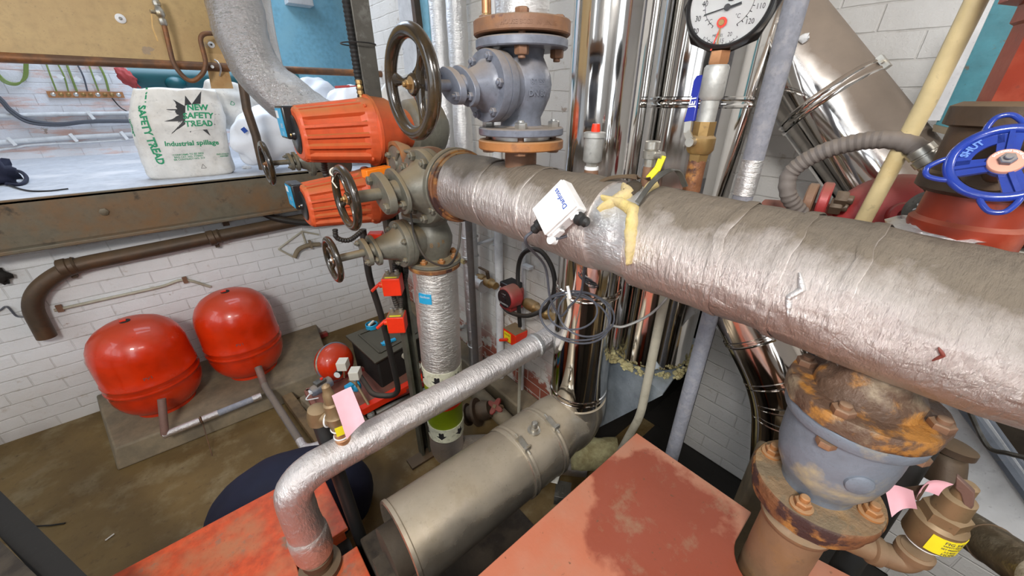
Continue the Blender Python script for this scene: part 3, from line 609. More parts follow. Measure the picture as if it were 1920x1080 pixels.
foil_run('foil_wall_pipe', M['foil_small'], 'left one of the two slim foil pipes rising behind the largest black handwheel', 'pipe',
         [(0.98, q.y + .01, 2.2), (0.98, q.y + .01, 1.2)], 0.036, wob=0.0018, seg=28)
b = MB(); b.cyl((1.03, q.y - 0.30, 0), (1.03, q.y - 0.30, 2.2), 0.02, seg=16); solo(b, 'wall_conduit', M['offwhite'], 'white painted conduit on the wall right of the two slim foil pipes', 'conduit')
b = MB(); b.cyl((0.90, 1.36, 0.0), (0.90, 1.36, 1.1), 0.016, seg=16); solo(b, 'support_pipe', M['darklag'], 'dark slim pipe just right of the green-banded riser', 'pipe')

# ================================================================ polished flues
def flue(name, label, m, path, r, rings, ringm, group=None, seg=56):
    t = thing(name, label, 'flue', min((V(p) for p in path), key=lambda q: q.z), group)
    b = MB(); b.tube(subdiv(path, 0.05), r, seg); b.build('flue_wall', m, t, angle=60)
    for c, d, rr in rings:
        b = MB(); b.lathe(V(c) - V(d).normalized() * 0.012, d, [(0, rr), (0.002, rr + 0.003), (0.006, rr + 0.0035), (0.009, rr + 0.0012), (0.0145, rr + 0.0012), (0.018, rr + 0.0035), (0.022, rr + 0.003), (0.024, rr)], seg, False); b.build('joint_band', ringm, t)
    return t
FX, FY, FR = 0.815, 0.612, 0.092
zt = P(1085, 745, x=FX).z; zj = P(1100, 537, x=FX).z; zk = P(1080, 722, x=FX).z
t = flue('flue_pipe', 'polished steel flue with coiled cable hung before it, dropping below the header', M['chrome'], [(FX, FY, zt + 0.01), (FX, FY, 2.7)], FR,
         [((FX, FY, zj), (0, 0, 1), FR), ((FX, FY, zk), (0, 0, 1), FR)], M['chromedark'])
fl = t
# dusty elbow and horizontal length
ZF, YFl, RF = 0.50, 0.60, 0.112
path = [(FX, FY, zt + 0.02), (FX - 0.015, FY, zt - 0.045), (FX - 0.09, FY - 0.005, zt - 0.125), (FX - 0.19, FY - 0.01, zt - 0.155)]
t2 = thing('flue_elbow', 'dusty steel flue running low to an open end, lower centre', 'flue', (0.5, YFl, 0.39))
zc0 = ZF
pth = [V((FX, FY, zt + 0.015)), V((FX, FY, zt - 0.04)), V((FX - 0.035, FY, zt - 0.088)), V((FX - 0.10, FY, ZF + 0.014)), V((FX - 0.16, FY - 0.003, ZF + 0.004)), V((FX - 0.22, FY - 0.005, ZF))]
b = MB(); b.tube(smooth_path(pth, 6), lambda u: FR + 0.004 + 0.010 * u, 56); b.build('elbow', M['dustflue'], t2, angle=60)
b = MB(); b.lathe((FX - 0.17, FY - 0.004, ZF), (-1, 0, 0), [(0, FR + 0.008), (0.004, RF + 0.001), (0.14, RF + 0.001), (0.145, RF)], 56, False); b.build('test_section', M['dustflue'], t2)
x0 = P(765, 1020, y=YFl).x
b = MB(); b.lathe((FX - 0.30, FY - 0.006, ZF), (-1, 0, 0), [(0, RF - 0.001), (0.002, RF), (FX - 0.30 - 0.155, RF), (FX - 0.30 - 0.152, RF + 0.003), (FX - 0.30 - 0.143, RF + 0.003), (FX - 0.30 - 0.141, RF - 0.004), (FX - 0.30 - 0.151, RF - 0.008), (0.0, RF - 0.008)], 64, False)
b.build('long_section', M['dustflue'], t2)
for x in (FX - 0.295, FX - 0.175):
    b = MB(); b.lathe((x + 0.011, FY - 0.006, ZF), (-1, 0, 0), [(0, RF), (0.002, RF + 0.0035), (0.007, RF + 0.004), (0.0105, RF + 0.002), (0.0125, RF + 0.002), (0.016, RF + 0.004), (0.021, RF + 0.0035), (0.023, RF)], 60, False); o = b.build('locking_band', M['dustflue'], t2)
    for a in (-0.35,):
        c = V((x, FY - 0.006 + math.sin(a) * (RF + 0.008) , ZF + math.cos(a) * (RF + 0.008))); tg = V((0, math.cos(a), -math.sin(a)))
        b = MB(); b.box(c, (0.018, 0.045, 0.010), (V((1, 0, 0)), tg, V((0, math.sin(a), math.cos(a))))); b.cyl(c + tg * -0.035, c + tg * 0.035, 0.0035, seg=8); b.box(c + tg * -0.02 + V((0, 0, 0.006)), (0.022, 0.008, 0.012)); b.build('latch', M['nickel'], o)
c = V((FX - 0.235, FY - 0.03, ZF + RF - 0.002))
b = MB(); b.lathe(c, (0, -0.1, 1), [(0, 0.020), (0.005, 0.020), (0.006, 0.013), (0.018, 0.013), (0.019, 0.010), (0.034, 0.010), (0.038, 0.007)], 16); lab(b.build('test_plug', M['nickel'], t2), 'capped test point')
for px, py in ((890, 922), (888, 957), (838, 940), (768, 988)):
    for k in range(40):
        pass
    c = P(px, py, y=FY - 0.05)
    r = ray(px, py); o = V((0, 0, CAM_H))
    # meet the cylinder (axis X through FY, ZF)
    A = r.y ** 2 + r.z ** 2; Bq = 2 * ((o.y - FY) * r.y + (o.z - ZF) * r.z); Cq = (o.y - FY) ** 2 + (o.z - ZF) ** 2 - RF ** 2
    ds = Bq * Bq - 4 * A * Cq
    if ds > 0:
        q = o + r * ((-Bq - math.sqrt(ds)) / (2 * A)); n = V((0, q.y - FY, q.z - ZF)).normalized()
        b = MB(); b.lathe(q - n * 0.001, n, [(0, 0.004), (0.0015, 0.004), (0.0025, 0.002)], 10); b.build('screw', M['nickel'], t2)
# sooty draught box it ends over
b = MB(); b.box((0.135, 0.60, 0.19), (0.11, 0.34, 0.38)); b.box((0.20, 0.58, 0.10), (0.12, 0.30, 0.20)); solo(b, 'flue_box', M['sootbrown'], 'sooty block under the open end of the dusty flue', 'flue box', bevel=0.006)
b = MB(); b.cyl((0.11, FY - 0.006, ZF - 0.01), (0.20, FY - 0.006, ZF - 0.01), 0.07, seg=32); b.box((0.12, FY - 0.02, ZF - 0.09), (0.08, 0.1, 0.1)); solo(b, 'flue_spigot', M['sootbrown'], 'dark sooty spigot inside the open end of the dusty flue', 'flue spigot')

C2X, C2Y, C2R = 1.02, 0.492, 0.122
zb2 = 0.765; zs2 = P(1300, 192, x=C2X - 0.08).z
flue('flue_pipe', 'widest polished steel flue, upright, seated in crumbling wool below the header', M['chrome'], [(C2X, C2Y, zb2), (C2X, C2Y, 2.7)], C2R,
     [((C2X, C2Y, zs2), (0, 0, 1), C2R)], M['chrome'])
# tapping hood under it
A_, B_, C_, D_ = P(1133, 652, z=0.745), P(1243, 737, z=0.745), P(1312, 640, z=0.745), P(1180, 560, z=0.745)
A2 = A_ + V((0, 0.02, -0.42)); D2 = D_ + V((0, 0, -0.42))
t = thing('duct_hood', 'galvanised sloping duct hood under the widest upright flue', 'duct', ((A_ + C_) / 2) * 1.0 - V((0, 0, 0.27)))
b = MB(); b.add([A_, B_, C_, D_, A2, D2, B_ - V((0, 0, 0.008)), C_ - V((0, 0, 0.008))], [(0, 1, 2, 3), (0, 4, 6, 1), (3, 5, 4, 0), (4, 5, 7, 6), (2, 7, 5, 3), (1, 6, 7, 2)]); b.build('sheet_metal', M['galv'], t)
b = MB(); cc = V((C2X, C2Y, 0.748))
for k in range(300):
    a = random.uniform(0, 2 * PI); r = C2R + random.uniform(-0.004, 0.040) * random.random(); q = cc + V((math.cos(a) * r, math.sin(a) * r, random.uniform(-0.002, 0.010)))
    b.ball(q, random.uniform(0.003, 0.009), (1.3, 1, 0.7), 7, 5, wob=0.8, wf=9)
o = b.build('wool_packing', M['wool'], t); o['kind'] = 'stuff'; o['label'] = 'crumbling yellow-green mineral wool'
# big diagonal flue on the right
XD = 1.285
u1, u2 = P(1555, 0, x=XD), P(1780, 300, x=XD); l1, l2 = P(1383, 130, x=XD), P(1592, 400, x=XD)
dd = ((u2 - u1).normalized() + (l2 - l1).normalized()).normalized(); mid = (u1 + l2) / 2
nn = V((0, -dd.z, dd.y)); RD = abs((u1 - l1).dot(nn)) / 2 * 0.99; mid = mid + nn * ((l1 - mid).dot(nn) + (u1 - mid).dot(nn)) / 2
pj = P(1555, 175, x=XD - RD * .8); sj = (pj - mid).dot(dd)
t = thing('flue_pipe', 'largest flue, slanting down to the right, half of it dulled by brown dust', 'flue', mid + dd * 1.1)
def dustsplit(name, base, dustc):
    m, nt, b_ = nodes(name); v = coords(nt)
    g = N(nt, 'ShaderNodeNewGeometry'); sp = N(nt, 'ShaderNodeSeparateXYZ'); nt.links.new(g.outputs['Normal'], sp.inputs[0])
    k = ramp(nt, math_(nt, 'ADD', sp.outputs[2], math_(nt, 'MULTIPLY', math_(nt, 'SUBTRACT', noise_(nt, v, 10, 8, 0.6), 0.5), 0.35)), 0.10, 0.34)
    k = math_(nt, 'MULTIPLY', k, 0.93)
    nt.links.new(mix(nt, k, base, mix(nt, noise_(nt, v, 25, 8), tuple(x * 0.75 for x in dustc), tuple(x * 1.25 for x in dustc))), b_.inputs['Base Color'])
    nt.links.new(math_(nt, 'SUBTRACT', 1.0, k), b_.inputs['Metallic']); nt.links.new(math_(nt, 'ADD', 0.08, math_(nt, 'MULTIPLY', k, 0.6)), b_.inputs['Roughness'])
    bump(nt, b_, noise_(nt, v, 6, 2), 0.12, 0.01)
    return m
M['halfdust'] = dustsplit('half_dusty_polished_flue', (0.72, 0.69, 0.66), (0.22, 0.165, 0.12))
b = MB(); b.tube(subdiv([mid - dd * 0.52, mid + dd * 1.0], 0.06), RD, 64); b.build('flue_wall', M['halfdust'], t, angle=60)
c = mid + dd * sj
b = MB(); b.lathe(c - dd * 0.015, dd, [(0, RD), (0.003, RD + 0.003), (0.008, RD + 0.0035), (0.011, RD + 0.001), (0.019, RD + 0.001), (0.022, RD + 0.0035), (0.027, RD + 0.003), (0.030, RD)], 64, False); o = b.build('joint_band', M['halfdust'], t)
c = c + nn * (RD + 0.006) * (1 if nn.z > 0 else -1)
b = MB(); b.box(c, (0.03, 0.035, 0.012), (dd, V((1, 0, 0)), nn)); b.cyl(c + V((-0.03, 0, 0)), c + V((0.03, 0, 0)), 0.004, seg=8); b.build('band_clip', M['nickel'], o)
b = MB()
tp_ = P(1507, 72, x=XD - RD); b.ball(tp_ , 0.012, (0.3, 1, 0.7), 8, 6, wob=.8); lab(b.build('tape_scrap', M['offwhite'], t), 'torn scrap of pale tape')
# lower slanting flue, half hidden behind the rusty valve
XL = 0.97
q = [P(1372, 525, x=XL), P(1415, 600, x=XL), P(1482, 742, x=XL), P(1478, 830, x=XL), P(1462, 1000, x=XL)]
RL = 0.078
t = thing('flue_pipe', 'slim polished flue slanting behind the rusty flanged valve', 'flue', q[-1])
b = MB(); b.tube(fillet([q[0], q[2], q[4]], 0.1, 8), RL, 48); b.build('flue_wall', M['chromedark'], t, angle=60)
d1 = (q[2] - q[0]).normalized(); d2 = (q[4] - q[2]).normalized()
for px, py, d in ((1425, 625, d1), (1470, 702, d1), (1478, 745, (d1 + d2).normalized()), (1480, 775, d2)):
    c = P(px, py, x=XL); c = q[0] + d1 * (c - q[0]).dot(d1) if d is d1 else c
    b = MB(); b.lathe(c - d * 0.009, d, [(0, RL), (0.002, RL + 0.003), (0.006, RL + 0.003), (0.008, RL + 0.001), (0.012, RL + 0.001), (0.014, RL + 0.003), (0.018, RL)], 48, False); b.build('joint_band', M['chromedark'], t)

# slim upright service pipes
b = MB(); b.cyl((0.90, 0.295, 0.0), (0.90, 0.295, 2.3), 0.0195, seg=24)
t = thing('lagged_pipe', 'straight grey foam-lagged pipe passing upright behind the header', 'pipe', (0.90, 0.295, 0.0)); b.build('lagging', M['greylag'], t)
zz = P(1410, 320, x=0.9).z; b = MB(); b.tube(subdiv([(0.90, 0.295, zz - 0.05), (0.90, 0.295, zz + 0.022)], 0.008), 0.0208, 24, wob=0.001, wf=30); lab(b.build('foil_tape', M['foil_small'], t), 'crumpled silver tape')
q1, q2 = P(1247, 555, x=0.86), P(1203, 780, x=0.86)
b = MB(); b.tube(fillet([V((q1.x, q1.y, 1.22)), V((q1.x, q1.y, q2.z)), P(1130, 905, z=0.12)], 0.05, 8), 0.0125, 16); solo(b, 'conduit', M['beigepipe'], 'beige conduit dropping before the widest flue and bending left at its foot', 'conduit')
b = MB(); q0, q1_ = P(1843, -25, x=0.645), P(1735, 195, x=0.66); b.tube([q0 + (q0 - q1_).normalized() * .5, q1_, P(1612, 425, x=0.68)], 0.0092, 20); solo(b, 'cream_pipe', M['yellowpipe'], 'thin cream-yellow pipe leaning behind the header, top right', 'pipe')

# ================================================================ valves and pumps
XN = V((-1, 0, 0))
def bolt_set(t, c, axis, R, n, r, h, m, a0=0.0, stud=0.006, name='bolt', flip=False):
    e1, e2, d = frame(axis)
    for k in range(n):
        a = a0 + 2 * PI * k / n; q = V(c) + (e1 * math.cos(a) + e2 * math.sin(a)) * R
        b = MB(); b.hexn(q, d, r, h, stud); b.build(name, m, t)
def bolts_world(t, c, R, angs, r, h, m, up=1, stud=0.006, z=None):
    for a in angs:
        q = V(c) + V((math.cos(a), math.sin(a), 0)) * R
        b = MB(); b.hexn(q, (0, 0, up), r, h, stud); b.build('bolt', m, t)
def disc(t, c, axis, R, th, m, name='flange', edge=0.002):
    b = MB(); b.lathe(c, axis, [(0, R - edge), (edge, R), (th - edge, R), (th, R - edge)], 56); return b.build(name, m, t)
def handwheel(t, c, axis, R, r, m, nutm, n=3, rot=0.3, hub=None, dish=0.12, nm='handwheel', holes=False):
    e1, e2, d = frame(axis); c = V(c); b = MB()
    b.torus(c, d, R - r, r, 64, 14, 0.9)
    hub = hub or R * 0.2
    cb = c - d * R * dish
    b.lathe(cb - d * R * 0.10, d, [(0, hub * .8), (R * 0.04, hub), (R * 0.2, hub), (R * 0.24, hub * .85)], 24)
    for k in range(n):
        a = rot + 2 * PI * k / n; u = e1 * math.cos(a) + e2 * math.sin(a); w = d.cross(u); rings = []
        for i in range(9):
            f = i / 8; rad = hub * 0.7 + (R - r * 1.2 - hub * 0.7) * f
            q = cb + u * rad + d * R * dish * (f ** 2)
            ww = R * (0.125 - 0.08 * math.sin(f * PI)) ; hh = R * (0.085 - 0.03 * f)
            if n == 3: ww *= 1.45
            rings.append([q + w * ww * x + d * hh * y for x, y in ((-1, -.5), (-.5, -1), (.5, -1), (1, -.5), (1, .5), (.45, 1), (-.45, 1), (-1, .5))])
        b.ringloft(rings)
    o = b.build(nm, m, t, angle=50)
    b = MB(); b.lathe(cb + d * R * 0.12, d, [(0, hub * .72), (R * .02, hub * .72), (R * .024, hub * .5)], 24); b.build('hub_washer', nutm[0], o)
    b = MB(); b.hexn(cb + d * R * .14, d, hub * .45, R * .09, R * .07); b.build('hub_nut', nutm[1], o)
    if holes:
        pass
    return o
def bonnet(t, y, z, st, m, bm, wheel, wm, nutm, nb=6, a0=0.3, R=0.06, gl=1.0, stem_m=None, wn=3, wrot=0.3, dust=None):
    """gate valve top works pointing along -X; st = stations (flange back, flange split, flange front, cone end, gland back, gland front, wheel plane)"""
    fb, fs, ff, ce, g1, g2, wx = st
    p = lambda x: V((x, y, z))
    b = MB(); b.lathe(p(fb), XN, [(0, R * .985), (0.002, R), (fb - fs - .0008, R), (fb - fs, R * .97)], 48); b.build('body_flange', m, t)
    b = MB(); b.lathe(p(fs), XN, [(0, R * .97), (0.001, R), (fs - ff - .002, R), (fs - ff, R * .985)], 48); o = b.build('bonnet_flange', m, t)
    b = MB(); L = ff - ce; rn = R * 0.42
    b.lathe(p(ff + .002), XN, [(0, R * .80), (L * .08, R * .70), (L * .3, R * .60), (L * .6, R * .52), (L * .9, rn * 1.02), (L, rn)], 40); b.build('bonnet', m, t)
    e1, e2, d = frame(XN)
    bolt_set(t, p(ff), XN, R * 0.84, nb, R * .125, R * .12, bm, a0, R * .07)
    # gland plates: two lozenges with studs between
    def loz(x, th, s, name):
        b = MB(); poly = []
        ang = 0.55
        for k in range(28):
            a = 2 * PI * k / 28
            rr = R * .40 * s * (1 + 0.62 * abs(math.cos(a)) ** 3)
            poly.append(p(x) + (V((0, math.cos(ang), math.sin(ang))) * math.cos(a) + V((0, -math.sin(ang), math.cos(ang))) * math.sin(a)) * rr)
        b.prism(poly, XN * th); return b.build(name, m, t, bevel=0.001)
    loz(ce + .003, .010, 1.12, 'packing_flange'); b = MB(); b.cyl(p(ce - .007), p(g1 + .002), R * .30, R * .26, 24); b.build('packing_box', m, t)
    loz(g1, g1 - g2, 1.0, 'gland')
    uu = V((0, math.cos(0.55), math.sin(0.55)))
    for s in (-1, 1):
        q = uu * R * .52 * s
        b = MB(); b.cyl(p(ce + .004) + q, p(g2 - .012) + q, R * .055, seg=10); b.hexn(p(ce - .007) + q, XN, R * .12, R * .10); b.hexn(p(g2) + q, XN, R * .12, R * .11); b.build('gland_bolt', bm, t)
    b = MB(); b.cyl(p(g2 + .002), p(wx), R * .15, seg=20); b.build('stem', stem_m or m, t)
    handwheel(t, p(wx), XN, wheel, wheel * .135, wm, nutm, wn, wrot)

# ---- blue-grey valve standing on the header, with the largest wheel
y, z = 0.599, 1.523
t = thing('gate_valve', 'blue-grey gate valve upright on the header, with the largest black handwheel', 'valve', (XH, y, 1.375))
uv = t
b = MB(); b.cyl((XH, y, 1.372), (XH, y, 1.42), 0.032, seg=32); b.build('stub_pipe', M['rustbrown'], t)
disc(t, (XH, y, 1.416), (0, 0, 1), 0.084, 0.017, M['orangeflange'], 'companion_flange')
disc(t, (XH, y, 1.441), (0, 0, 1), 0.083, 0.014, M['bluegrey'])
b = MB(); b.cyl((XH, y, 1.433), (XH, y, 1.442), 0.058, seg=40); b.build('gasket', M['steel'], t)
b = MB(); b.lathe((XH, y, 1.452), (0, 0, 1), [(0, .050), (.006, .040), (.020, .038), (.036, .046), (.055, .054), (.075, .057), (.092, .054), (.108, .046), (.120, .040), (.134, .042)], 48)
b.lathe((XH, y, z), XN, [(0, .048), (.03, .046), (.055, .05)], 40); b.build('body', M['bluegrey'], t)
disc(t, (XH, y, 1.583), (0, 0, 1), 0.083, 0.015, M['bluegrey'])
disc(t, (XH, y, 1.603), (0, 0, 1), 0.086, 0.022, M['rustbrown'], 'companion_flange')
b = MB(); b.cyl((XH, y, 1.598), (XH, y, 1.604), 0.062, seg=40); b.build('gasket', M['soot'], t)
ac = math.atan2(-y, -XH)
for k, a in enumerate((ac, ac + PI / 2, ac + PI, ac - PI / 2)):
    q = V((math.cos(a), math.sin(a), 0)) * 0.064 + V((XH, y, 0))
    b = MB(); b.hexn(q + V((0, 0, 1.583)), (0, 0, -1), .0125, .013, .007, .0065); b.cyl(q + V((0, 0, 1.58)), q + V((0, 0, 1.62)), .006, seg=10); b.hexn(q + V((0, 0, 1.625)), (0, 0, 1), .0115, .010, 0); b.build('bolt', M['rustbrown'], t)
    b = MB(); b.hexn(q + V((0, 0, 1.455)), (0, 0, 1), .0115, .011, .005, .006); b.build('nut', M['steel'] if k != 2 else M['bluegrey'], t)
    b = MB(); b.hexn(q + V((0, 0, 1.416)), (0, 0, -1), .0125, .008); b.cyl(q + V((0, 0, 1.41)), q + V((0, 0, 1.46)), .006, seg=10); b.build('bolt', M['rustbrown'], t)
bonnet(t, y, z, (0.478, 0.462, 0.444, 0.405, 0.385, 0.372, 0.305), M['bluegrey'], M['bluegrey'], 0.081, M['blackgloss'], (M['dullbrass'], M['brass']), nb=6, R=0.0575, a0=0.1, wrot=0.9)
b = MB()                                            # cast marks on the body
for k, (s_, zz) in enumerate((('80 BS', z + .008), ('DN 80', z - .010))):
    aa = ac + 0.55
    text_on(b, s_, .013, lambda X, Y: V((XH, y, zz + Y)) + V((math.cos(aa + X / .058), math.sin(aa + X / .058), 0)) * .0575, 0.0004)
b.build('casting_mark', M['bluegrey'], t)
b = MB()
text_on(b, 'HOUSE BOSS   N   PN 16', .009, lambda X, Y: V((XH, y, 1.613 + Y)) + V((math.cos(ac + .15 + X / .0862), math.sin(ac + .15 + X / .0862), 0)) * .0866, 0.0003)
b.build('casting_mark', M['rustbrown'], t)
t = thing('foil_stack_pipe', 'foil-wrapped pipe rising out of frame above the blue-grey valve', 'pipe', (XH, y, 1.625))
b = MB(); b.tube(subdiv([(XH, y, 1.626), (XH, y, 2.0)], 0.012), 0.0475, 36, wob=.001, wf=20); b.build('insulation', M['foil_small'], t, angle=80)
c = P(913, 48, x=XH + .02)
t = thing('drain_fitting', 'short copper stub with a brass compression nut on the brown flange', 'pipe fitting', (c.x, c.y, 1.625))
b = MB(); b.cyl((c.x, c.y, 1.624), (c.x, c.y, 1.70), .0095, seg=20); b.build('copper_tube', M['copper'], t)
b = MB(); b.lathe((c.x, c.y, 1.636), (0, 0, 1), [(0, .0095), (.001, .0118), (.006, .0118), (.008, .0108), (.012, .0108), (.014, .0118), (.018, .0115), (.02, .0095)], 20); b.build('compression_nut', M['brass'], t)

# ---- header isolating valve
y, z = 0.92, 1.296
t = thing('gate_valve', 'grey gate valve at the header left end, spoked wheel before the lower orange motor', 'valve', (XH, y, z - .09))
disc(t, (XH, 0.822, ZH - .004), (0, 1, 0), 0.091, 0.016, M['rust'], 'companion_flange')
disc(t, (XH, 0.842, ZH - .004), (0, 1, 0), 0.093, 0.018, M['greygreen'])
b = MB(); b.lathe((XH, .815, ZH - .003), (0, 1, 0), [(0, .0825), (.012, .086), (.013, .0)], 48); lab(b.build('joint_ring', M['rust'], t), 'flaking black and orange ring')
b = MB(); b.lathe((XH, .855, z), (0, 1, 0), [(0, .060), (.01, .052), (.04, .058), (.07, .064), (.10, .060), (.12, .054)], 40); b.lathe((XH + .03, y, z), XN, [(0, .058), (.04, .066), (.08, .068)], 40); b.build('body', M['greygreen'], t)
bonnet(t, y, z, (0.500, 0.482, 0.462, 0.402, 0.372, 0.352, 0.272), M['greygreen'], M['greygreen'], 0.0765, M['blackgloss'], (M['orangeflange'], M['brass']), nb=8, R=0.096, a0=0.2, wrot=0.45, wn=4)
hv = t
b = MB(); c = V((0.272, y + .045, z + .055)); b.torus(c, (0.3, 1, -1), .011, .0022, 20, 6); b.tube([c + V((-.004, 0, -.006)), c + V((-.012, -.004, -.02)), c + V((-.006, -.01, -.035))], .0018, 6); solo(b, 'cord_loop', M['cream'], 'loop of cream cord tied on the wheel before the lower orange motor', 'cord')
# ---- tee and upper dome behind it
t = thing('pipe_tee', 'grey cast tee joining header, pumps and riser', 'pipe tee', (XH, 1.03, 1.19))
b = MB(); b.lathe((XH, .985, ZH), (0, 1, 0), [(0, .055), (.01, .062), (.05, .066), (.10, .064), (.16, .060)], 40); b.lathe((XH, 1.03, 1.195), (0, 0, 1), [(0, .056), (.03, .05), (.10, .05), (.135, .062), (.160, .058), (.172, .04), (.178, .01)], 40); b.build('body', M['greygreen'], t)
disc(t, (XH, 0.975, ZH), (0, 1, 0), 0.082, 0.012, M['rustbrown'])
disc(t, (XH, 1.02, 1.187), (0, 0, 1), 0.080, 0.014, M['greygreen'])
disc(t, (XH, 1.03, 1.372), (0, 0, 1), 0.05, 0.008, M['greygreen'], 'blank_cover')
# ---- riser valve
y, z = 1.015, 1.122
t = thing('gate_valve', 'lowest grey gate valve on the riser, its black wheel over the white wall', 'valve', (XH, y, 1.025))
disc(t, (XH, 1.012, 1.026), (0, 0, 1), 0.083, 0.014, M['rust'], 'companion_flange')
disc(t, (XH, 1.012, 1.043), (0, 0, 1), 0.085, 0.014, M['greygreen'])
b = MB(); b.lathe((XH, 1.013, 1.056), (0, 0, 1), [(0, .058), (.006, .050), (.022, .054), (.045, .062), (.068, .064), (.09, .058), (.112, .050), (.13, .06)], 44); b.lathe((XH, y, z), XN, [(0, .05), (.06, .05), (.08, .054)], 36); b.build('body', M['greygreen'], t)
bonnet(t, y, z, (0.452, 0.438, 0.420, 0.350, 0.330, 0.318, 0.235), M['greygreen'], M['greygreen'], 0.0635, M['blackgloss'], (M['orangeflange'], M['steel']), nb=6, R=0.070, a0=0.4, wrot=0.2, wn=5)
bolts_world(t, (XH, 1.012, 1.057), .068, [ac - .25, ac + .55, ac + 2.2, ac + 3.4, ac + 1.4, ac - 1.1], .011, .010, M['orangeflange'])
b = MB(); aa = ac + .35
text_on(b, '8  3', .020, lambda X, Y: V((XH, 1.013, 1.115 + Y)) + V((math.cos(aa + X / .064), math.sin(aa + X / .064), 0)) * .0645, .0006)
text_on(b, 'R', .016, lambda X, Y: V((XH, 1.013, 1.122 + Y)) + V((math.cos(aa + .42 + X / .064), math.sin(aa + .42 + X / .064), 0)) * .0645, .0006)
b.build('casting_mark', M['dullbrass'], t)
# thin black lead looping over it
c = [P(864, 418, x=.46), P(858, 470, x=.43), P(838, 498, x=.42), P(800, 485, x=.42), P(778, 445, x=.42), P(770, 400, x=.42)]
b = MB(); b.tube(smooth_path(c), .0028, 8); solo(b, 'sensor_lead', M['blackcable'], 'thin black lead looping over the lowest grey valve', 'cable')

# ---- small valve further back at the left
y, z = 1.70, 1.292
t = thing('gate_valve', 'small far gate valve before the white sacks, slim black wheel edge-on', 'valve', (0.44, y, z - .05))
b = MB(); b.cyl((0.44, y + .06, z), (0.44, y - .20, z), .048, seg=28); b.build('body', M['greygreen'], t)
bonnet(t, y, z, (0.40, 0.395, 0.385, 0.345, 0.330, 0.318, 0.245), M['greygreen'], M['greygreen'], 0.080, M['blackgloss'], (M['orangeflange'], M['rust']), nb=4, R=0.06, a0=0.4, wrot=0.2)

# ---- twin pump heads
def motor(t, y, z, xf, xr, r1, r2, tag):
    p = lambda x, dy=0, dz=0: V((x, y + dy, z + dz))
    b = MB(); n = 72; rings = []
    L = xr - xf
    for f, s, finn in ((0, .86, 0), (.02, .95, .0), (.05, 1.0, .3), (.12, 1.0, 1), (.80, 1.0, 1), (.86, 1.0, .25), (.88, 1.0, 0), (1.0, 1.02, 0)):
        R = r1 + (r2 - r1) * f; ring = []
        for k in range(n * 2):
            a = PI * k / n
            sq = (abs(math.cos(a)) ** 5 + abs(math.sin(a)) ** 5) ** (-1 / 5)          # squared-off section
            fin = 1 if (k % 8) < 3 else 0
            if (k % 36) in (16, 17, 18, 19, 20): fin = 1
            rr = R * s * (0.5 + 0.5 * sq) * (1 - 0.115 * finn * (1 - fin))
            ring.append(p(xf + L * f, rr * math.cos(a), rr * math.sin(a)))
        rings.append(ring)
    b.ringloft(rings); o = b.build('motor_housing', M['motor'], t, angle=25)
    b = MB(); b.lathe(p(xf + .004), XN, [(0, r1 * .70), (.006, r1 * .70), (.008, r1 * .66), (.009, r1 * .2), (.014, r1 * .17), (.016, r1 * .1)], 40); lab(b.build('end_plate', M['gaugeblack'], o), 'round black end plate')
    b = MB(); b.lathe(p(xf - .011), XN, [(0, r1 * .1), (.004, r1 * .08)], 16); b.build('end_screw', M['brass'], o)
    for a in (0.78, 2.36, 3.93, 5.5):
        q = p(xf + L * .9, r2 * 1.09 * math.cos(a), r2 * 1.09 * math.sin(a)); b = MB(); b.hexn(q, XN, .006, .006, .0); b.build('bolt', M['motor'], t)
    # neck housing
    b = MB(); b.lathe(p(xr - .002), (1, 0, 0), [(0, r2 * 1.04), (.004, r2 * 1.10), (.012, r2 * 1.10), (.016, r2 * 1.06), (.06, r2 * 1.0), (.085, r2 * .86), (.10, r2 * .7), (.13, r2 * .66)], 48); b.build('neck_housing', M['motor'], t)
    # terminal box with blue label
    u = V((1, 0, 0)); c = p(xf + .012, 0.0, r1 * .98) + V((-.02, .0, .0))
    b = MB(); b.box(p(xf - .004, .035, r1 * .42), (.034, .08, r1 * 1.15)); o = b.build('terminal_box', M['gaugeblack'], t, bevel=.004)
    b = MB(); b.box(p(xf - .022, .035, r1 * .42), (.0012, .066, r1 * .98)); o2 = lab(b.build('label', M['bluelabel'], o), 'blue rating label')
    b = MB(); b.box(p(xf - .0228, .052, r1 * .70), (.0006, .026, r1 * .26)); fn = flat(p(xf - .0229, .028, r1 * .30), (0, -1, 0), (0, 0, 1), .0003)
    text_on(b, 'UPS', .016, fn); text_on(b, '|||||', .010, flat(p(xf - .0229, .028, r1 * .05), (0, -1, 0), (0, 0, 1), .0003)); b.build('label_print', M['printwhite'], o2)
t = thing('pump', 'upper of the two orange-red finned pump motors, brass air vent on top', 'pump', (0.45, 1.2, 1.30))
motor(t, 1.2, 1.420, 0.258, 0.452, .070, .090, 'U')
up_ = t
b = MB(); b.lathe((0.485, 1.08, 1.338), XN, [(-.03, .05), (0, .062), (.012, .062), (.013, .052), (.008, .050), (.008, .0)], 40); lab(b.build('bearing_ring', M['orangeflange'], t), 'rusty orange ring on the grey bracket')
b = MB(); b.lathe((0.478, 1.08, 1.338), XN, [(0, .049), (.004, .049), (.006, .02), (.012, .018)], 32); b.cyl((.474, 1.08, 1.338), (.468, 1.04, 1.375), .005, seg=8); b.hexn((.474, 1.11, 1.36), XN, .009, .01, .006); b.build('bracket', M['greygreen'], t)
c = P(677, 182, y=1.2)
v = thing('ball_valve', 'tiny brass ball valve with grubby lever on top of the upper orange motor', 'valve', (c.x, c.y, 1.50))
x_, y_ = c.x, c.y; zt_ = c.z
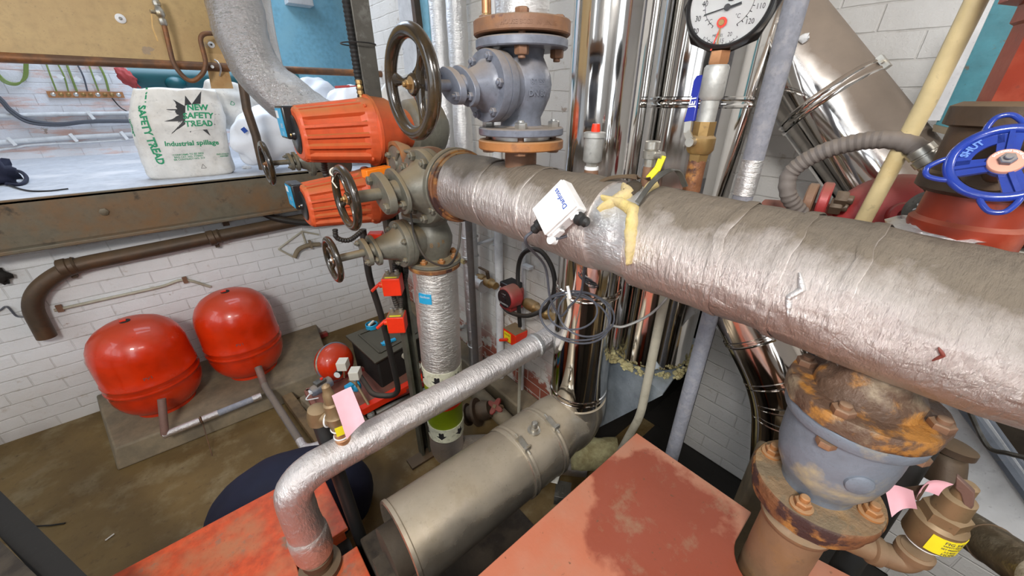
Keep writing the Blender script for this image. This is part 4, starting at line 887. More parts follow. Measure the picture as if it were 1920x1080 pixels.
b = MB(); b.lathe((x_, y_, zt_ - .006), (0, 0, 1), [(0, .005), (.012, .005), (.013, .0085), (.022, .0085), (.023, .0065), (.03, .0095), (.038, .0065), (.039, .0085), (.048, .0085), (.05, .006)], 6); b.build('body', M['brass'], v)
b = MB(); c1 = V((x_ - .006, y_, zt_ + .028)); b.bar(c1, c1 + V((-.022, .004, -.002)), .008, .003); b.bar(c1 + V((-.02, .004, -.001)), c1 + V((-.058, .012, -.004)), .009, .006); b.build('lever', M['redpump'], v, bevel=.001)

t = thing('pump', 'lower of the two orange-red finned pump motors, behind the spoked black wheel', 'pump', (0.45, 1.22, 1.13))
motor(t, 1.22, 1.228, 0.238, 0.43, .062, .082, 'L')
t = thing('twin_pump_volute', 'grey cast twin pump casing behind the two orange motors', 'pump body', (0.62, 1.22, 1.12))
b = MB()
for z_ in (1.225, 1.42): b.lathe((0.57, 1.21, z_), (1, 0, 0), [(0, .060), (.02, .085), (.07, .092), (.12, .08), (.15, .04)], 40)
b.box((0.64, 1.22, 1.32), (.09, .10, .14)); b.cyl((0.64, 1.22, 1.30), (0.64, 1.08, 1.305), .05, seg=28); b.build('casing', M['greygreen'], t)
c = P(706, 322, y=1.06)
t = thing('nameplate_block', 'small bright orange tag block beside the header valve bonnet', 'tag', (c.x, c.y, c.z - .01))
b = MB(); b.box(c, (.075, .03, .022), (V((1, .15, .05)), V((-.15, 1, 0)), V((0, 0, 1)))); lab(b.build('block', M['redbox'], t, bevel=.002), 'orange block'); t.children[0].data.materials[0] = plain('orange_plastic', (.9, .22, .01), .4)
b = MB(); b.box(c + V((-.02, -.0155, .002)), (.02, .001, .012)); b.build('logo_patch', M['printblack'], t)
# hoses under the motors
def hose(name, label, pts, r, m, cat='hose', corr=0, seg=14, step=.004):
    pp = smooth_path(pts, 10)
    b = MB()
    if corr:
        pp = subdiv(pp, corr / 4); rr = [r * (1 + .10 * math.sin(i * PI / 2)) for i in range(len(pp))]; b.tube(pp, rr, seg)
    else: b.tube(pp, r, seg)
    return solo(b, name, m, label, cat, angle=70 if not corr else 30)
hose('flexible_conduit', 'short ribbed black conduit hanging between the two orange motors', [P(607, 300, y=1.25), P(612, 330, y=1.25), P(628, 345, y=1.25)], .009, M['blackcable'], 'cable conduit', .006)
hose('flexible_conduit', 'ribbed black conduit bowing under the lower orange motor', [P(628, 430, y=1.2), P(632, 446, y=1.2), P(655, 450, y=1.2), P(680, 432, y=1.2)], .0075, M['blackcable'], 'cable conduit', .006)

# ---- blue handwheel valve at the right edge
XW = 0.60
pc = P(1808, 420, x=XW); YW = pc.y
t = thing('gate_valve', 'red-brown valve with three-lobed blue handwheel, right edge', 'valve', (XW, YW, 1.36))
b = MB(); b.lathe((XW, YW, 1.345), (0, 0, 1), [(0, .041), (.02, .041), (.024, .043), (.044, .043), (.048, .039), (.075, .038)], 40); b.build('lower_pipe', M['redpipe'], t)
b = MB(); b.lathe((XW, YW, 1.418), (0, 0, 1), [(0, .044), (.004, .050), (.018, .050), (.02, .044), (.06, .044), (.062, .050), (.078, .050), (.082, .042)], 40); b.cyl((XW, YW, 1.455), (XW - .06, YW, 1.455), .034, .026, 28); lab(b.build('body', M['rustdark'], t), 'grimy valve body')
b = MB(); b.lathe((XW, YW, 1.50), (0, 0, 1), [(0, .034), (.06, .034), (.062, .037), (.075, .037), (.078, .050), (.09, .050), (.091, .040), (.10, .042), (.101, .056), (.13, .056), (.131, .04), (.3, .04)], 8); b.build('upper_pipe', M['redpipe'], t)
wc = P(1885, 305, x=0.50); zc_ = wc.z; ywc = wc.y
b = MB(); R_ = .0415; e1, e2 = V((0, -1, 0)), V((0, 0, 1))   # seen from -X: right = -Y, up = +Z
def wring(rad0, rad1, lob, n=120):
    out = []
    for k in range(n):
        a = 2 * PI * k / n; out.append(a)
    return out
rr_ = []
for k in range(96):
    a = 2 * PI * k / 96
    u = e1 * math.cos(a) + e2 * math.sin(a)
    rr_.append([wc + u * (R_ + .0052 * math.cos(q)) + V((-1, 0, 0)) * .0046 * math.sin(q) for q in [2 * PI * j / 10 for j in range(10)]])
b.ringloft(rr_, False, True)
for k in range(3):
    pass
lob_a = [math.radians(q) for q in (97, 97 + 87, 97 + 87 + 107, 10)]
lob_a = [math.radians(q) for q in (108, 199, 282, 15)]
for a in lob_a:                                            # looped grips outside the rim
    u = e1 * math.cos(a) + e2 * math.sin(a); w = -e1 * math.sin(a) + e2 * math.cos(a)
    pts = [wc + u * (R_ - .001) + w * .0145, wc + u * (R_ + .008) + w * .0115, wc + u * (R_ + .017) + w * .005, wc + u * (R_ + .017) - w * .005, wc + u * (R_ + .008) - w * .0115, wc + u * (R_ - .001) - w * .0145]
    b.tube(smooth_path(pts, 5), .0030, 8)
hw = b.build('handwheel', M['bluewheel'], t, angle=70)
b = MB()
for a in [math.radians(q) for q in (100, 200, 300)]:      # web and spokes
    u = e1 * math.cos(a) + e2 * math.sin(a); w = -e1 * math.sin(a) + e2 * math.cos(a)
    b.prism([wc + V((.004, 0, 0)) + u * .010 + w * .008, wc + V((.004, 0, 0)) + u * .041 + w * .010, wc + V((.004, 0, 0)) + u * .041 - w * .010, wc + V((.004, 0, 0)) + u * .010 - w * .008], V((-.004, 0, 0)))
    b.bar(wc + u * .012 + V((-.001, 0, 0)), wc + u * .038, .004, .006, (1, 0, 0))
b.lathe(wc + V((.005, 0, 0)), XN, [(0, .015), (.006, .015)], 32)
b.build('spokes', M['bluewheel'], hw)
b = MB()                                                   # letter band between two spokes
n = 24; a0, a1 = math.radians(108), math.radians(196)
inn, out_ = .0255, .0395
poly = [wc + (e1 * math.cos(a0 + (a1 - a0) * k / n) + e2 * math.sin(a0 + (a1 - a0) * k / n)) * out_ for k in range(n + 1)] + [wc + (e1 * math.cos(a0 + (a1 - a0) * k / n) + e2 * math.sin(a0 + (a1 - a0) * k / n)) * inn for k in range(n, -1, -1)]
vs = poly + [p + V((.003, 0, 0)) for p in poly]; m_ = n + 1
fs = [(k, k + 1, 2 * m_ - 2 - k, 2 * m_ - 1 - k) for k in range(n)] + [(2 * m_ + k, 2 * m_ + k + 1, 2 * m_ + 2 * m_ - 2 - k, 2 * m_ + 2 * m_ - 1 - k) for k in range(n)] + [(k, (k + 1) % (2 * m_), 2 * m_ + (k + 1) % (2 * m_), 2 * m_ + k) for k in range(2 * m_)]
b.add(vs, fs); wb = b.build('letter_band', M['bluewheel'], hw)
b = MB(); am = math.radians(156)
text_on(b, 'SHUT', .009, lambda X, Y: wc + (e1 * math.cos(am - X / .0325) + e2 * math.sin(am - X / .0325)) * (.0325 + Y) + V((-.0012, 0, 0)), .0004)
b.build('raised_letters', lighter := plain('light_blue_letters', (.12, .22, .55), .3), wb)
b = MB(); b.lathe(wc + V((.002, 0, 0)), XN, [(0, .0142), (.006, .0142), (.007, .0135)], 40); o = lab(b.build('hub_disc', plain('salmon_disc', (.62, .30, .22), .5), hw), 'salmon name disc at the hub')
b = MB(); text_on(b, 'SAUNDERS VALVE CO', .0030, lambda X, Y: wc + (e1 * math.cos(PI / 2 - X / .0112) + e2 * math.sin(PI / 2 - X / .0112)) * (.0112 + Y) + V((-.0054, 0, 0)), .00012)
b.build('disc_lettering', M['printwhite'], o)
b = MB(); b.hexn(wc + V((-.005, 0, 0)), XN, .0068, .006, .004, .0034); b.build('hub_nut', M['bluegrey'], hw)
b = MB(); b.cyl((XW - .045, YW, 1.440), (wc.x + .006, ywc, wc.z - .004), .008, seg=16); b.build('stem', M['rustdark'], t)
_c = wc - WORLD[t.name]
hw.matrix_local = Matrix.Translation(_c) @ Matrix.Rotation(math.radians(35), 4, 'Y') @ Matrix.Scale(.72, 4) @ Matrix.Translation(-_c)

# ---- rusty flanged valve under the header
y = -0.010
t = thing('flanged_valve', 'heavily rusted flanged valve with pale blue-grey body under the header, lower right', 'valve', (XH, y, 0.84))
rv = t
def rusty(prof, name, m, seg=64, amp=.0016, label=None):
    b = MB(); b.lathe((XH, y, 0), (0, 0, 1), prof, seg)
    for i, v in enumerate(b.v):
        d = V((v.x - XH, v.y - y, 0))
        if d.length > 1e-3: b.v[i] = v + d.normalized() * amp * noise.noise(v * 55) + V((0, 0, amp * .8 * noise.noise(v * 70 + V((5, 0, 0)))))
    o = b.build(name, m, t, angle=50); 
    if label: lab(o, label)
    return o
def dens(prof):
    out = [prof[0]]
    for (a, r), (c, s) in zip(prof, prof[1:]):
        n = max(1, int(math.hypot(c - a, s - r) / .006))
        out += [(a + (c - a) * k / n, r + (s - r) * k / n) for k in range(1, n + 1)]
    return out
rusty(dens([(1.196, .053), (1.197, .050), (1.210, .047), (1.215, .041), (1.224, .038), (1.25, .033)]), 'neck', M['rusttop'], amp=.004)
rusty(dens([(1.175, .070), (1.177, .073), (1.192, .0735), (1.197, .072), (1.198, .001)]), 'top_flange', M['rusttop'], 80, amp=.0022)
rusty(dens([(1.158, .068), (1.160, .069), (1.172, .070), (1.174, .069)]), 'body_flange', M['palebluegrey'], amp=.0005)
rusty(dens([(1.040, .040), (1.048, .041), (1.060, .046), (1.075, .053), (1.095, .058), (1.12, .060), (1.14, .060), (1.155, .060), (1.163, .062)]), 'body', M['palebluegrey'], amp=.0006)
b = MB(); aa = ac - .30; q = V((XH + math.cos(aa) * .056, y + math.sin(aa) * .056, 1.112)); b.lathe(q, (math.cos(aa), math.sin(aa), 0), [(0, .014), (.005, .0135), (.007, .010), (.0071, .001)], 24); b.build('boss', M['palebluegrey'], t)
rusty(dens([(1.018, .069), (1.020, .072), (1.036, .073), (1.040, .071), (1.0405, .001)]), 'bottom_flange', M['rust'], 80, amp=.0014)
rusty(dens([(1.002, .001), (1.003, .067), (1.017, .069), (1.018, .067)]), 'companion_flange', M['rust'], amp=.0014)
rusty(dens([(.955, .034), (.985, .036), (1.002, .044)]), 'weld_neck', M['tanpipe'], amp=.0006)
rusty(dens([(.30, .040), (.955, .040), (.958, .044), (.966, .045), (.970, .037), (.975, .036)]), 'drop_pipe', M['tanpipe'], amp=.0004)
for a, zz, up in ((ac - 1.0, 1.196, 1), (ac - 1.0 + PI / 2, 1.196, 1), (ac - 1.0 + PI, 1.196, 1), (ac - 1.0 - PI / 2, 1.196, 1)):
    q = V((XH + math.cos(a) * .062, y + math.sin(a) * .062, zz)); b = MB(); b.hexn(q, (0, 0, up), .011, .009, .006, .006)
    b.build('bolt', M['rustbrown'], t)
    b = MB(); b.hexn(q + V((0, 0, -.040)), (0, 0, -1), .010, .009, .003); b.build('nut', M['rustbrown'], t)
for a in (ac - .9, ac + .7, ac + 2.2, ac - 2.5):
    q = V((XH + math.cos(a) * .056, y + math.sin(a) * .056, 1.040)); b = MB(); b.lathe(q, (0, 0, 1), [(0, .013), (.003, .013), (.0035, .011)], 20); b.hexn(q + V((0, 0, .003)), (0, 0, 1), .0095, .008, .008, .0055); b.build('bolt', M['orangeflange'], t)

# ================================================================ expansion vessels and their pipes
def vessel(label, X, Y, R, H, seat=.10):
    t = thing('expansion_vessel', label, 'expansion vessel', (X, Y, seat), 'red expansion vessels on the pad')
    prof = [(0.012, .56), (.05, .72), (.10, .84), (.16, .93), (.23, .985), (.30, 1.0), (.345, 1.0), (.352, 1.02), (.36, 1.025), (.372, 1.0), (.375, 1.0), (.42, 1.0), (.428, 1.018), (.436, 1.02), (.446, 1.0), (.60, 1.0), (.72, .985), (.80, .93), (.87, .84), (.93, .69), (.97, .50), (.99, .30), (1.0, .08)]
    b = MB(); b.lathe((X, Y, seat), (0, 0, 1), [(h * H, r * R) for h, r in prof], 72); b.build('shell', M['tank'], t, angle=60)
    b = MB(); b.lathe((X, Y, seat), (0, 0, 1), [(0, R * .66), (.006, R * .66), (.03, R * .60), (.045, R * .56)], 48, False); b.build('foot_ring', M['tank'], t)
    b = MB(); b.lathe((X, Y, seat + H - .002), (0, 0, 1), [(0, .020), (.004, .019), (.005, .012)], 24); o = b.build('valve_cap_seat', M['soot'], t)
    b = MB(); b.box((X - .006, Y, seat + H + .003), (.022, .014, .008)); b.build('cap', M['redbox'], o)
    aa = math.atan2(-Y, -X) - .12
    b = MB(); text_on(b, 'PV1', .022, lambda x, y: V((X, Y, seat + H * .53 + y)) + V((math.cos(aa + x / R), math.sin(aa + x / R), 0)) * (R + .0006)); b.build('stencil_mark', M['printgrey'], t)
    return t
vessel('nearer left red expansion vessel, a short brown lagged pipe rising at its foot', -0.41, 2.301, .182, .485)
vessel('right-hand red expansion vessel, nearer the grey valves, beside the corner of the pad', -0.017, 2.324, .180, .500)
def zhit(px, py, z): return P(px, py, z=z)
a, c0 = P(310, 815, z=.13), P(490, 742, z=.13)
top = P(303, 748, y=a.y + .06)
t = thing('vessel_pipe', 'grey and silver lagged pipe linking the foot of the left vessel to the tee', 'pipe', (a.x, a.y, 0.10))
b = MB(); b.tube(fillet([top, a + V((0, 0, .005)), a.lerp(c0, .03)], .01, 6), .0155, 20); lab(b.build('taped_length', M['lagpink'], t), 'brown taped lagging')
b = MB(); b.tube([a.lerp(c0, -.02), a.lerp(c0, .33)], .0165, 20); b.build('silver_tape', M['foil_x'], t)
b = MB(); b.tube([a.lerp(c0, .36), a.lerp(c0, .52)], .0165, 20); b.build('silver_tape', M['foil_x'], t)
b = MB(); b.tube([a.lerp(c0, .5), a.lerp(c0, .93)], .0155, 20); b.build('grey_lagging', M['greylag'], t)
b = MB(); b.tube([a.lerp(c0, .90), a.lerp(c0, 1.0)], .0170, 20); b.build('silver_tape', M['foil_x'], t)
h1 = a.lerp(c0, .345); h2 = P(398, 855, z=0.0)
b = MB(); b.torus(h1, (c0 - a), .018, .002, 24, 8); b.cyl(h1 + V((0, 0, -.015)), h2, .0022, seg=8); solo(b, 'pipe_support', M['rustpipe'], 'thin rod and ring propping the silver vessel pipe off the floor', 'pipe support')
k1, k2 = P(484, 688, z=.22), P(497, 725, z=.14)
d1_, d2_ = P(572, 842, z=.10), P(640, 822, z=.10)
t = thing('vessel_pipe', 'brown-grey lagged pipe from the foot of the right vessel running to the elbow', 'pipe', (d1_.x, d1_.y, .085))
b = MB(); b.tube(fillet([k1, k2, d1_, d2_, P(780, 742, z=.10)], .03, 6), .0165, 20); b.build('lagging', M['darklag'], t)
b = MB(); b.tube([k1, k2], .0175, 20); lab(b.build('taped_length', M['lagpink'], t), 'brown taped lagging')
b = MB(); b.tube(fillet([d1_.lerp(k2, .12), d1_, d2_.lerp(d1_, .4)], .03, 6), .0178, 20); b.build('silver_tape', M['foil_x'], t)
# timber plank and low block beside it
b = MB(); b.bar(P(540, 745, z=.04), P(640, 880, z=.02), .05, .05); solo(b, 'timber_rail', M['wood'], 'dirty timber rail on the floor beside the lagged vessel pipe', 'timber', bevel=.003)
b = MB(); q = [P(560, 745, z=.11), P(620, 712, z=.11), P(690, 785, z=.11), P(650, 822, z=.11)]; b.prism(q, (0, 0, -.11)); solo(b, 'plinth_block', M['concrete'], 'low concrete block under the pressurisation unit', 'concrete block', bevel=.008)

# ================================================================ pressurisation set
t = thing('base_tray', 'red steel base tray under the small round vessel', 'steel base', P(690, 740, z=.14))
b = MB()
for u_, v_ in (((575, 735), (775, 655)), ((575, 735), (610, 800)), ((610, 800), (800, 715)), ((775, 655), (800, 715))): b.bar(P(*u_, z=.155), P(*v_, z=.155), .02, .03)
b.build('frame_rails', M['redpump'], t)
b = MB(); b.prism([P(575, 735, z=.15), P(775, 655, z=.15), P(800, 715, z=.15), P(610, 800, z=.15)], (0, 0, -.006)); b.build('tray', M['redpump'], t)
b = MB(); b.bar(P(678, 770, z=.17), P(800, 705, z=.17), .035, .035); lab(b.build('front_rail', M['redbox'], t), 'bright red front rail')
c = P(628, 678, z=.27)
t = thing('expansion_vessel', 'small round red vessel with a pale rim, lying behind two cream switches', 'expansion vessel', c + V((0, 0, -.10)))
ax = (V((0, 0, CAM_H)) - c).normalized(); ax = (ax + V((.35, .25, -.35))).normalized(); Rv = .098
b = MB(); b.lathe(c, ax, [(-.06, Rv * .45), (-.055, Rv * .75), (-.035, Rv * .95), (-.012, Rv), (.002, Rv), (.018, Rv * .97), (.040, Rv * .85), (.056, Rv * .62), (.066, Rv * .3), (.068, .004)], 56); b.build('shell', M['tank'], t, angle=60)
b = MB(); b.torus(c, ax, Rv + .001, .0045, 56, 10); lab(b.build('clamp_rim', M['palebluegrey'], t), 'pale grey rim')
def cube_switch(px, py, z_, label):
    c = P(px, py, z=z_); t = thing('pressure_switch', label, 'pressure switch', c + V((0, 0, -.03)), 'cream pressure switches')
    u = V((.80, -.6, 0)).normalized(); w = V((.6, .80, 0))
    b = MB(); b.box(c, (.045, .05, .045), (u, w, V((0, 0, 1)))); b.build('cover', M['cream'], t, bevel=.002)
    b = MB(); b.box(c - u * .023, (.001, .026, .02), (u, w, V((0, 0, 1)))); b.build('window', M['printblack'], t)
    b = MB(); b.cyl(c + V((0, 0, -.02)), c + V((-.01, -.01, -.07)), .004, seg=10); b.build('capillary', M['dullbrass'], t)
cube_switch(643, 683, .37, 'cream cube pressure switch against the small round red vessel')
cube_switch(666, 700, .36, 'cream cube pressure switch nearest the pink tag')
c = P(633, 702, z=.33); axg = (V((0, 0, CAM_H)) - c).normalized() + V((-.9, -.3, -.5))
t = thing('pressure_gauge', 'tiny black-cased gauge beside the cream switches', 'gauge', c + V((0, 0, -.02)))
b = MB(); b.lathe(c, axg, [(-.018, .016), (.004, .018), (.005, .0165)], 24); b.build('case', M['gaugeblack'], t)
b = MB(); b.lathe(c + axg.normalized() * .005, axg, [(0, .0155), (.0006, .0155)], 24); b.build('dial', M['dial'], t)
c = P(602, 725, z=.26)
t = thing('booster_pump', 'small grey pump motor with orange button by the pink tag', 'pump', c + V((0, 0, -.05)))
u = (P(622, 712, z=.26) - P(585, 735, z=.26)).normalized()
b = MB(); b.lathe(c - u * .05, u, [(0, .020), (.01, .026), (.05, .028), (.10, .027), (.105, .018)], 28); b.build('motor', M['bluegrey'], t)
b = MB(); b.box(c + V((0, 0, .028)), (.05, .035, .02), (u, V((-u.y, u.x, 0)), V((0, 0, 1)))); b.build('terminal_box', M['strut'], t, bevel=.002)
b = MB(); b.cyl(c + u * .012 + V((0, 0, .036)), c + u * .012 + V((0, 0, .044)), .007); lab(b.build('button', M['redbox'], t), 'orange-red button')
b = MB(); b.box(c - u * .05 + V((0, 0, .005)), (.02, .02, .012)); b.tube(smooth_path([c - u * .055, c - u * .08 + V((0, 0, -.02)), c - u * .05 + V((.02, -.02, -.03))]), .003, 8); lab(b.build('white_connector', M['white'], t), 'white plastic connector')
c = P(660, 728, z=.22)
t = thing('booster_pump', 'blue pump casting half behind the pink tag', 'pump', c + V((0, 0, -.03)))
b = MB(); b.lathe(c, u, [(0, .02), (.01, .03), (.03, .032), (.04, .02)], 24); b.box(c + V((0, 0, .02)), (.06, .03, .02), (u, V((-u.y, u.x, 0)), V((0, 0, 1)))); b.build('casing', M['bluelabel'], t, bevel=.002)
b = MB(); b.tube(fillet([P(655, 712, z=.25), P(668, 720, z=.25), P(693, 762, z=.18), P(694, 772, z=.14)], .02, 5), .007, 12); solo(b, 'copper_tube', M['dullbrass'], 'thin dull tube from the blue casting to the floor pipe', 'pipe')
c = P(695, 775, z=.12); b = MB(); b.lathe(c + V((0, 0, -.02)), (0, 0, 1), [(0, .018), (.02, .018), (.021, .014), (.03, .014), (.032, .008), (.05, .008)], 8); solo(b, 'stop_valve', M['galvpipe'], 'grey screwed fitting on the floor pipe', 'pipe fitting')
b = MB(); b.tube([P(705, 775, z=.07), P(900, 685, z=.07)], .018, 16); solo(b, 'floor_pipe', M['galvpipe'], 'brown-grey pipe along the floor behind the slim foil branch', 'pipe')
# safety valve with the pink tag, standing on the branch
c = V((P(650, 845, y=YB).x, YB, ZB + .035)); tilt = V((-.03, .02, 1)).normalized()
t = thing('safety_valve', 'bronze safety valve with a pink tag standing on the slim foil branch', 'safety valve', c)
p = lambda h: c + tilt * h
b = MB(); b.lathe(c, tilt, [(0, .020), (.006, .018), (.012, .018), (.014, .015), (.03, .016), (.032, .013)], 24); b.build('copper_base', M['copper'], t)
b = MB(); b.torus(p(.020), tilt, .0175, .0018, 28, 8); b.build('ptfe_seal', M['white'], t)
b = MB(); b.torus(p(.045), tilt, .0185, .0018, 28, 8); b.build('ptfe_seal', M['white'], t)
b = MB(); b.lathe(p(.030), tilt, [(0, .014), (.012, .015), (.014, .018), (.03, .019), (.034, .022), (.055, .023), (.06, .019), (.09, .018), (.094, .014), (.12, .0125), (.124, .010), (.14, .009), (.145, .004)], 24)
sd = V((-.6, .8, 0)); b.cyl(p(.07), p(.07) + sd * .055, .018, seg=20); b.lathe(p(.072) + sd * .05, V((-.1, .1, -1)), [(-.026, .01), (-.02, .021), (.0, .024), (.02, .023)], 24); b.build('body', M['dullbrass'], t)
b = MB(); b.torus(p(.068) + sd * .02, sd, .019, .0022, 24, 8); b.build('ptfe_seal', M['white'], t)
o_ = p(.072) + sd * .05; b = MB(); b.cyl(o_ + V((0, 0, -.02)), V((o_.x + .02, o_.y + .03, .02)), .018, seg=20); b.build('discharge_pipe', M['rubber'], t)
uu_, vv_ = V((.62, -.78, 0)), V((0, 0, 1))
nrm = (V((0, 0, CAM_H)) - p(.05)); nrm.z = 0; nrm.normalize()
b = MB(); b.box(p(.052) + nrm * .0225, (.020, .001, .026), (V((-nrm.y, nrm.x, 0)), nrm, tilt)); b.build('yellow_label', M['yellowlabel'], t)
def tag_paper(name, label, corners, m, lines, group=None, curl=.006):
    """a curling paper tag spanned by four corner points (top-left, top-right, bottom-right, bottom-left)"""
    A, B, C_, D = [V(q) for q in corners]; n = (B - A).cross(D - A).normalized(); t = thing(name, label, 'tag', min(corners, key=lambda q: q.z), group)
    f = lambda u, v: A.lerp(B, u).lerp(D.lerp(C_, u), v) + n * curl * math.sin(u * PI) * (.6 + v) + n * curl * .5 * math.sin(v * 3)
    nu, nv = 10, 12; vs = [f(i / nu, j / nv) for j in range(nv + 1) for i in range(nu + 1)]; vs2 = [q - n * .0004 for q in vs]; w = nu + 1
    b = MB(); fs = [(j * w + i, j * w + i + 1, (j + 1) * w + i + 1, (j + 1) * w + i) for j in range(nv) for i in range(nu)]
    b.add(vs, fs); b.add(vs2, fs); b.build('paper', m, t, angle=80)
    b = MB()
    for k in range(lines):
        v0 = .16 + .76 * k / lines; u1 = .08; 
        while u1 < .88:
            L = random.uniform(.05, .16); u2 = min(u1 + L, .92); b.add([f(u1, v0) + n * .0005, f(u2, v0) + n * .0005, f(u2, v0 + .22 / lines) + n * .0005, f(u1, v0 + .22 / lines) + n * .0005], [(0, 1, 2, 3)])
            u1 = u2 + .03
    o = b.build('print_lines', M['printgrey'], t); o['kind'] = 'stuff'
    return t
pk = plain('pink_tag_print', (.55, .25, .30), .7); M['printgrey2'] = M['printgrey']; M['printgrey'] = pk
d_ = depth(p(.06)) - .05
tag_paper('paper_tag', 'large pink printed tag hanging on the bronze safety valve', [P(622, 742, d=d_), P(658, 725, d=d_ + .01), P(684, 790, d=d_ + .02), P(650, 824, d=d_ + .01)], M['pink'], 15)
M['printgrey'] = M['printgrey2']

# ================================================================ black tank, switches, strut
zt_ = .33
q = [P(650, 630, z=zt_), P(770, 583, z=zt_), P(800, 625, z=zt_), P(704, 680, z=zt_)]
t = thing('feed_tank', 'black plastic feed tank with a dusty lid near the corner', 'tank', (sum(q, V()) / 4) * 1.0 - V((0, 0, zt_)))
cen = sum(q, V()) / 4
b = MB(); b.prism([cen + (p_ - cen) * .93 for p_ in q], (0, 0, -.31)); b.build('tank_body', M['soot'], t, bevel=.01)
b = MB(); b.prism([cen + (p_ - cen) * 1.03 + V((0, 0, .004)) for p_ in q], (0, 0, -.014)); b.build('lid', M['tank_black'], t, bevel=.004)
b = MB()
for s0, s1 in (((.15, .2)), ((.62, .66))):
    pass
qq = [cen + (p_ - cen) * .72 + V((0, 0, .007)) for p_ in q]
for i in range(4): b.bar(qq[i], qq[(i + 1) % 4], .010, .005)
b.build('lid_rib', M['tank_black'], t)
c = P(697, 610, z=zt_ + .02)
t = thing('float_cap', 'blue ring cap with a pale plug on the black tank lid', 'cap', c + V((0, 0, -.014)))
b = MB(); b.lathe(c + V((0, 0, -.013)), (0, 0, 1), [(0, .034), (.024, .034), (.026, .030), (.004, .029)], 36, False); b.build('ring', M['bluelabel'], t)
b = MB(); b.cyl(c + V((0, 0, -.012)), c + V((0, 0, .002)), .030); b.build('inner_disc', M['soot'], t)
b = MB(); b.bar(c + V((-.02, -.012, .012)), c + V((.02, .016, .014)), .013, .012); lab(b.build('plug', M['cream'], t, bevel=.003), 'dirty cream plug')
c = P(725, 642, z=zt_ + .012); b = MB(); b.ball(c, .022, (1.3, .9, .5), 14, 8, wob=.9, wf=6); b.bar(c, c + V((.05, .0, .0)), .018, .01); solo(b, 'cloth', M['bluelabel'], 'crumpled blue cloth on the black tank lid', 'cloth')
# red rocker switch on the floor by the wall
c = P(605, 628, z=.02); b = MB(); b.box(c, (.06, .035, .03), rz=.1); b.box(c + V((0, -.003, .016)), (.04, .02, .004), rz=.1); solo(b, 'floor_socket', M['redpump'], 'small red box at the foot of the white wall', 'box', bevel=.003)

ys = 1.22
xs = P(790, 800, y=ys).x
t = thing('strut_post', 'dark grey-green slotted strut post left of the green-banded riser', 'strut', (xs, ys, 0))
tp0 = P(765, 500, y=ys)
b = MB()
for dx, w, dy, l in ((0, .042, .02, .003), ): b.box((xs, ys + .02, .62), (.042, .003, 1.24))
b.box((xs - .0205, ys, .62), (.003, .04, 1.24)); b.box((xs + .0205, ys, .62), (.003, .04, 1.24)); b.box((xs - .016, ys - .02, .62), (.010, .003, 1.24)); b.box((xs + .016, ys - .02, .62), (.010, .003, 1.24))
b.build('channel', M['greenstrut'], t)
b = MB(); b.box((xs - .03, ys - .02, .006), (.12, .06, .012)); b.build('foot_plate', M['rustdark'], t)
ysw = 1.17
def switch(px, py, label, yaw=.62):
    c = P(px, py, y=ysw); t = thing('isolator_switch', label, 'isolator switch', c + V((0, 0, -.035)), 'red isolator switches on the strut')
    u = V((math.cos(-yaw), math.sin(-yaw), 0)); w = V((-u.y, u.x, 0)); z = V((0, 0, 1)); A = (u, w, z); W, D, H_ = .062, .058, .066
    b = MB(); b.box(c, (W, D, H_), A); b.build('housing', M['redbox'], t, bevel=.003)
    b = MB(); b.box(c + z * (H_ / 2 + .0006), (W * .9, D * .9, .001), A); o = lab(b.build('dusty_top', M['dullbrass'], t), 'dust-covered top')
    b = MB(); b.box(c + z * (H_ / 2 + .0016) - w * .018, (W * .65, .008, .0008), A); b.build('strip_label', M['yellowlabel'], t)
    f = c - u * (W / 2)         # face with the lever (towards -X)
    b = MB(); b.box(f - u * .0012, (.002, D * .68, H_ * .8), A); o = lab(b.build('face_plate', M['yellowlabel'], t), 'yellow warning plate')
    b = MB(); fn = flat(f - u * .0024 + z * .016, -w, z, .0003); text_on(b, 'DANGER', .0068, fn); text_on(b, '/\\', .012, flat(f - u * .0024 + z * .005 + w * .008, -w, z, .0003)); text_on(b, '400 V', .0068, flat(f - u * .0024 - z * .018, -w, z, .0003)); b.build('plate_print', M['printblack'], o)
    b = MB(); b.cyl(f, f - u * .016, .011, seg=20); g = f - u * .014; b.bar(g + z * .004 + w * .005, g - u * .030 - z * .020 - w * .01, .010, .009); b.build('lever', M['redbox'], t, bevel=.002)
    for s in (-1, 1):
        g = f + w * s * D * .40 + z * -s * H_ * .38; b = MB(); b.cyl(g, g - u * .003, .003, seg=10); b.build('screw', M['brass'], t)
    for s in (-1, 1):
        g = c + z * (H_ / 2) + u * .008 * s + w * .012; b = MB(); b.lathe(g + u * .008 * s, z, [(0, .009), (.006, .009), (.007, .007), (.016, .0075), (.017, .006)], 12); b.build('cable_gland', M['nickel'], t)
    return c
s1_ = switch(737, 533, 'upper red isolator switch on the strut, just below the lowest grey valve')
s2_ = switch(745, 603, 'lower red isolator switch on the strut, above the black tank')
hose('flexible_conduit', 'ribbed black conduit between the two red isolators', [s2_ + V((.012, .012, .05)), s2_ + V((.013, .03, .09)), s1_ + V((.018, .03, -.02)), s1_ + V((.03, .035, .06))], .0085, M['blackcable'], 'cable conduit', .006)
hose('flexible_conduit', 'ribbed conduit rising behind the lower red isolator', [s2_ + V((.025, .008, .05)), s2_ + V((.04, .02, .10)), s2_ + V((.075, .03, .18)), s2_ + V((.08, .04, .34))], .0085, M['blackcable'], 'cable conduit', .006)
c = P(726, 437, y=1.35)
b = MB(); b.box(P(706, 448, y=1.3), (.05, .04, .05), rz=-.6); solo(b, 'isolator_switch', M['redbox'], 'red isolator mostly hidden behind the grey valves', 'isolator switch', 'red isolator switches on the strut', bevel=.003)
b = MB(); yb_ = 1.28
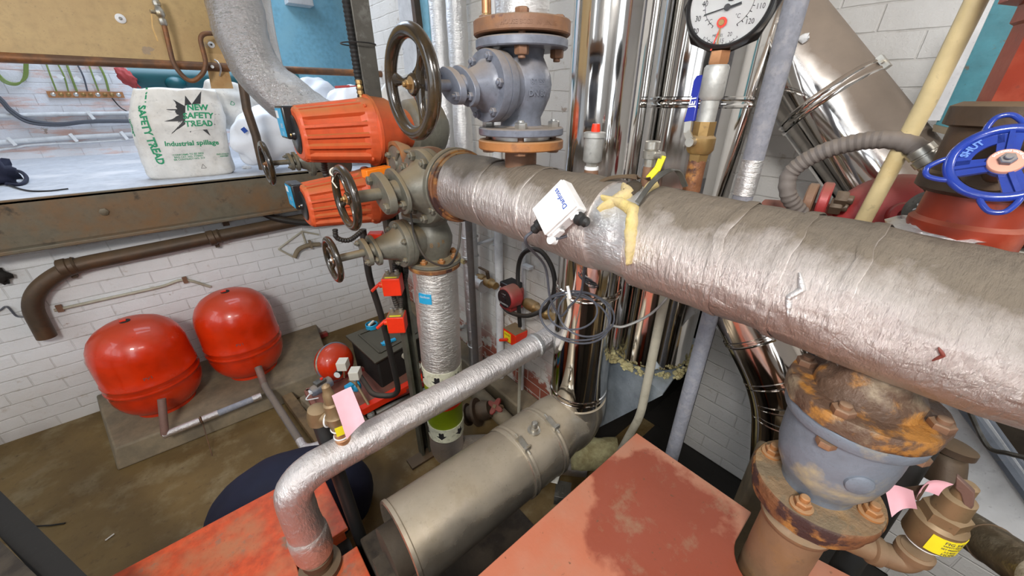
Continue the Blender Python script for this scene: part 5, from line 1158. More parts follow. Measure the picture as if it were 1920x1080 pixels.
b.tube(fillet([P(680, 430, y=yb_), P(692, 520, y=yb_), P(718, 600, y=yb_), P(750, 742, y=yb_ + .02), P(700, 742, y=yb_ + .12), P(672, 700, y=yb_ + .4)], [.05, .1, .07, .05], 8), .012, 14)
solo(b, 'black_pipe', M['blackcable'], 'black bent pipe passing before the black tank beside the red isolators', 'pipe')
b = MB(); b.tube([P(735, 650, z=.30), P(790, 690, z=.22)], .016, 14); b.ball(P(761, 667, z=.27), .014, (1, 1, 1), 10, 8); solo(b, 'waste_pipe', M['beigepipe'], 'short beige pipe from the black tank behind the strut', 'pipe')

# drain valve with a red star knob, low in the corner
c = P(905, 770, z=.12)
t = thing('drain_valve', 'grimy flanged drain valve with a four-lobed red knob, low right of the riser', 'valve', c + V((0, 0, -.08)))
ax = (P(945, 757, z=.2) - P(875, 775, z=.12)).normalized()
b = MB(); b.lathe(c - ax * .09, ax, [(0, .055), (.012, .055), (.014, .04), (.05, .045), (.052, .07), (.066, .07), (.068, .045), (.10, .05), (.13, .04)], 32); b.build('body', M['rustdark'], t)
kc = P(930, 762, z=.21); kax = (V((0, 0, CAM_H)) - kc).normalized() + V((-.2, .4, -.1)); e1, e2, dk = frame(kax)
b = MB(); poly = []
for k in range(72):
    a = 2 * PI * k / 72; r = .031 * (1 + .38 * math.cos(4 * a + .6)); poly.append(kc + (e1 * math.cos(a) + e2 * math.sin(a)) * r)
b.prism(poly, dk * .014); b.build('star_knob', M['redpump'], t, bevel=.003)
b = MB(); b.box(kc + dk * .016, (.016, .016, .006), (e1, e2, dk)); b.cyl(kc, kc - dk * .06, .012, seg=14); b.build('spindle', M['dullbrass'], t)
b = MB(); b.tube([P(880, 722, z=.10), P(980, 820, z=.06)], .04, 20); solo(b, 'floor_pipe', M['concrete'], 'cement-coloured pipe at the foot of the peeling right wall', 'pipe')
# wool-lagged pipe and bracket under the flue
pe = P(1158, 852, z=.16)
t = thing('lagged_pipe', 'fat pipe in fraying yellow-green wool below the galvanised hood', 'pipe', pe + V((0, 0, -.08)))
b = MB(); b.tube(subdiv([P(1070, 850, z=.14), pe], .012), .068, 32, wob=.006, wf=22); b.build('wool_lagging', M['wool'], t, angle=80)
c = P(1052, 905, z=.40)
t = thing('pipe_bracket', 'grey slotted bracket under the dusty horizontal flue', 'bracket', c + V((0, 0, -.08)))
u = V((.8, .6, 0)); w = V((-.6, .8, 0))
b = MB(); b.box(P(1040, 890, z=.42), (.05, .035, .006), (V((.7, .3, .65)).normalized(), w, V((-.65, 0, .7)).normalized())); b.build('upper_plate', M['strut'], t)
b = MB(); b.box(P(1055, 925, z=.36), (.06, .05, .04), (u, w, V((0, 0, 1)))); b.box(P(1055, 925, z=.36) + V((0, 0, .021)), (.03, .008, .002), (u, w, V((0, 0, 1)))); b.build('channel_clip', M['strut'], t, bevel=.002)
for px in (1034, 1046): b = MB(); cq = P(px, 886, z=.43); b.hexn(cq, (-.6, -.3, .7), .005, .004); b.build('screw', M['nickel'], t)

# ================================================================ boilers
zt = .38
cr = P(594, 875, z=zt); e1_ = P(652, 989, z=zt); e2_ = P(669, 1023, z=zt); XL0 = cr.x + .004
t = thing('boiler', 'left orange boiler top, scuffed, with the foil branch elbow dropping into it', 'boiler', (-.4, .7, 0), 'orange boilers')
b = MB(); b.prism([(-1.0, cr.y, zt), (XL0, cr.y, zt), (XL0 + .006, e1_.y, zt), (-.075, e1_.y, zt), (-.075, e2_.y, zt), (XL0 + .008, e2_.y, zt), (XL0 + .01, .27, zt), (-1.0, .27, zt)], (0, 0, -.012)); b.build('top_panel', M['boiler'], t, bevel=.002)
b = MB(); b.prism([(-.99, cr.y - .006, zt - .012), (XL0 - .01, cr.y - .006, zt - .012), (XL0 - .005, e1_.y + .005, zt - .012), (-.09, e1_.y + .008, zt - .012), (-.09, e2_.y - .006, zt - .012), (XL0 - .004, e2_.y - .006, zt - .012), (XL0 - .004, .28, zt - .012), (-.99, .28, zt - .012)], (0, 0, -.36)); b.build('casing', M['boiler'], t)
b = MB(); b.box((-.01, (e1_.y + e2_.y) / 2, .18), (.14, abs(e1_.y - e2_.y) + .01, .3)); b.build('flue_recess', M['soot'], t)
zl = .85
g1, g2 = P(1195, 810, z=zl), P(1422, 972, z=zl)
t = thing('boiler', 'right salmon-orange boiler lid with a dark red stain, pointing up between the flues', 'boiler', (.2, -.1, 0), 'orange boilers')
xr = (g1.x + g2.x) / 2
pc_ = V((XH, -0.010, 0)); notch = []
for k in range(9):
    a = math.radians(100 + 90 * k / 8); notch.append((pc_.x + .062 * math.cos(a), pc_.y + .052 * math.sin(a), zl))
b = MB(); b.prism([(-.15, g1.y, zl), (xr, g1.y, zl), (xr, g2.y + .012, zl)] + notch + [(.455, -.06, zl), (.455, -.5, zl), (-.15, -.5, zl)], (0, 0, -.008)); b.build('top_panel', M['boilerlid'], t, bevel=.0015)
b = MB(); b.box(((-.14 + .43) / 2, (g1.y - .012 - .49) / 2, .42), (.57, g1.y - .012 + .49, .84)); b.build('casing', M['sootbrown'], t)
b = MB(); b.bar((-.15, g1.y - .003, zl - .018), (xr, g1.y - .003, zl - .018), .004, .02); b.build('turned_edge', M['wood'], t)
b = MB(); b.prism([P(1497, 1030, z=.84), P(1610, 1088, z=.84), P(1640, 1180, z=.84), P(1480, 1180, z=.84)], (0, 0, -.01)); solo(b, 'orange_sheet', M['boilerlid'], 'sliver of orange boiler panel at the bottom right of the rusty pipe', 'metal sheet')
b = MB(); b.prism([P(1425, 985, z=.80), P(1400, 1035, z=.80), P(1450, 1040, z=.80), P(1450, 990, z=.80)], (0, 0, -.02)); solo(b, 'cable_bundle', M['blackcable'], 'dark clutter between the salmon lid and the rusty pipe', 'cable')
b = MB(); b.box((.98, -.15, .003), (1.0, 1.5, .006)); struct(b, 'floor_sooty', M['soot'])  # black slab carrying both floor soot and the shade by the boilers
b = MB(); b.box((.40, .45, .003), (.50, .80, .0055)); struct(b, 'floor_sooty', M['sootbrown'])  # browner slab, again soot plus painted shade

# navy cloth heap behind the left boiler
c = P(520, 1000, z=.2); 
m1, m2 = P(352, 1010, z=.10), P(686, 930, z=.10)
cc = (m1 + m2) / 2; cc.z = .0; cc += V((-(m2 - m1).y, (m2 - m1).x, 0)).normalized() * .045; L = (m2 - m1).length / 2
ux = (m2 - m1).normalized(); uy = V((-ux.y, ux.x, 0))
b = MB(); rings = []
hh = .32
for i in range(15):
    f = i / 14; h = hh * math.sin(f * PI / 2); k = math.cos(f * PI / 2) ** .75 if f < 1 else .02; k = max(k, .02)
    rings.append([cc + ux * (L * k * math.cos(a) + .12 * f) + uy * (.17 * k * math.sin(a)) + V((0, 0, h)) + (ux * math.cos(a) + uy * math.sin(a)) * .03 * noise.noise(V((math.cos(a) * 2.2, math.sin(a) * 2.2 , f * 2))) * (1 - f) for a in [2 * PI * j / 48 for j in range(48)]])
b.ringloft(rings); solo(b, 'cloth_heap', M['navy'], 'dark navy cloth heap bulging behind the left orange boiler', 'cloth', angle=80)
b = MB(); b.prism([P(-260, 800, z=.53), P(-30, 985, z=.53), P(80, 1090, z=.53), P(150, 1180, z=.53), P(-100, 1400, z=.53), P(-420, 1050, z=.53)], (0, 0, -.02)); solo(b, 'step_plate', M['sootbrown'], 'grimy brown steel step corner at the bottom left', 'step')
b = MB(); c = P(30, 1075, z=.3); A = P(-30, 930, z=.5); B = P(125, 1090, z=.5); D = (B - A).normalized(); A -= D * .5; B += D * .35; b.bar(A, B, .05, .04)
for e_ in (A + D * .03, B - D * .03): b.box((e_.x, e_.y, .245), (.04, .04, .49))
solo(b, 'step_stringer', M['soot'], 'black steel stringer crossing the bottom left corner', 'beam')  # black bar modelled in place of a cast shadow band
b = MB(); b.tube([P(32, 989, z=.004), P(60, 987, z=.004), P(95, 985, z=.004), P(122, 981, z=.004)], .003, 6); solo(b, 'floor_cable', M['soot'], 'short black wire lying on the floor at bottom left', 'wire')
b = MB(); c = P(206, 1007, z=.004); b.bar(c - V((.012, .006, 0)), c + V((.012, .006, 0)), .006, .002); solo(b, 'wood_chip', M['cream'], 'pale chip on the floor at bottom left', 'chip')

# ================================================================ upper left: rail, panel, sacks, wires
yr = 2.47
b = MB(); b.tube([(-2.4, yr, 1.646), (1.13, yr, 1.646)], .0175, 20); solo(b, 'hand_rail', M['rustpipe'], 'rusty horizontal rail across the top left, running behind the black strut', 'rail')
xe = P(418, 60, y=2.5).x
t = thing('tan_panel', 'tan water-stained panel with white washers filling the top left', 'panel', (-.2, 2.5, 1.66))
b = MB(); b.box(((xe - 2.4) / 2, 2.505, 1.66 + .45), (xe + 2.4, .016, .90)); b.build('board', M['board'], t, bevel=.002)
for px, py, r in ((226, 35, .017), (396, 84, .013)):
    c = P(px, py, y=2.496); b = MB(); b.lathe(c, (0, -1, 0), [(0, r), (.003, r), (.005, r * .8)], 28); o = b.build('washer', M['white'], t); b = MB(); b.hexn(c + V((0, -.004, 0)), (0, -1, 0), r * .36, .005); b.build('bolt', M['strut'], o)
c = P(412, 118, y=2.50)
t = thing('pipe_clamp', 'plywood tab with a bent bright U-bolt holding the rail end', 'clamp', c + V((0, 0, -.06)))
b = MB(); b.prism([P(383, 100, y=2.492), P(420, 102, y=2.492), P(437, 166, y=2.492), P(396, 166, y=2.492)], (0, -.012, 0)); b.build('plywood_tab', M['plywood'], t)
b = MB(); b.tube(smooth_path([P(402, 112, y=2.44), P(410, 118, y=2.43), P(414, 130, y=2.44), P(412, 142, y=2.47)], 5), .0035, 8); b.cyl(P(398, 125, y=2.455), P(398, 125, y=2.44), .007, seg=8); b.build('u_bolt', M['steel'], t)
# hooked drain pipe with lever valve
yy = 2.40
t = thing('drain_pipe', 'rusty hooked drain pipe with a lever ball valve before the tan panel', 'pipe', P(365, 145, y=yy))
b = MB(); b.tube(fillet([P(308, 48, y=yy), P(326, 125, y=yy), P(358, 158, y=yy), P(390, 130, y=yy), P(372, 62, y=yy), P(412, 63, y=yy)], [.05, .05, .05, .05], 9), .0095, 14); b.lathe(P(398, 62, y=yy), V((1, 0, 0)), [(0, .012), (.012, .013), (.014, .016), (.024, .016)], 6); b.build('tube', M['rustpipe'], t, angle=60)
b = MB(); A, B = P(288, -10, y=yy), P(308, 48, y=yy); dv = (B - A).normalized(); Lv = (B - A).length
b.lathe(A, dv, [(0, .011), (Lv * .2, .011), (Lv * .22, .014), (Lv * .34, .014), (Lv * .36, .010), (Lv * .42, .012), (Lv * .5, .0165), (Lv * .66, .0165), (Lv * .72, .012), (Lv * .76, .010), (Lv * .78, .014), (Lv * .96, .014), (Lv, .011)], 8); b.cyl(A + dv * Lv * .58, A + dv * Lv * .58 + V((-.03, -.01, 0)), .007, seg=10); b.build('valve_body', M['nickel'], t)
b = MB(); h0 = P(284, 26, y=yy - .01); b.bar(h0, P(286, 55, y=yy - .01), .009, .003); b.bar(P(286, 52, y=yy - .01), P(296, 78, y=yy - .01), .008, .005); lab(b.build('lever', M['brass'], t), 'brass-coloured lever')
yf = YF - .012
# copper earth bar
A, B = P(89, 177, y=yf), P(232, 178, y=yf)
t = thing('earth_bar', 'copper earthing bar with a row of studs on the far white wall', 'earth bar', (A + B) / 2)
b = MB(); b.bar(A, B, .008, mm(11, A), (0, 0, 1)); b.build('bar', M['copper'], t)
for k in range(10):
    c = A.lerp(B, (k + .75) / 10.5) + V((0, -.006, 0)); b = MB(); b.hexn(c, (0, -1, 0), mm(3.6, c), .008, .008, mm(2, c)); b.build('stud', M['brass' if k % 3 else 'steel'], t)
for k, px in enumerate((84, 104, 122, 140, 163, 180)):
    a_ = P(px, 112, y=yf - .01); b_ = P(px + 22 + (k % 2) * 2, 171, y=yf - .01)
    b = MB(); b.tube(smooth_path([a_, a_.lerp(b_, .5) + V((.01 * (k % 2), -.01, 0)), b_], 6), mm(1.3 + .5 * (k in (2, 5)), a_), 8)
    solo(b, 'earth_wire', M['earthgreen'] if k != 3 else M['greycable'], 'green and yellow earth wire dropping to the copper bar' if k != 3 else 'grey earth wire with a white tag, fourth from the left', 'wire', 'earth wires' if k != 3 else None)
for px, py in ((113, 144), (145, 148), (184, 146)):
    c = P(px, py, y=yf - .03); b = MB(); b.box(c, (mm(7, c), .002, mm(8, c)), (V((.8, 0, .6)), V((0, 1, 0)), V((-.6, 0, .8)))); solo(b, 'wire_tag', M['white'], 'small white paper tag on an earth wire above the copper bar', 'tag', 'tags on the earth wires')
b = MB(); b.tube(smooth_path([P(210, 184, y=yf - .01), P(228, 203, y=yf - .01), P(255, 216, y=yf - .01), P(280, 225, y=yf - .01)], 6), mm(1.2, A), 6); solo(b, 'earth_wire', M['blackcable'], 'thin dark wire trailing right from the copper bar', 'wire')
b = MB()
for k in range(4): b.tube(smooth_path([P(-8, 132 + 3 * k, y=yf - .02), P(10, 150 + 2 * k, y=yf - .02), P(32, 156 + k, y=yf - .02), P(50 - 2 * k, 145, y=yf - .02), P(52 - 2 * k, 118, y=yf - .02)], 6), mm(1.3, A), 6)
o = solo(b, 'cable_coil', M['earthgreen'], 'loops of yellow-green cable under the rail at the left edge', 'cable coil')
for dy, lb in ((0, 'upper black cable sagging across the far white wall'), (5, 'lower black cable sagging across the far white wall')):
    b = MB(); b.tube(smooth_path([P(-400, 60 + dy, y=yf - .03), P(-120, 110 + dy, y=yf - .03), P(-10, 176 + dy, y=yf - .03), P(20, 205 + dy, y=yf - .03), P(55, 225 + dy, y=yf - .03), P(110, 232 + dy * .6, y=yf - .03), P(170, 227 + dy * .4, y=yf - .03), P(285, 226 + dy * .4, y=yf - .03)], 6), mm(2.6, A), 8); solo(b, 'black_cable', M['greycable'], lb, 'cable')
for i, (pts, lb, r_) in enumerate((([(-500, 235), (-10, 218), (120, 214), (285, 212)], 'topmost painted conduit on the far white wall', 4.0), ([(-500, 300), (-10, 268), (130, 258), (285, 250)], 'middle painted conduit on the far white wall', 4.5), ([(-500, 340), (-10, 282), (60, 272), (180, 266), (285, 258)], 'lowest thin white cable on the far white wall', 1.8))):
    b = MB(); pp = smooth_path([P(a_, b_, y=yf - .01) for a_, b_ in pts], 6); b.tube(pp, mm(r_, A), 10); solo(b, 'wall_conduit', M['offwhite'], lb, 'conduit')
for px, py in ((170, 216), (22, 265), (138, 258), (233, 254)):
    c = P(px, py, y=yf - .03); b = MB(); b.box(c, (mm(5, c), .01, mm(15, c)), (V((.92, 0, .3)).normalized(), V((0, 1, 0)), V((-.3, 0, .92)).normalized())); solo(b, 'conduit_clip', M['white'], 'white saddle clip on a far wall conduit', 'clip', 'clips on the far wall')
# teal pipe and red cloth
t = thing('teal_pipe', 'dark teal pipe lying behind the sacks under the rail', 'pipe', P(340, 160, y=3.6))
A, B = P(245, 146, y=3.6), P(560, 153, y=3.6); b = MB(); b.tube([A, B], mm(18, A), 28); b.build('pipe_length', M['tealpipe'], t)
b = MB(); c = P(330, 158, y=3.55); b.ball(c, mm(16, c), (1, 1, .8), 16, 10); b.build('branch_boss', M['tealpipe'], t)
for x_ in (A.x + .1, B.x - .1): b = MB(); b.box((x_, 3.6, (ZS + A.z) / 2), (.05, .06, A.z - ZS)); b.build('support_leg', M['strut'], t)
c = P(239, 147, y=3.52); b = MB(); b.ball(c, mm(14, c), (.75, .6, 1.35), 24, 16, wob=.5, wf=9, ax=(V((.9, 0, .35)).normalized(), V((0, 1, 0)), V((-.45, 0, .9)).normalized())); solo(b, 'red_cloth', M['redcloth'], 'crumpled red cloth stuffed on the end of the teal pipe', 'cloth', angle=80)

# sacks
def sack(name, label, c, W, D, H, face, m, print_=None, wr=.05, top=.0, group=None, seed=0, lean=(0, 0, 0), pw=3.2):
    """a filled plastic sack standing on c; face = horizontal direction of its printed side"""
    t = thing(name, label, 'sack', c, group); f = V(face).normalized(); r = f.cross(V((0, 0, -1))); r = V((-f.y, f.x, 0)) ; c = V(c); ln = V(lean)
    def S(a, h, off=0.0):        # a: angle round, 0 = centre of the face
        k = 1.0
        if h < .10: k = .90 + .10 * math.sqrt(max(0, 1 - ((.10 - h) / .10) ** 2))
        if h > .72: k = 1 - (.16 + top) * ((h - .72) / .28) ** 1.3
        kd = k if h < .6 else k * (1 - .80 * ((h - .6) / .4) ** 1.5)
        ca, sa = math.cos(a), math.sin(a); q = (abs(ca) ** pw + abs(sa) ** pw) ** (-1 / pw)
        w = 1 + wr * noise.noise(V((ca * 2.2 + seed, sa * 2.2, h * 3.5))) + wr * .5 * noise.noise(V((ca * 6, sa * 6 + seed, h * 11)))
        zz = H * h * (1 + .05 * noise.noise(V((a * 1.1, seed, 3))))
        return c + f * (D / 2 * kd * q * ca * w + off * ca) + r * (W / 2 * k * q * sa * w + off * sa) + V((0, 0, zz)) + ln * h * h
    b = MB(); n = 96; rings = []
    for i in range(41):
        h = i / 40; rings.append([S(2 * PI * k / n, h) for k in range(n)])
    b.ringloft(rings); b.build('sack_skin', m, t, angle=85)
    return t, S
bc = P(366, 333, z=ZS); face = V((bc.x * -1, -bc.y, 0)).normalized(); rgt = V((-face.y, face.x, 0))
fdir = (face * 1.0 + rgt * -.10).normalized()
W_ = mm(168, bc) * .80
tb, S = sack('printed_sack', 'big white sack of spill granules with green and black print, on the ledge', bc + face * -.085 + V((0, 0, 0)), W_, .15, mm(150, bc) * .98, fdir, M['bag'], wr=.045, seed=2, lean=tuple(rgt * .055))
Hs = mm(150, bc) * .98
def on_sack(a0, h0, rot=0.0, off=.0012, sk=.5):
    cr_, sr_ = math.cos(rot), math.sin(rot)
    return lambda X, Y: S(-a0 + ((X * cr_ - Y * sr_) / (W_ * sk)), h0 + (X * sr_ + Y * cr_) / Hs, off)
# right of the face is towards -angle because the sack turns away from the viewer
def greenprint(txt, size, fn, bold):
    b = MB(); text_on(b, txt, size, fn, bold); b.build('green_print', M['printgreen'], tb)
for args in (('SAFETY TREAD', .040, on_sack(.62, .50, -PI / 2 + .12), .0016), ('NEW', .040, on_sack(.58, .90, -PI / 2 + .1), .0016), ('Industrial spillage', .031, on_sack(-.18, .40, -.03), .0009), ('spillage', .028, on_sack(1.12, .60, -PI / 2 + .15), .0008), ('CONFORMS TO BS 5852\nBAG CAT. NO. 77/8001\nBR CONTRACT NO. 213', .0115, on_sack(-.05, .25, 0), .0002), ('INDUSTRIAL SPILL\nABSORBENT', .0105, on_sack(-.85, .24, 0), .0002)):
    greenprint(*args)
b = MB()
import itertools
fnp = on_sack(-.28, .72, 0)
star = []
for k in range(22):
    a = 2 * PI * k / 22; rr = (.100 if k % 2 == 0 else .045) * (1 + .15 * math.sin(k * 5)); star.append((1.25 * rr * math.cos(a), rr * math.sin(a)))
cpt = fnp(0, 0)
for k in range(22):
    p1_, p2_ = star[k], star[(k + 1) % 22]
    if p1_[0] * 1 > .055 and p1_[1] > 0: pass
    seg_ = [fnp(p1_[0] * j / 4, p1_[1] * j / 4) for j in range(5)]; seg2 = [fnp(p2_[0] * j / 4, p2_[1] * j / 4) for j in range(5)]
    b.add(seg_ + seg2, [(j, j + 1, 6 + j, 5 + j) for j in range(4)])
b.build('black_burst', M['printblack'], tb)
b = MB(); text_on(b, 'NEW\nSAFETY\nTREAD', .036, on_sack(-.42, .70, -.02, .0035), .0014); b.build('green_print', M['printgreen'], tb)
b = MB(); fl_ = on_sack(-.42, .68, -.02, .0028)
g = [(-.055, .06), (.025, .075), (.075, -.03), (.05, -.06), (-.055, -.045)]
vs = []; 
for j in range(9):
    for i in range(9):
        u, v = i / 8, j / 8; X = -.058 + .118 * u; Y = -.062 + .118 * v; vs.append(fl_(X + .012 * v, Y + .01 * u))
b.add(vs, [(j * 9 + i, j * 9 + i + 1, (j + 1) * 9 + i + 1, (j + 1) * 9 + i) for j in range(8) for i in range(8)]); lab(b.build('folded_flap', M['bag'], tb, angle=85), 'folded over white flap')
# triangle recycling mark
b = MB(); fr = on_sack(-.30, .12, 0)
tri = [(0, .012), (.011, -.008), (-.011, -.008)]
for k in range(3):
    a_, b_ = tri[k], tri[(k + 1) % 3]; b.tube([fr(a_[0] + (b_[0] - a_[0]) * j / 3, a_[1] + (b_[1] - a_[1]) * j / 3) for j in range(4)], .0008, 5)
b.build('triangle_mark', M['printgrey'], tb)
# other sacks
yk = 2.95
def lumpy(name, label, px, py, y, wx, wz, wy, m, rot=0, seed=0, group='plain white sacks on the ledge', sp=1.0):
    c = P(px, py, y=y); t = thing(name, label, 'sack', V((c.x, c.y, c.z - mm(wz, c) / 2)), group); b = MB()
    ca, sa = math.cos(rot), math.sin(rot)
    b.ball(c, 1.0, (mm(wx, c) / 2, wy, mm(wz, c) / 2), 48, 32, wob=.16, wf=5 + seed, ax=(V((ca, 0, sa)), V((0, 1, 0)), V((-sa, 0, ca)))); b.build('sack_skin', m, t, angle=85); return t, c
t, c = lumpy('folded_sack', 'crumpled printed sack propped behind the big printed sack', 432, 198, 2.86, 95, 78, .10, M['bag'], -.5, 1, None)
b = MB(); text_on(b, 'D', .03, flat(c + V((-.0, -.115, .01)), (1, 0, -.5), (.5, 0, 1))); b.build('green_print', M['printgreen'], t)
t, c = lumpy('white_sack', 'plump white sack with a small blue patch, right of the big printed sack', 500, 258, 2.62, 118, 100, .12, M['bagwhite'], .45, 2)
b = MB(); q = P(458, 244, y=2.50); b.box(q, (.022, .004, .024), (V((.85, 0, .5)), V((0, 1, 0)), V((-.5, 0, .85)))); b.build('blue_patch', M['printblue'], t)
lumpy('white_sack', 'white sack with a peaked corner behind the upper orange motor', 600, 222, 2.9, 130, 130, .14, M['bagwhite'], .1, 3)
lumpy('white_sack', 'flat white sack seen between the black strut and the largest wheel', 672, 238, 2.62, 120, 140, .12, M['bagwhite'], -.05, 4)
lumpy('white_sack', 'cream sack seen through the spokes of the largest wheel', 757, 238, 1.95, 110, 165, .10, M['bag'], -.1, 5)
b = MB(); b.box((.91, 2.13, 1.12), (.32, .76, .04)); struct(b, 'floor_ledge', M['slab'])
b = MB(); q = P(598, 165, y=2.85); b.prism([q + V((-.05, 0, -.04)), q + V((.0, 0, .03)), q + V((.05, 0, -.05))], (0, -.01, 0)); solo(b, 'sack_flap', M['bagwhite'], 'upright white corner flap of a sack behind the orange motor', 'sack')
b = MB(); b.ball(P(462, 313, z=ZS + .01), .016, (1.4, 1, .6), 10, 6, wob=1); solo(b, 'paper_scrap', M['white'], 'torn white scrap at the ledge by the sacks', 'paper')
# camera bag strap at the left edge
b = MB(); b.ball(P(-8, 325, z=ZS + .05), .075, (1, 1, .9), 20, 12, wob=.6); solo(b, 'blue_bag', M['navy'], 'dark blue bag edge on the ledge at the far left', 'bag', angle=80)
b = MB(); pp = smooth_path([P(8, 318, z=ZS + .03), P(38, 322, z=ZS + .03), P(50, 335, z=ZS + .015), P(38, 346, z=ZS + .006), P(12, 345, z=ZS + .01)], 8); b.tube(pp, .008, 8); solo(b, 'bag_strap', M['navy'], 'looped dark strap of the blue bag', 'strap')
b = MB(); b.tube(smooth_path([P(10, 345, z=ZS + .006), P(50, 357, z=ZS + .004), P(90, 358, z=ZS + .004), P(128, 354, z=ZS + .006)], 6), .0035, 6); solo(b, 'cord_end', M['rubber'], 'black cord end trailing along the ledge from the blue bag', 'cord')

# ================================================================ on the white pit wall
yw = YA - .05
t = thing('iron_pipe', 'thick dark iron pipe with a downturned end along the white pit wall', 'pipe', P(85, 625, y=yw))
pth = fillet([P(88, 632, y=yw), P(50, 560, y=yw), P(118, 502, y=yw), P(395, 446, y=yw), P(700, 385, y=yw)], [.10, .16, .1], 10)
b = MB(); b.tube(pth, .034, 24); b.build('tube', M['rustdark'], t, angle=60)
for px, py in ((128, 500), (402, 445)):
    c = P(px, py, y=yw); d = V((1, 0, .09)).normalized(); b = MB(); b.lathe(c - d * .03, d, [(0, .036), (.004, .041), (.03, .041), (.034, .037), (.05, .037), (.052, .040), (.06, .036)], 24); b.box(c + V((0, .02, -.045)), (.02, .03, .03)); b.build('socket_joint', M['rustdark'], t)
c = P(420, 408, y=yw); b = MB(); b.box(c + V((0, .02, 0)), (.03, .012, .10)); solo(b, 'pipe_hanger', M['rustdark'], 'rusty strap hanger above the iron pipe joint', 'bracket')
b = MB(); b.tube(smooth_path([P(482, 394, y=yw), P(520, 410, y=yw - .03), P(580, 418, y=yw - .05), P(640, 412, y=yw - .05)], 8), .018, 14); solo(b, 'black_hose', M['blackcable'], 'black hose under the steel beam behind the lower orange motor', 'hose')
b = MB(); b.tube(smooth_path([P(102, 582, y=YA - .012), P(200, 560, y=YA - .012), P(300, 538, y=YA - .012), P(345, 525, y=YA - .012), P(395, 538, y=YA - .012)], 8), .0075, 10); solo(b, 'wall_conduit', M['beigepipe'], 'thin peeling conduit on the white pit wall above the red vessels', 'conduit')
for px, py in ((112, 578), (347, 525)):
    c = P(px, py, y=YA - .014); b = MB(); b.box(c, (.02, .012, .035)); solo(b, 'conduit_clip', M['rustbrown'], 'rusty clip at %s of the thin peeling conduit' % ('the left end' if px < 200 else 'the bend'), 'clip')
b = MB(); b.tube(smooth_path([P(-300, 560, y=YA - .01), P(-100, 600, y=YA - .01), P(-10, 585, y=YA - .01), P(12, 575, y=YA - .01), P(30, 592, y=YA - .01), P(45, 594, y=YA - .01)], 6), .004, 8); solo(b, 'grey_cable', M['greycable'], 'grey cable curling behind the downturned iron pipe end', 'cable')
b = MB(); b.ball(P(0, 518, y=YA - .03), .03, (1, .8, 1.2), 12, 8, wob=.8); solo(b, 'wall_fitting', M['soot'], 'black lump on the pit wall at the left edge', 'fitting', angle=80)
c = P(575, 470, y=YA - .04)
b = MB(); b.tube(smooth_path([P(552, 483, y=YA - .03), P(560, 468, y=YA - .03), P(578, 460, y=YA - .03), P(600, 458, y=YA - .03)], 6), .014, 12); b.box(P(582, 458, y=YA - .03), (.012, .03, .05)); solo(b, 'pipe_end', M['concrete'], 'short curved pipe end on the pit wall left of the riser wheels', 'pipe')
b = MB(); b.tube([P(522, 467, y=YA - .008), P(566, 434, y=YA - .008), P(598, 440, y=YA - .008)], .006, 8); b.tube([P(566, 434, y=YA - .008), P(574, 458, y=YA - .008)], .006, 8); b.tube([P(522, 467, y=YA - .008), P(550, 482, y=YA - .008)], .006, 8); solo(b, 'wall_bracket', M['beigepipe'], 'thin painted bracket frame on the pit wall', 'bracket')

# conduit beside the strut post, up the picture
b = MB(); yst = 1.22; xs0 = xs - .037
pp = subdiv([V((xs0, yst - .01, 1.35)), V((xs0, yst - .01, 2.3))], .0025); b.tube(pp, [.0105 * (1 + .09 * math.sin(i * PI / 2)) for i in range(len(pp))], 12); solo(b, 'flexible_conduit', M['rubber'], 'ribbed black conduit strapped to the tall strut at top', 'cable conduit')
b = MB(); b.box((xs - .005, yst, 1.8), (.050, .048, 1.15)); solo(b, 'strut_sleeve', M['strut'], 'mottled grey steel post rising behind the upper orange motor', 'post', bevel=.002)
c = P(662, 80, y=yst - .02); b = MB(); b.torus((xs - .018, yst, c.z), (0, 0, 1), .046, .0018, 32, 6); solo(b, 'cable_tie', M['rubber'], 'black cable tie around the mottled post and its conduit', 'cable tie')

b = MB(); b.tube([P(440, 60, y=2.3), P(463, 205, y=2.3), P(480, 255, y=2.3), P(494, 318, y=2.3)], .019, 14); solo(b, 'iron_pipe', M['rustdark'], 'slim dark pipe dropping behind the small far handwheel', 'pipe')

# ================================================================ on and above the header
def hdr(px, py, R=RH):
    """point of the header's surface seen at (px, py)"""
    r = ray(px, py); o = V((0, 0, CAM_H)); A = r.x ** 2 + r.z ** 2; B = 2 * ((o.x - XH) * r.x + (o.z - ZH) * r.z); C_ = (o.x - XH) ** 2 + (o.z - ZH) ** 2 - R * R
    q = o + r * ((-B - math.sqrt(max(0, B * B - 4 * A * C_))) / (2 * A)); return q, V((q.x - XH, 0, q.z - ZH)).normalized()
q, n = hdr(1062, 398)
tu = V((0, -1, 0)).cross(n) * -1
if tu.z < 0: tu = -tu
a1_ = (tu * .80 + V((0, -.60, 0))).normalized(); a2_ = n.cross(a1_)
if a2_.y > 0: a2_ = -a2_
c = q + n * .019
t = thing('sensor_box', 'white plastic sensor box with black cable glands strapped on the header', 'sensor box', c - n * .016)
b = MB(); b.box(c, (.072, .060, .024), (a1_, a2_, n)); b.build('base', M['white'], t, bevel=.003)
b = MB(); b.box(c + n * .014, (.070, .056, .006), (a1_, a2_, n)); b.box(c + n * .017, (.060, .046, .003), (a1_, a2_, n)); b.build('lid', M['white'], t, bevel=.002)
for s in (-1, 1):
    g = c + a2_ * .031 + a1_ * .020 * s; b = MB(); b.box(g, (.016, .008, .014), (a1_, a2_, n)); b.build('clip', M['white'], t, bevel=.001)
g = c + a2_ * .033 - a1_ * .036; b = MB(); b.lathe(g, n, [(-.006, .008), (.004, .008), (.004, .004)], 16); b.build('mounting_ear', M['white'], t)
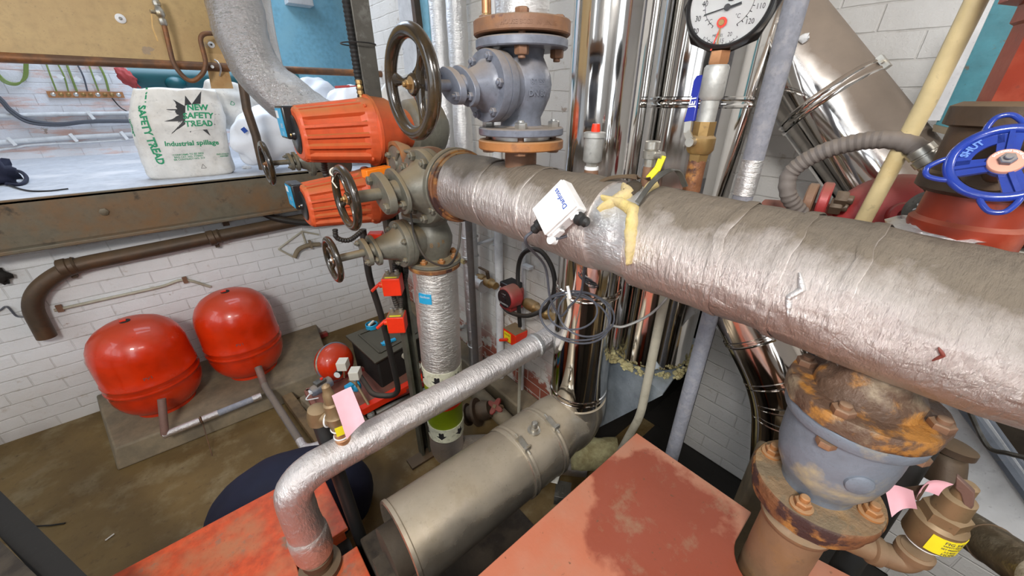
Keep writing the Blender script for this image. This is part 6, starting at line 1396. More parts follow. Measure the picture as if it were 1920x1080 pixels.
b = MB(); text_on(b, 'Danfoss', .012, flat(c + n * .0188 + a1_ * .020, -a2_, -a1_, .0003), .0002); b.build('logo_print', M['printblue'], t)
b = MB(); text_on(b, '|||||||\n||||', .008, flat(c + a2_ * .0305 - a1_ * .012 , a1_, n, .0006)); b.build('rating_print', M['printgrey'], t)
ga = c - a1_ * .036 - a2_ * .006
def gland(g, d, nm='cable_gland'):
    b = MB(); b.lathe(g, d, [(0, .008), (.004, .009), (.005, .0105), (.012, .0105), (.014, .008), (.022, .0085), (.026, .005)], 10); return lab(b.build(nm, M['rubber'], t), 'black cable gland')
gland(ga, -a1_); gland(c + a2_ * .030 + a1_ * .018 + n * -.002, (a2_ + a1_ * .5))
# cables and coil
tie = P(1067, 548, d=.93)
b = MB(); b.tube(smooth_path([ga - a1_ * .022, ga - a1_ * .04 + V((-.004, 0, -.01)), P(1022, 500, d=.80), P(1032, 560, d=.88), P(1050, 592, d=.92), tie + V((0, 0, -.05)), ]), .0028, 8)
solo(b, 'sensor_cable', M['greycable'], 'grey lead curving down from the sensor box gland to the coil', 'cable')
b = MB(); b.tube(smooth_path([c + a2_ * .036 - a1_ * .03, P(1099, 440, d=.68), P(1096, 500, d=.80), P(1088, 550, d=.9), tie + V((0, 0, -.045))]), .0028, 8); solo(b, 'sensor_cable', M['greycable'], 'grey lead falling straight from the sensor box ear to the coil', 'cable')
b = MB()
loops = [(1082, 592, 70, 46, .10, .03), (1078, 598, 66, 44, .28, -.01), (1074, 584, 46, 34, -.05, .015), (1096, 590, 50, 40, .35, 0)]
for cx, cy, rx, ry, rot, off in loops:
    pts = []
    for k in range(40):
        a = 2 * PI * k / 40; x_ = rx * math.cos(a); y_ = ry * math.sin(a); pts.append(P(cx + x_ * math.cos(rot) - y_ * math.sin(rot), cy + x_ * math.sin(rot) + y_ * math.cos(rot), d=.93 + off * .5 - .04 * math.sin(a)))
    b.tube(pts, .0024, 8, closed=True)
solo(b, 'cable_coil', M['greycable'], 'coil of spare grey cable hanging under the header before the flue', 'cable coil')
b = MB(); b.tube([P(1064, 536, d=.91), P(1069, 560, d=.91)], .004, 8); solo(b, 'coil_tie', M['white'], 'white tie gripping the top of the grey cable coil', 'cable tie')
b = MB(); b.tube(smooth_path([P(1065, 552, d=.95), P(1068, 590, d=.97), P(1060, 625, d=1.0), P(1050, 655, d=1.05)]), .005, 8); solo(b, 'hanging_cord', M['cream'], 'pale cord dropping from the cable coil tie', 'cord')
b = MB(); pp = smooth_path([P(1145, 610, d=1.0), P(1170, 612, d=1.0), P(1215, 592, d=.98), P(1245, 565, d=.95), P(1266, 535, d=.93)], 8)
b.tube(pp, .0035, 8); solo(b, 'flat_lead', M['galvpipe'], 'flat grey lead sweeping from the coil up behind the header', 'cable')
def band(name, label, pts, w, m):
    pp = smooth_path(pts, 8); b = MB(); rings = []
    for i, p_ in enumerate(pp):
        tg = (pp[min(i + 1, len(pp) - 1)] - pp[max(i - 1, 0)]).normalized(); s_ = tg.cross(V((-.6, -.5, .3))).normalized(); u_ = V((0, 1, 0)); s_ = (u_ - tg * u_.dot(tg)).normalized(); nn_ = tg.cross(s_)
        rings.append([p_ + s_ * w * x + nn_ * .0008 * y for x, y in ((-1, -1), (1, -1), (1, 1), (-1, 1))])
    b.ringloft(rings); return solo(b, name, m, label, 'strap')
band('metal_strap', 'narrow brown band running from the sensor box gland along the header top', [P(1108, 352, x=.50), P(1140, 335, x=.52), P(1180, 331, x=.53), P(1220, 336, x=.53)], .004, M['rustdark'])
band('metal_strap', 'springy grey band looping up before the gauge pipe on the header', [P(1195, 380, x=.47), P(1225, 340, x=.49), P(1252, 321, x=.50), P(1272, 322, x=.51), P(1285, 350, x=.52)], .004, M['strut'])

# gauge standing on the header
gb = P(1297, 352, x=.555); GX, GY = gb.x, gb.y
def gz(py): 
    x = 1297 + (py - 352) * -.2017
    return P(x, py, x=GX).z
t = thing('gauge_stand', 'corroded nipple and brass valve carrying the round gauge up from the header', 'pipe fitting', (GX, GY, 1.372))
b = MB(); b.lathe((GX, GY, 1.365), (0, 0, 1), [(0, .013), (.02, .012), (gz(300) - 1.365, .0115)], 24); b.build('rusty_nipple', M['rust'], t)
b = MB(); z0_, z1_ = gz(302), gz(228); Lz = z1_ - z0_
b.lathe((GX, GY, z0_), (0, 0, 1), [(0, .0125), (Lz * .2, .0135), (Lz * .22, .016)], 6); b.lathe((GX, GY, z0_), (0, 0, 1), [(Lz * .2, .014), (Lz * .3, .0175), (Lz * .6, .0175), (Lz * .68, .013)], 24); b.lathe((GX, GY, z0_), (0, 0, 1), [(Lz * .66, .0145), (Lz, .0145)], 8); b.build('ball_valve_body', M['brass'], t)
b = MB(); b.lathe((GX, GY, z1_), (0, 0, 1), [(0, .0115), (gz(185) - z1_, .0115)], 24); b.build('zinc_nipple', M['galvpipe'], t)
b = MB(); b.lathe((GX, GY, gz(188)), (0, 0, 1), [(0, .0125), (.004, .0150), (gz(122) - gz(188) - .003, .0150), (gz(122) - gz(188), .013)], 24); b.build('zinc_socket', M['galvpipe'], t)
b = MB(); b.lathe((GX, GY, gz(122)), (0, 0, 1), [(0, .0115), (.003, .0125), (gz(96) - gz(122), .012)], 6); b.build('reducer', M['copper'], t)
lv = thing('valve_lever', 'long blue-sleeved lever of the brass valve below the round gauge', 'lever', (GX - .02, GY, gz(270)))
pv = V((GX - .021, GY + .004, gz(265)))
b = MB(); b.cyl(pv + V((.012, 0, 0)), pv + V((-.006, 0, 0)), .006, seg=12); l1 = P(1291, 228, d=depth(pv)); b.bar(pv, pv.lerp(l1, .5) + V((0, .004, 0)), .009, .003, (1, 0, 0)); b.bar(pv.lerp(l1, .45) + V((0, .004, 0)), l1, .009, .003, (1, 0, 0)); b.build('steel_arm', M['nickel'], lv)
l2 = P(1312, 138, d=depth(pv) - .01)
b = MB(); e_ = (l2 - l1).normalized(); sd_ = e_.cross(V((1, 0, 0))).normalized()
poly = [l1 + sd_ * .007, l1.lerp(l2, .5) + sd_ * .0055, l2 - e_ * .008 + sd_ * .0065, l2 - e_ * .002 + sd_ * .004, l2 - e_ * .002 - sd_ * .004, l2 - e_ * .008 - sd_ * .0065, l1.lerp(l2, .5) - sd_ * .0055, l1 - sd_ * .007]
b.prism(poly, (.006, 0, 0)); sl = lab(b.build('blue_sleeve', M['bluelever'], lv, bevel=.001), 'blue plastic sleeve')
b = MB(); rt_ = -sd_ if sd_.y > 0 else sd_
text_on(b, 'JET', .011, lambda X, Y: l1.lerp(l2, .42) + e_ * X + (sd_ if sd_.y > 0 else -sd_) * Y + V((-.0008, 0, 0)), .0003); b.build('sleeve_print', M['printwhite'], sl)

# round gauge
gc = P(1368, 4, x=GX - .012); gn = V((-.94, -.30, .0)).normalized(); gn = (gn + (V((0, 0, CAM_H)) - gc).normalized() * .3).normalized()
gu = V((0, 0, 1)).cross(gn).normalized(); gv = gn.cross(gu)     # gu: to the right as seen
RG = mm(74, gc)
t = thing('temperature_gauge', 'round black temperature gauge with a white dial at the top edge', 'gauge', gc - gv * RG)
b = MB(); b.lathe(gc - gn * .016, gn, [(0, RG * 1.02), (.004, RG * 1.06), (.014, RG * 1.02), (.019, RG * 1.0), (.020, RG * .95), (.0175, RG * .90), (.015, RG * .895), (.0149, .001)], 64); b.build('bezel', M['gaugeblack'], t)
b = MB(); b.lathe(gc - gn * .045, gn, [(0, RG * .9), (.004, RG * 1.08), (.026, RG * 1.17), (.030, RG * 1.1), (.031, RG * .9)], 8); b.build('case', M['gaugeblack'], t, bevel=.002)
b = MB(); b.lathe(gc - gn * .0008, gn, [(0, RG * .895), (.0006, RG * .895)], 64); dl = b.build('dial', M['dial'], t)
G = lambda X, Y, o=0: gc + gu * X * RG + gv * Y * RG + gn * (.0001 + o)
def gline(b, p1, p2, w, o=.0002):
    a = V((p1[0], p1[1])); c_ = V((p2[0], p2[1])); d = (c_ - a).normalized(); n_ = V((-d.y, d.x)) * w / 2
    b.add([G(*(a + n_), o), G(*(c_ + n_), o), G(*(c_ - n_), o), G(*(a - n_), o)], [(0, 1, 2, 3)])
# the dial's own centre sits a little above mid height
def gm(px, py): return ((px - 1368) / 74.0, -(py - 4) / 74.0)
b = MB()
for txt, px, py, s_ in (('40', 1326, 3, .17), ('30', 1318, 26, .17), ('20', 1318, 46, .17), ('110', 1421, 15, .16), ('120', 1409, 37, .16), ('METRES', 1359, 56, .085), ('0', 1336, 60, .13), ('5', 1344, 67, .13), ('10', 1356, 70, .12), ('15', 1368, 65, .13), ('20', 1380, 55, .13), ('°C', 1340, 32, .13), ('°C', 1387, 27, .13)):
    X, Y = gm(px, py); text_on(b, txt, s_ * 1.05, lambda x, y, X=X, Y=Y: G(X + x * .8, Y + y, .0002), 0)
b.build('dial_numbers', M['printblack'], dl)
b = MB()
prev = None
for a in range(-60, 241, 6):
    r_ = .55; x_, y_ = r_ * math.cos(math.radians(a)), r_ * math.sin(math.radians(a)) + .0
    if prev: gline(b, prev, (x_, y_), .012)
    prev = (x_, y_)
    if a % 12 == 0: gline(b, (x_, y_), (x_ * 1.10, y_ * 1.10), .018)
prev = None
for a in range(228, 318, 9):
    x_, y_ = .56 * math.cos(math.radians(a)), -.30 + .60 * math.sin(math.radians(a)) + .0
    if prev: gline(b, prev, (x_, y_), .010)
    gline(b, (x_, y_), (x_ * .94, (y_ + .3) * .94 - .3), .012); prev = (x_, y_)
b.build('dial_scale', M['printblack'], dl)
b = MB(); gline(b, gm(1328, 21), gm(1370, 11), .03, .0012); gline(b, gm(1368, 13), gm(1389, 7), .06, .0012); h_ = gm(1366, 12); b.lathe(G(h_[0], h_[1], .001), gn, [(0, .0035), (.0015, .0035)], 16); b.build('needle', M['printblue'] if 0 else M['printblack'], t)
b = MB(); gline(b, gm(1352, 80), gm(1361, 45), .035, .0010); h_ = gm(1362, 35); b.lathe(G(h_[0], h_[1], .0008), gn, [(0, .0055), (.001, .0055)], 20); lab(b.build('red_needle', M['redbox'], t), 'thin red pointer')
b = MB(); gline(b, gm(1362, 76), gm(1361, 42), .035, .0013); b.lathe(G(h_[0] - .01, h_[1], .0015), gn, [(0, .0034), (.001, .0030)], 16); b.build('small_needle', M['brass'], t)
b = MB(); X, Y = gm(1370, -2); b.add([G(X + q[0], Y + q[1], .0003) for q in ((-.10, .10), (.10, .10), (.10, 0), (.05, -.06), (-.05, -.06), (-.10, 0))], [(0, 1, 2, 3, 4, 5)]); b.build('maker_shield', M['printblack'], dl)
b = MB(); b.lathe(gc + gn * .0022, gn, [(0, RG * .88), (.001, RG * .9)], 64); b.build('glass', M['glass'], t)

# air vent and small valve
def stand(px, py, xx): return P(px, py, x=xx)
a_ = stand(1107, 338, .555); AX, AY = a_.x, a_.y
def az(py): return P(1107 + (py - 338) * -.085, py, x=AX).z
t = thing('air_vent', 'grey bottle air vent with a red cap standing on the header', 'air vent', (AX, AY, 1.374))
b = MB(); b.lathe((AX, AY, 1.370), (0, 0, 1), [(0, .0135), (az(318) - 1.370, .0125)], 24); b.build('rusty_nipple', M['rustbrown'], t)
b = MB(); b.lathe((AX, AY, az(320)), (0, 0, 1), [(0, .012), (.003, .0125), (az(312) - az(320), .012)], 20); lab(b.build('ptfe_seal', M['white'], t), 'white sealing tape')
b = MB(); b.lathe((AX, AY, az(312)), (0, 0, 1), [(0, .0105), (az(303) - az(312), .0105)], 6); b.build('hex_nut', M['nickel'], t)
b = MB(); z_ = az(304); Lz = az(247) - z_; b.lathe((AX, AY, z_), (0, 0, 1), [(0, .014), (.003, .0165), (Lz * .8, .0165), (Lz * .82, .019), (Lz * .97, .019), (Lz, .016)], 32); b.build('vent_body', M['galvpipe'], t)
b = MB(); b.lathe((AX + .002, AY, az(247)), (0, 0, 1), [(0, .0075), (.003, .0078), (az(232) - az(247), .0065)], 16); lab(b.build('cap', M['redbox'], t), 'red cap')
a_ = stand(1212, 345, .575); BX, BY = a_.x, a_.y
def bz(py): return P(1212 + (py - 345) * -.15, py, x=BX).z
t = thing('ball_valve', 'tiny nickel ball valve with yellow lever on the header, right of the red-capped vent', 'valve', (BX, BY, 1.372))
b = MB(); b.lathe((BX, BY, 1.365), (0, 0, 1), [(0, .0095), (bz(312) - 1.365, .009)], 20); b.build('rusty_nipple', M['rustbrown'], t)
b = MB(); z_ = bz(312); Lz = bz(264) - z_; b.lathe((BX, BY, z_), (0, 0, 1), [(0, .009), (Lz * .3, .009), (Lz * .32, .012), (Lz * .62, .013), (Lz * .66, .010), (Lz * .7, .012), (Lz * .97, .012), (Lz, .009)], 12); sp_ = V((BX, BY, z_ + Lz * .45)); b.cyl(sp_, sp_ + V((-.006, -.024, .002)), .006, seg=12); b.build('body', M['nickel'], t)
b = MB(); e0 = sp_ + V((-.006, -.024, .002)); b.bar(e0, e0 + V((-.004, .004, -.022)), .011, .003, (1, 0, 0)); b.bar(e0 + V((-.004, .004, -.02)), e0 + V((-.008, .014, -.036)), .010, .005, (1, 0, 0)); lab(b.build('lever', M['yellowlabel'], t, bevel=.001), 'yellow lever')

# ================================================================ right of the flues, behind the header
t = thing('twin_pump', 'dusty red pump casing and bolted flanges half hidden behind the header at right', 'pump', P(1640, 400, x=.74) + V((0, 0, -.05)))
for px, m_, r_ in ((1516, M['rustbrown'], 34), (1543, M['redpump'], 36)):
    c = P(px, 378, x=.72); b = MB(); ax = V((.15, -1, 0)); b.lathe(c + ax.normalized() * -.006, ax, [(0, mm(r_, c) - .002), (.002, mm(r_, c)), (.011, mm(r_, c)), (.013, mm(r_, c) - .002)], 10); b.build('flange', m_, t)
for px, py in ((1566, 372), (1556, 385)):
    c = P(px, py, x=.705); b = MB(); b.hexn(c, V((.15, -1, 0)), .012, .014, .008); b.build('bolt', M['rustdark'], t)
c = P(1668, 425, x=.745)
b = MB(); b.lathe(c, V((-1, -.1, .1)), [(-.03, .05), (-.02, .066), (0, .072), (.018, .066), (.028, .05), (.03, .02)], 40); b.cyl(c + V((0, .06, -.01)), c + V((0, .16, -.02)), .03, seg=24); b.build('volute', M['redpump'], t)
b = MB(); b.torus(c + V((-.012, 0, 0)), V((-1, -.1, .1)), .060, .007, 40, 8); b.build('volute_rib', M['redpump'], t)
c2 = P(1682, 412, x=.70); b = MB(); b.lathe(c2 + V((.03, 0, 0)), V((-1, -.2, .25)), [(0, .018), (.028, .017), (.030, .015), (.030, .008), (.018, .0075), (.018, .001)], 28); lab(b.build('tapping_boss', M['redpump'], t), 'round boss with a dark hole')
c3 = P(1742, 395, x=.655); n3 = (V((0, 0, CAM_H)) - c3).normalized() + V((-.1, .5, .2)); e1, e2, n3 = frame(n3)
b = MB(); b.lathe(c3, n3, [(0, .024), (.002, .024)], 40); np_ = lab(b.build('name_disc', M['strut'], t), 'grey name disc')
ru = (P(1755, 372, x=.655) - P(1728, 415, x=.655)); ru = (ru - n3 * ru.dot(n3)).normalized(); rv_ = n3.cross(ru)
b = MB(); text_on(b, 'GRUNDFOS', .0085, lambda X, Y: c3 + n3 * .0026 + ru * X + rv_ * (Y - .006), .0002); text_on(b, 'X', .013, lambda X, Y: c3 + n3 * .0026 + ru * X + rv_ * (Y + .008), .0002); b.build('disc_print', M['printwhite'], np_)
t = thing('hose_assembly', 'ribbed grey hose arching behind the header to a nickel coupling', 'hose', P(1490, 395, x=.68))
xh = .66
pts = [P(1502, 400, x=xh + .02), P(1478, 365, x=xh), P(1482, 325, x=xh), P(1530, 290, x=xh), P(1600, 268, x=xh), P(1670, 262, x=xh), P(1715, 275, x=xh), P(1735, 295, x=xh)]
pp = subdiv(smooth_path(pts, 10), .0016); b = MB(); b.tube(pp, [.0105 * (1 + .055 * math.sin(i * PI / 2)) for i in range(len(pp))], 18); b.build('ribbed_hose', M['darklag'], t, angle=30)
dv = (P(1765, 325, x=xh) - P(1728, 285, x=xh)); Lc = dv.length; b = MB(); b.lathe(P(1722, 280, x=xh), dv, [(0, .0135), (Lc * .25, .0135), (Lc * .27, .0115), (Lc * .33, .0115), (Lc * .35, .0140), (Lc * .6, .0140), (Lc * .62, .0125), (Lc * 1.0, .0125), (Lc * 1.02, .009)], 20); b.build('coupling', M['nickel'], t)
b = MB(); A_1 = P(1722, 342, x=.66); b.prism([P(1715, 338, x=.64), P(1790, 305, x=.64), P(1800, 330, x=.64), P(1735, 362, x=.64)], (.012, 0, 0)); solo(b, 'black_bracket', M['strut'], 'dark plate under the nickel coupling beside the blue wheel', 'bracket', bevel=.002)
b = MB(); q, n = hdr(1812, 463); b.ball(V((XW, YW + .01, ZH + .068)), .046, (1.0, 1.0, .22), 28, 8, wob=.3, wf=30); solo(b, 'torn_foil_collar', M['foil_small'], 'crumpled foil collar where the red-brown valve meets the header', 'foil', angle=80)
t = thing('flange_set', 'dusty red-brown flange standing on edge at the right of the blue-wheeled valve', 'flange', P(1895, 440, x=.66) + V((0, 0, -.04)))
c = P(1880, 425, x=.67); b = MB(); b.lathe(c, V((.1, -1, 0)), [(0, .044), (.002, .046), (.010, .046), (.012, .044)], 40); b.build('red_flange', M['redpump'], t)
b = MB(); b.lathe(c + V((.002, -.024, 0)), V((.1, -1, 0)), [(0, .046), (.002, .048), (.012, .048)], 40); b.build('brown_flange', M['rustbrown'], t)
b = MB(); b.cyl(c + V((-.02, -.006, -.02)), c + V((-.02, -.03, -.02)), .005, seg=10); b.build('bolt', M['strut'], t)

# ================================================================ circulator on the right wall
xp = .98
t = thing('circulator_pump', 'small dull red circulator with a black dial on the right wall pipe', 'pump', P(955, 560, x=xp) + V((0, 0, -.06)))
c = P(957, 556, x=xp - .03); D_p = V((0, -1, 0))
b = MB(); b.box(c + V((.0, -.01, 0)), (.085, .085, .105)); b.build('pump_housing', M['redpump'], t, bevel=.014)
fc = P(946, 560, x=xp - .10)
b = MB(); b.lathe(fc + V((.06, 0, 0)), XN, [(0, .050), (.045, .050), (.055, .045), (.058, .042)], 36); b.build('motor_can', M['redpump'], t)
b = MB(); b.lathe(fc, XN, [(0, .041), (.004, .041), (.0045, .012), (.008, .011), (.008, .001)], 36); d_o = b.build('dial_plate', M['gaugeblack'], t)
b = MB(); text_on(b, 'GRUNDFOS', .011, flat(fc + V((-.0045, 0, -.024)), (0, -1, 0), (0, 0, 1), .0004)); text_on(b, 'I  II  III', .009, flat(fc + V((-.0045, 0, .022)), (0, -1, 0), (0, 0, 1), .0004)); b.build('dial_print', M['printwhite'], d_o)
b = MB(); b.box(c + V((.0, -.005, .062)), (.07, .075, .025)); lab(b.build('terminal_box', M['gaugeblack'], t, bevel=.004), 'black terminal box')
A = P(905, 525, x=xp); B = P(1036, 592, x=xp)
t = thing('circulator_pipe', 'tarnished brass unions and pipe either side of the wall circulator', 'pipe', B + V((0, 0, -.03)))
zz = (A.z + B.z) / 2 ; yA, yB = A.y, B.y
def lat(y0, y1, prof, m, nm, seg=20):
    b = MB(); L = y1 - y0; b.lathe((xp, y0, zz), V((0, L, 0)), [(abs(L) * f, r) for f, r in prof], seg); return b.build(nm, m, t)
yc1, yc2 = P(930, 545, x=xp).y, P(985, 570, x=xp).y
lat(yA + .04, yc1, [(0, .016), (.15, .016), (.18, .023), (.40, .023), (.42, .017), (.5, .017), (.52, .025), (.75, .025), (.78, .018), (1, .018)], M['brass'], 'union')
lat(yc2, yB - .10, [(0, .020), (.08, .026), (.25, .026), (.28, .018), (.36, .018), (.38, .024), (.52, .024), (.55, .017), (.65, .017), (.67, .023), (.85, .023), (.88, .017), (1, .017)], M['brass'], 'union')
b = MB(); yv_ = (yA + yc1) / 2; b.cyl((xp, yv_, zz), (xp - .01, yv_, zz + .06), .009, seg=12); b.box((xp - .01, yv_ + .03, zz + .062), (.012, .07, .006)); b.build('lever_stem', M['rustdark'], t)
b = MB(); pl = [P(975, 612, x=xp - .02), P(972, 560, x=xp - .03), P(972, 500, x=xp - .02), P(985, 472, x=xp - .02), P(1012, 470, x=xp - .02), P(1034, 500, x=xp - .02), P(1040, 540, x=xp - .02), P(1025, 575, x=xp - .02), P(990, 592, x=xp - .05), P(955, 585, x=xp - .06), P(940, 570, x=xp - .05)]
b.tube(smooth_path(pl, 8), .0095, 12); solo(b, 'power_cable', M['blackcable'], 'thick black cable looping over the wall circulator', 'cable')
cpx = P(983, 480, x=XB - .015); b = MB(); b.cyl((XB - .016, cpx.y, .0), (XB - .016, cpx.y, 1.7), .010, seg=14); solo(b, 'wall_conduit', M['offwhite'], 'white painted conduit running down the wall past the black loop', 'conduit')
c = P(989, 500, x=XB - .03); b = MB(); b.box(c, (.03, .05, .012)); solo(b, 'conduit_clip', M['offwhite'], 'painted saddle clip beside the black cable loop', 'clip')
t = thing('isolator_switch', 'red isolator with dusty top on the right wall below the circulator', 'isolator switch', P(966, 645, x=XB - .04))
c = P(966, 628, x=XB - .045); b = MB(); b.box(c, (.08, .095, .07)); b.build('housing', M['redbox'], t, bevel=.004)
b = MB(); b.box(c + V((0, 0, .036)), (.078, .092, .002)); b.build('dusty_top', M['dullbrass'], t)
b = MB(); b.box(c + V((-.041, .012, 0)), (.002, .05, .05)); o = b.build('face_plate', M['yellowlabel'], t)
b = MB(); text_on(b, 'DANGER', .010, flat(c + V((-.0422, .012, .012)), (0, -1, 0), (0, 0, 1), .0004)); text_on(b, '400V', .012, flat(c + V((-.0422, .012, -.012)), (0, -1, 0), (0, 0, 1), .0004)); b.build('plate_print', M['printblack'], o)
b = MB(); b.bar(c + V((-.045, .005, -.01)), c + V((-.06, .05, -.03)), .014, .012); b.build('lever', M['redbox'], t, bevel=.002)
b = MB(); a_ = P(896, 457, x=XB - .02); b_ = P(930, 447, x=XB - .02); b.tube([a_ + V((-.03, 0, 0)), a_.lerp(b_, .8), b_], .008, 10); b.tube([b_ + V((.01, 0, .02)), b_ + V((-.02, -.01, -.03))], .010, 10); solo(b, 'pipe_stub', M['offwhite'], 'painted pipe stub on the wall under the left end of the header', 'pipe')
b = MB(); b.tube([P(976, 660, x=.90), P(972, 800, x=.90)], .008, 12); solo(b, 'wall_conduit', M['beigepipe'], 'slim pale pipe below the foil branch against the peeling wall', 'conduit')
b = MB(); b.tube([P(805, 628, x=.92), P(872, 612, x=.98)], .012, 12); solo(b, 'pipe_stay', M['galvpipe'], 'short grey stay between the riser and the corner foil pipe', 'pipe')

# ================================================================ lower right
xq = .62
B0 = P(1700, 1052, x=xq); VX, VY = B0.x, B0.y
def vz(py): return P(1700 - (py - 1052) * .82, py, x=VX).z
t = thing('safety_valve', 'bronze safety valve with a yellow label and brown lever, bottom right', 'safety valve', (VX, VY, B0.z - .02))
zb_, zt2 = B0.z, vz(915); Lz = zt2 - zb_
b = MB(); el = fillet([V((XH + .02, -.012, .945)), P(1630, 1028, x=xq - .02), B0 + V((0, 0, -.002)), V((VX, VY, zb_ + .03))], [.03, .02], 8); b.tube(el, .0165, 24); b.build('elbow_pipe', M['tanpipe'], t, angle=60)
for c_, d_ in ((V((VX, VY, zb_ + .022)), V((0, 0, 1))), (el[len(el) // 3], el[len(el) // 3 + 1] - el[len(el) // 3 - 1])):
    b = MB(); b.lathe(c_ - d_.normalized() * .007, d_, [(0, .017), (.002, .0205), (.012, .0205), (.014, .017)], 24); b.build('socket_rim', M['tanpipe'], t)
b = MB(); b.torus((VX, VY, zb_ + Lz * .32), (0, 0, 1), .0185, .0016, 28, 8); b.build('ptfe_seal', M['white'], t)
b = MB(); b.lathe((VX, VY, zb_ + Lz * .30), (0, 0, 1), [(0, .017), (Lz * .06, .024), (Lz * .08, .0265), (Lz * .30, .0265), (Lz * .33, .022)], 28); b.lathe((VX, VY, zb_ + Lz * .62), (0, 0, 1), [(0, .0235), (Lz * .10, .0235), (Lz * .12, .019)], 6); b.lathe((VX, VY, zb_ + Lz * .73), (0, 0, 1), [(0, .018), (Lz * .16, .0165), (Lz * .18, .010), (Lz * .30, .0095), (Lz * .32, .006)], 24); b.build('body', M['dullbrass'], t)
dy_ = (V((-.80, -.6, 0))).normalized(); zl_ = zb_ + Lz * .48
b = MB(); ph = math.atan2(dy_.y, dy_.x) + .1
b.ringloft([[V((VX + math.cos(ph + a) * r_, VY + math.sin(ph + a) * r_, z__)) for a in [(-.85 + 1.7 * k / 10) for k in range(11)]] + [V((VX + math.cos(ph + a) * (r_ - .002), VY + math.sin(ph + a) * (r_ - .002), z__)) for a in [(.85 - 1.7 * k / 10) for k in range(11)]] for z__, r_ in ((zl_ - .014, .0272), (zl_ + .014, .0272))])
lb = lab(b.build('yellow_label', M['yellowlabel'], t), 'bright yellow handwritten label')
b = MB()
for k, (s_, sz) in enumerate((('FIG 542', .0068), ('SAFETY RELIEF', .0034), ('SET PRESSURE', .0036), ('3.0 BAR', .0040), ('HOPR', .0058))):
    text_on(b, s_, sz, lambda X, Y, k=k: V((VX + math.cos(ph + X / .0275) * .0276, VY + math.sin(ph + X / .0275) * .0276, zl_ + .0095 - k * .0052 + Y)), .00008)
b.build('label_print', M['printgrey'], lb)
lx = P(1800, 905, x=VX - .01); b = MB(); l_a = V((VX, VY, zt2 + .004)); 
b.prism([P(1793, 893, x=VX - .012), P(1828, 925, x=VX - .012), P(1826, 950, x=VX - .012), P(1800, 985, x=VX - .012), P(1794, 982, x=VX - .012), P(1806, 945, x=VX - .012), P(1800, 925, x=VX - .012), P(1790, 915, x=VX - .012)], (.008, 0, 0)); b.build('lever', M['brownlever'], t, bevel=.0015)
b = MB(); b.torus((VX, VY, zt2 - .004), (0.3, 0, 1), .008, .0010, 20, 6); b.build('seal_wire', M['nickel'], t)
M['printgrey'] = pk
tag_paper('paper_tag', 'pink folded tag, left half, hanging by the yellow-labelled safety valve', [P(1657, 907, x=.585), P(1712, 920, x=.59), P(1720, 955, x=.585), P(1672, 970, x=.58)], M['pink'], 7, 'pink tags of the yellow-labelled valve')
tag_paper('paper_tag', 'pink folded tag, right half, wired to the yellow-labelled safety valve', [P(1740, 902, x=.59), P(1788, 908, x=.60), P(1760, 930, x=.595), P(1717, 938, x=.59)], M['pink'], 6, 'pink tags of the yellow-labelled valve')
M['printgrey'] = M['printgrey2']
b = MB(); b.prism([P(1690, 915, x=.60), P(1742, 908, x=.60), P(1722, 940, x=.60), P(1712, 935, x=.60)], (.001, 0, 0)); solo(b, 'tag_cover', M['rustdark'], 'brown folded card between the two pink tags', 'tag')
# pipes and white boarding beyond
xw2 = .86
b = MB(); b.tube([P(1562, 1100, x=.66), P(1740, 815, x=.74)], .019, 18); solo(b, 'black_pipe', M['rubber'], 'thick black pipe rising behind the two pink tags', 'pipe')
t = thing('elbow_pipe', 'dusty brown pipe with collared elbow behind the yellow-labelled safety valve', 'pipe', P(1772, 900, x=.80))
b = MB(); b.tube(fillet([P(1770, 905, x=.76), P(1778, 845, x=.78), P(1740, 838, x=.82)], .03, 8), .022, 20); b.build('tube', M['rustdark'], t, angle=60)
c = P(1784, 838, x=.775); b = MB(); b.lathe(c + V((0, 0, -.008)), V((.2, 0, 1)), [(0, .024), (.002, .028), (.012, .028), (.014, .024)], 28); b.build('collar', M['rustdark'], t)
t = thing('steel_pipe', 'mottled bronze-grey pipe leaving at the bottom right corner', 'pipe', P(1850, 1020, x=.72) + V((0, 0, -.03)))
A, B = P(1768, 960, x=.74), P(1960, 1090, x=.62); b = MB(); b.tube(subdiv([A, B], .01), .026, 28, wob=.0006); b.build('tube', paint('mottled_steel_wrap', (.20, .16, .10), .25, .7, col2=(.36, .31, .22), sc2=20, bumpk=.5, bs=70), t, angle=80)
b = MB(); c = A.lerp(B, .55); b.torus(c, B - A, .0262, .0009, 28, 6); b.build('wrap_seam', M['rustdark'], t)
xd = 1.05
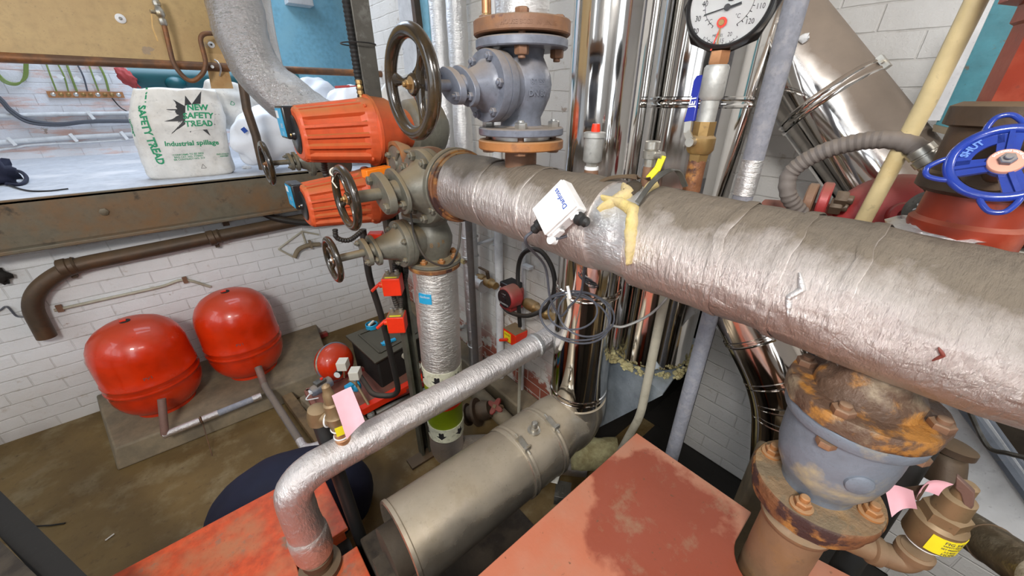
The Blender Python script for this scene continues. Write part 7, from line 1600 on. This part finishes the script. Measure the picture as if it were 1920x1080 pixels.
b = MB(); b.prism([P(a_, c_, x=xd) for a_, c_ in ((1330, 600), (1790, 700), (1960, 940), (1960, 1100), (1800, 985), (1640, 900), (1500, 800))], (.03, 0, 0)); 
wb_ = solo(b, 'white_board', M['offwhite'], 'smooth white slanted sheeting behind the lower right valves', 'sheeting')
b = MB(); b.tube([P(1772, 712, x=xd - .01), P(1962, 972, x=xd - .01)], .012, 8); b.tube([P(1788, 700, x=xd + .01), P(1970, 950, x=xd + .01)], .008, 8); solo(b, 'edge_trim', M['palebluegrey'], 'pale metal edge slanting down the white sheeting', 'trim')
b = MB(); b.prism([P(a_, c_, x=xd + .12) for a_, c_ in ((1770, 640), (1990, 640), (1990, 1060), (1900, 930))], (.02, 0, 0)); solo(b, 'dark_sheet', M['sootbrown'], 'dark panel beyond the white sheeting at the right edge', 'panel')
b = MB(); b.tube(smooth_path([P(1810, 755, x=.95), P(1850, 835, x=.95), P(1890, 850, x=.93), P(1940, 862, x=.92)], 6), .004, 8); solo(b, 'thin_cable', M['strut'], 'thin brown cable crossing the slanting metal edge', 'cable')
b = MB(); b.tube([P(1752, 718, x=xd - .008), P(1738, 745, x=xd - .008), P(1730, 770, x=xd - .008)], .004, 6); solo(b, 'dark_gap', M['soot'], 'black ragged streak on the white sheeting above the rusty flange', 'gap')
b = MB(); c = P(1556, 668, x=.66); b.torus(c, V((-1, -.4, .3)), .022, .005, 28, 8); b.cyl(c + V((0, 0, .02)), V((c.x - .07, c.y, ZH - .05)), .005, seg=8); solo(b, 'black_ring', M['rubber'], 'black ring showing between the header and the rusty flange', 'ring')
b = MB(); b.ball(P(1590, 662, x=.535), .03, (1, 1.2, .35), 20, 10, wob=.8, wf=30); solo(b, 'foil_scrap', M['foil_small'], 'torn foil scrap where the rusty neck leaves the header', 'foil', angle=80)
b = MB(); g_ = P(1450, 860, x=.80); b.box((g_.x, g_.y, g_.z / 2), (.10, .06, g_.z), rz=.3); solo(b, 'grey_duct', M['concrete'], 'dark grey-brown block behind the lower rusty flange', 'block', bevel=.01)
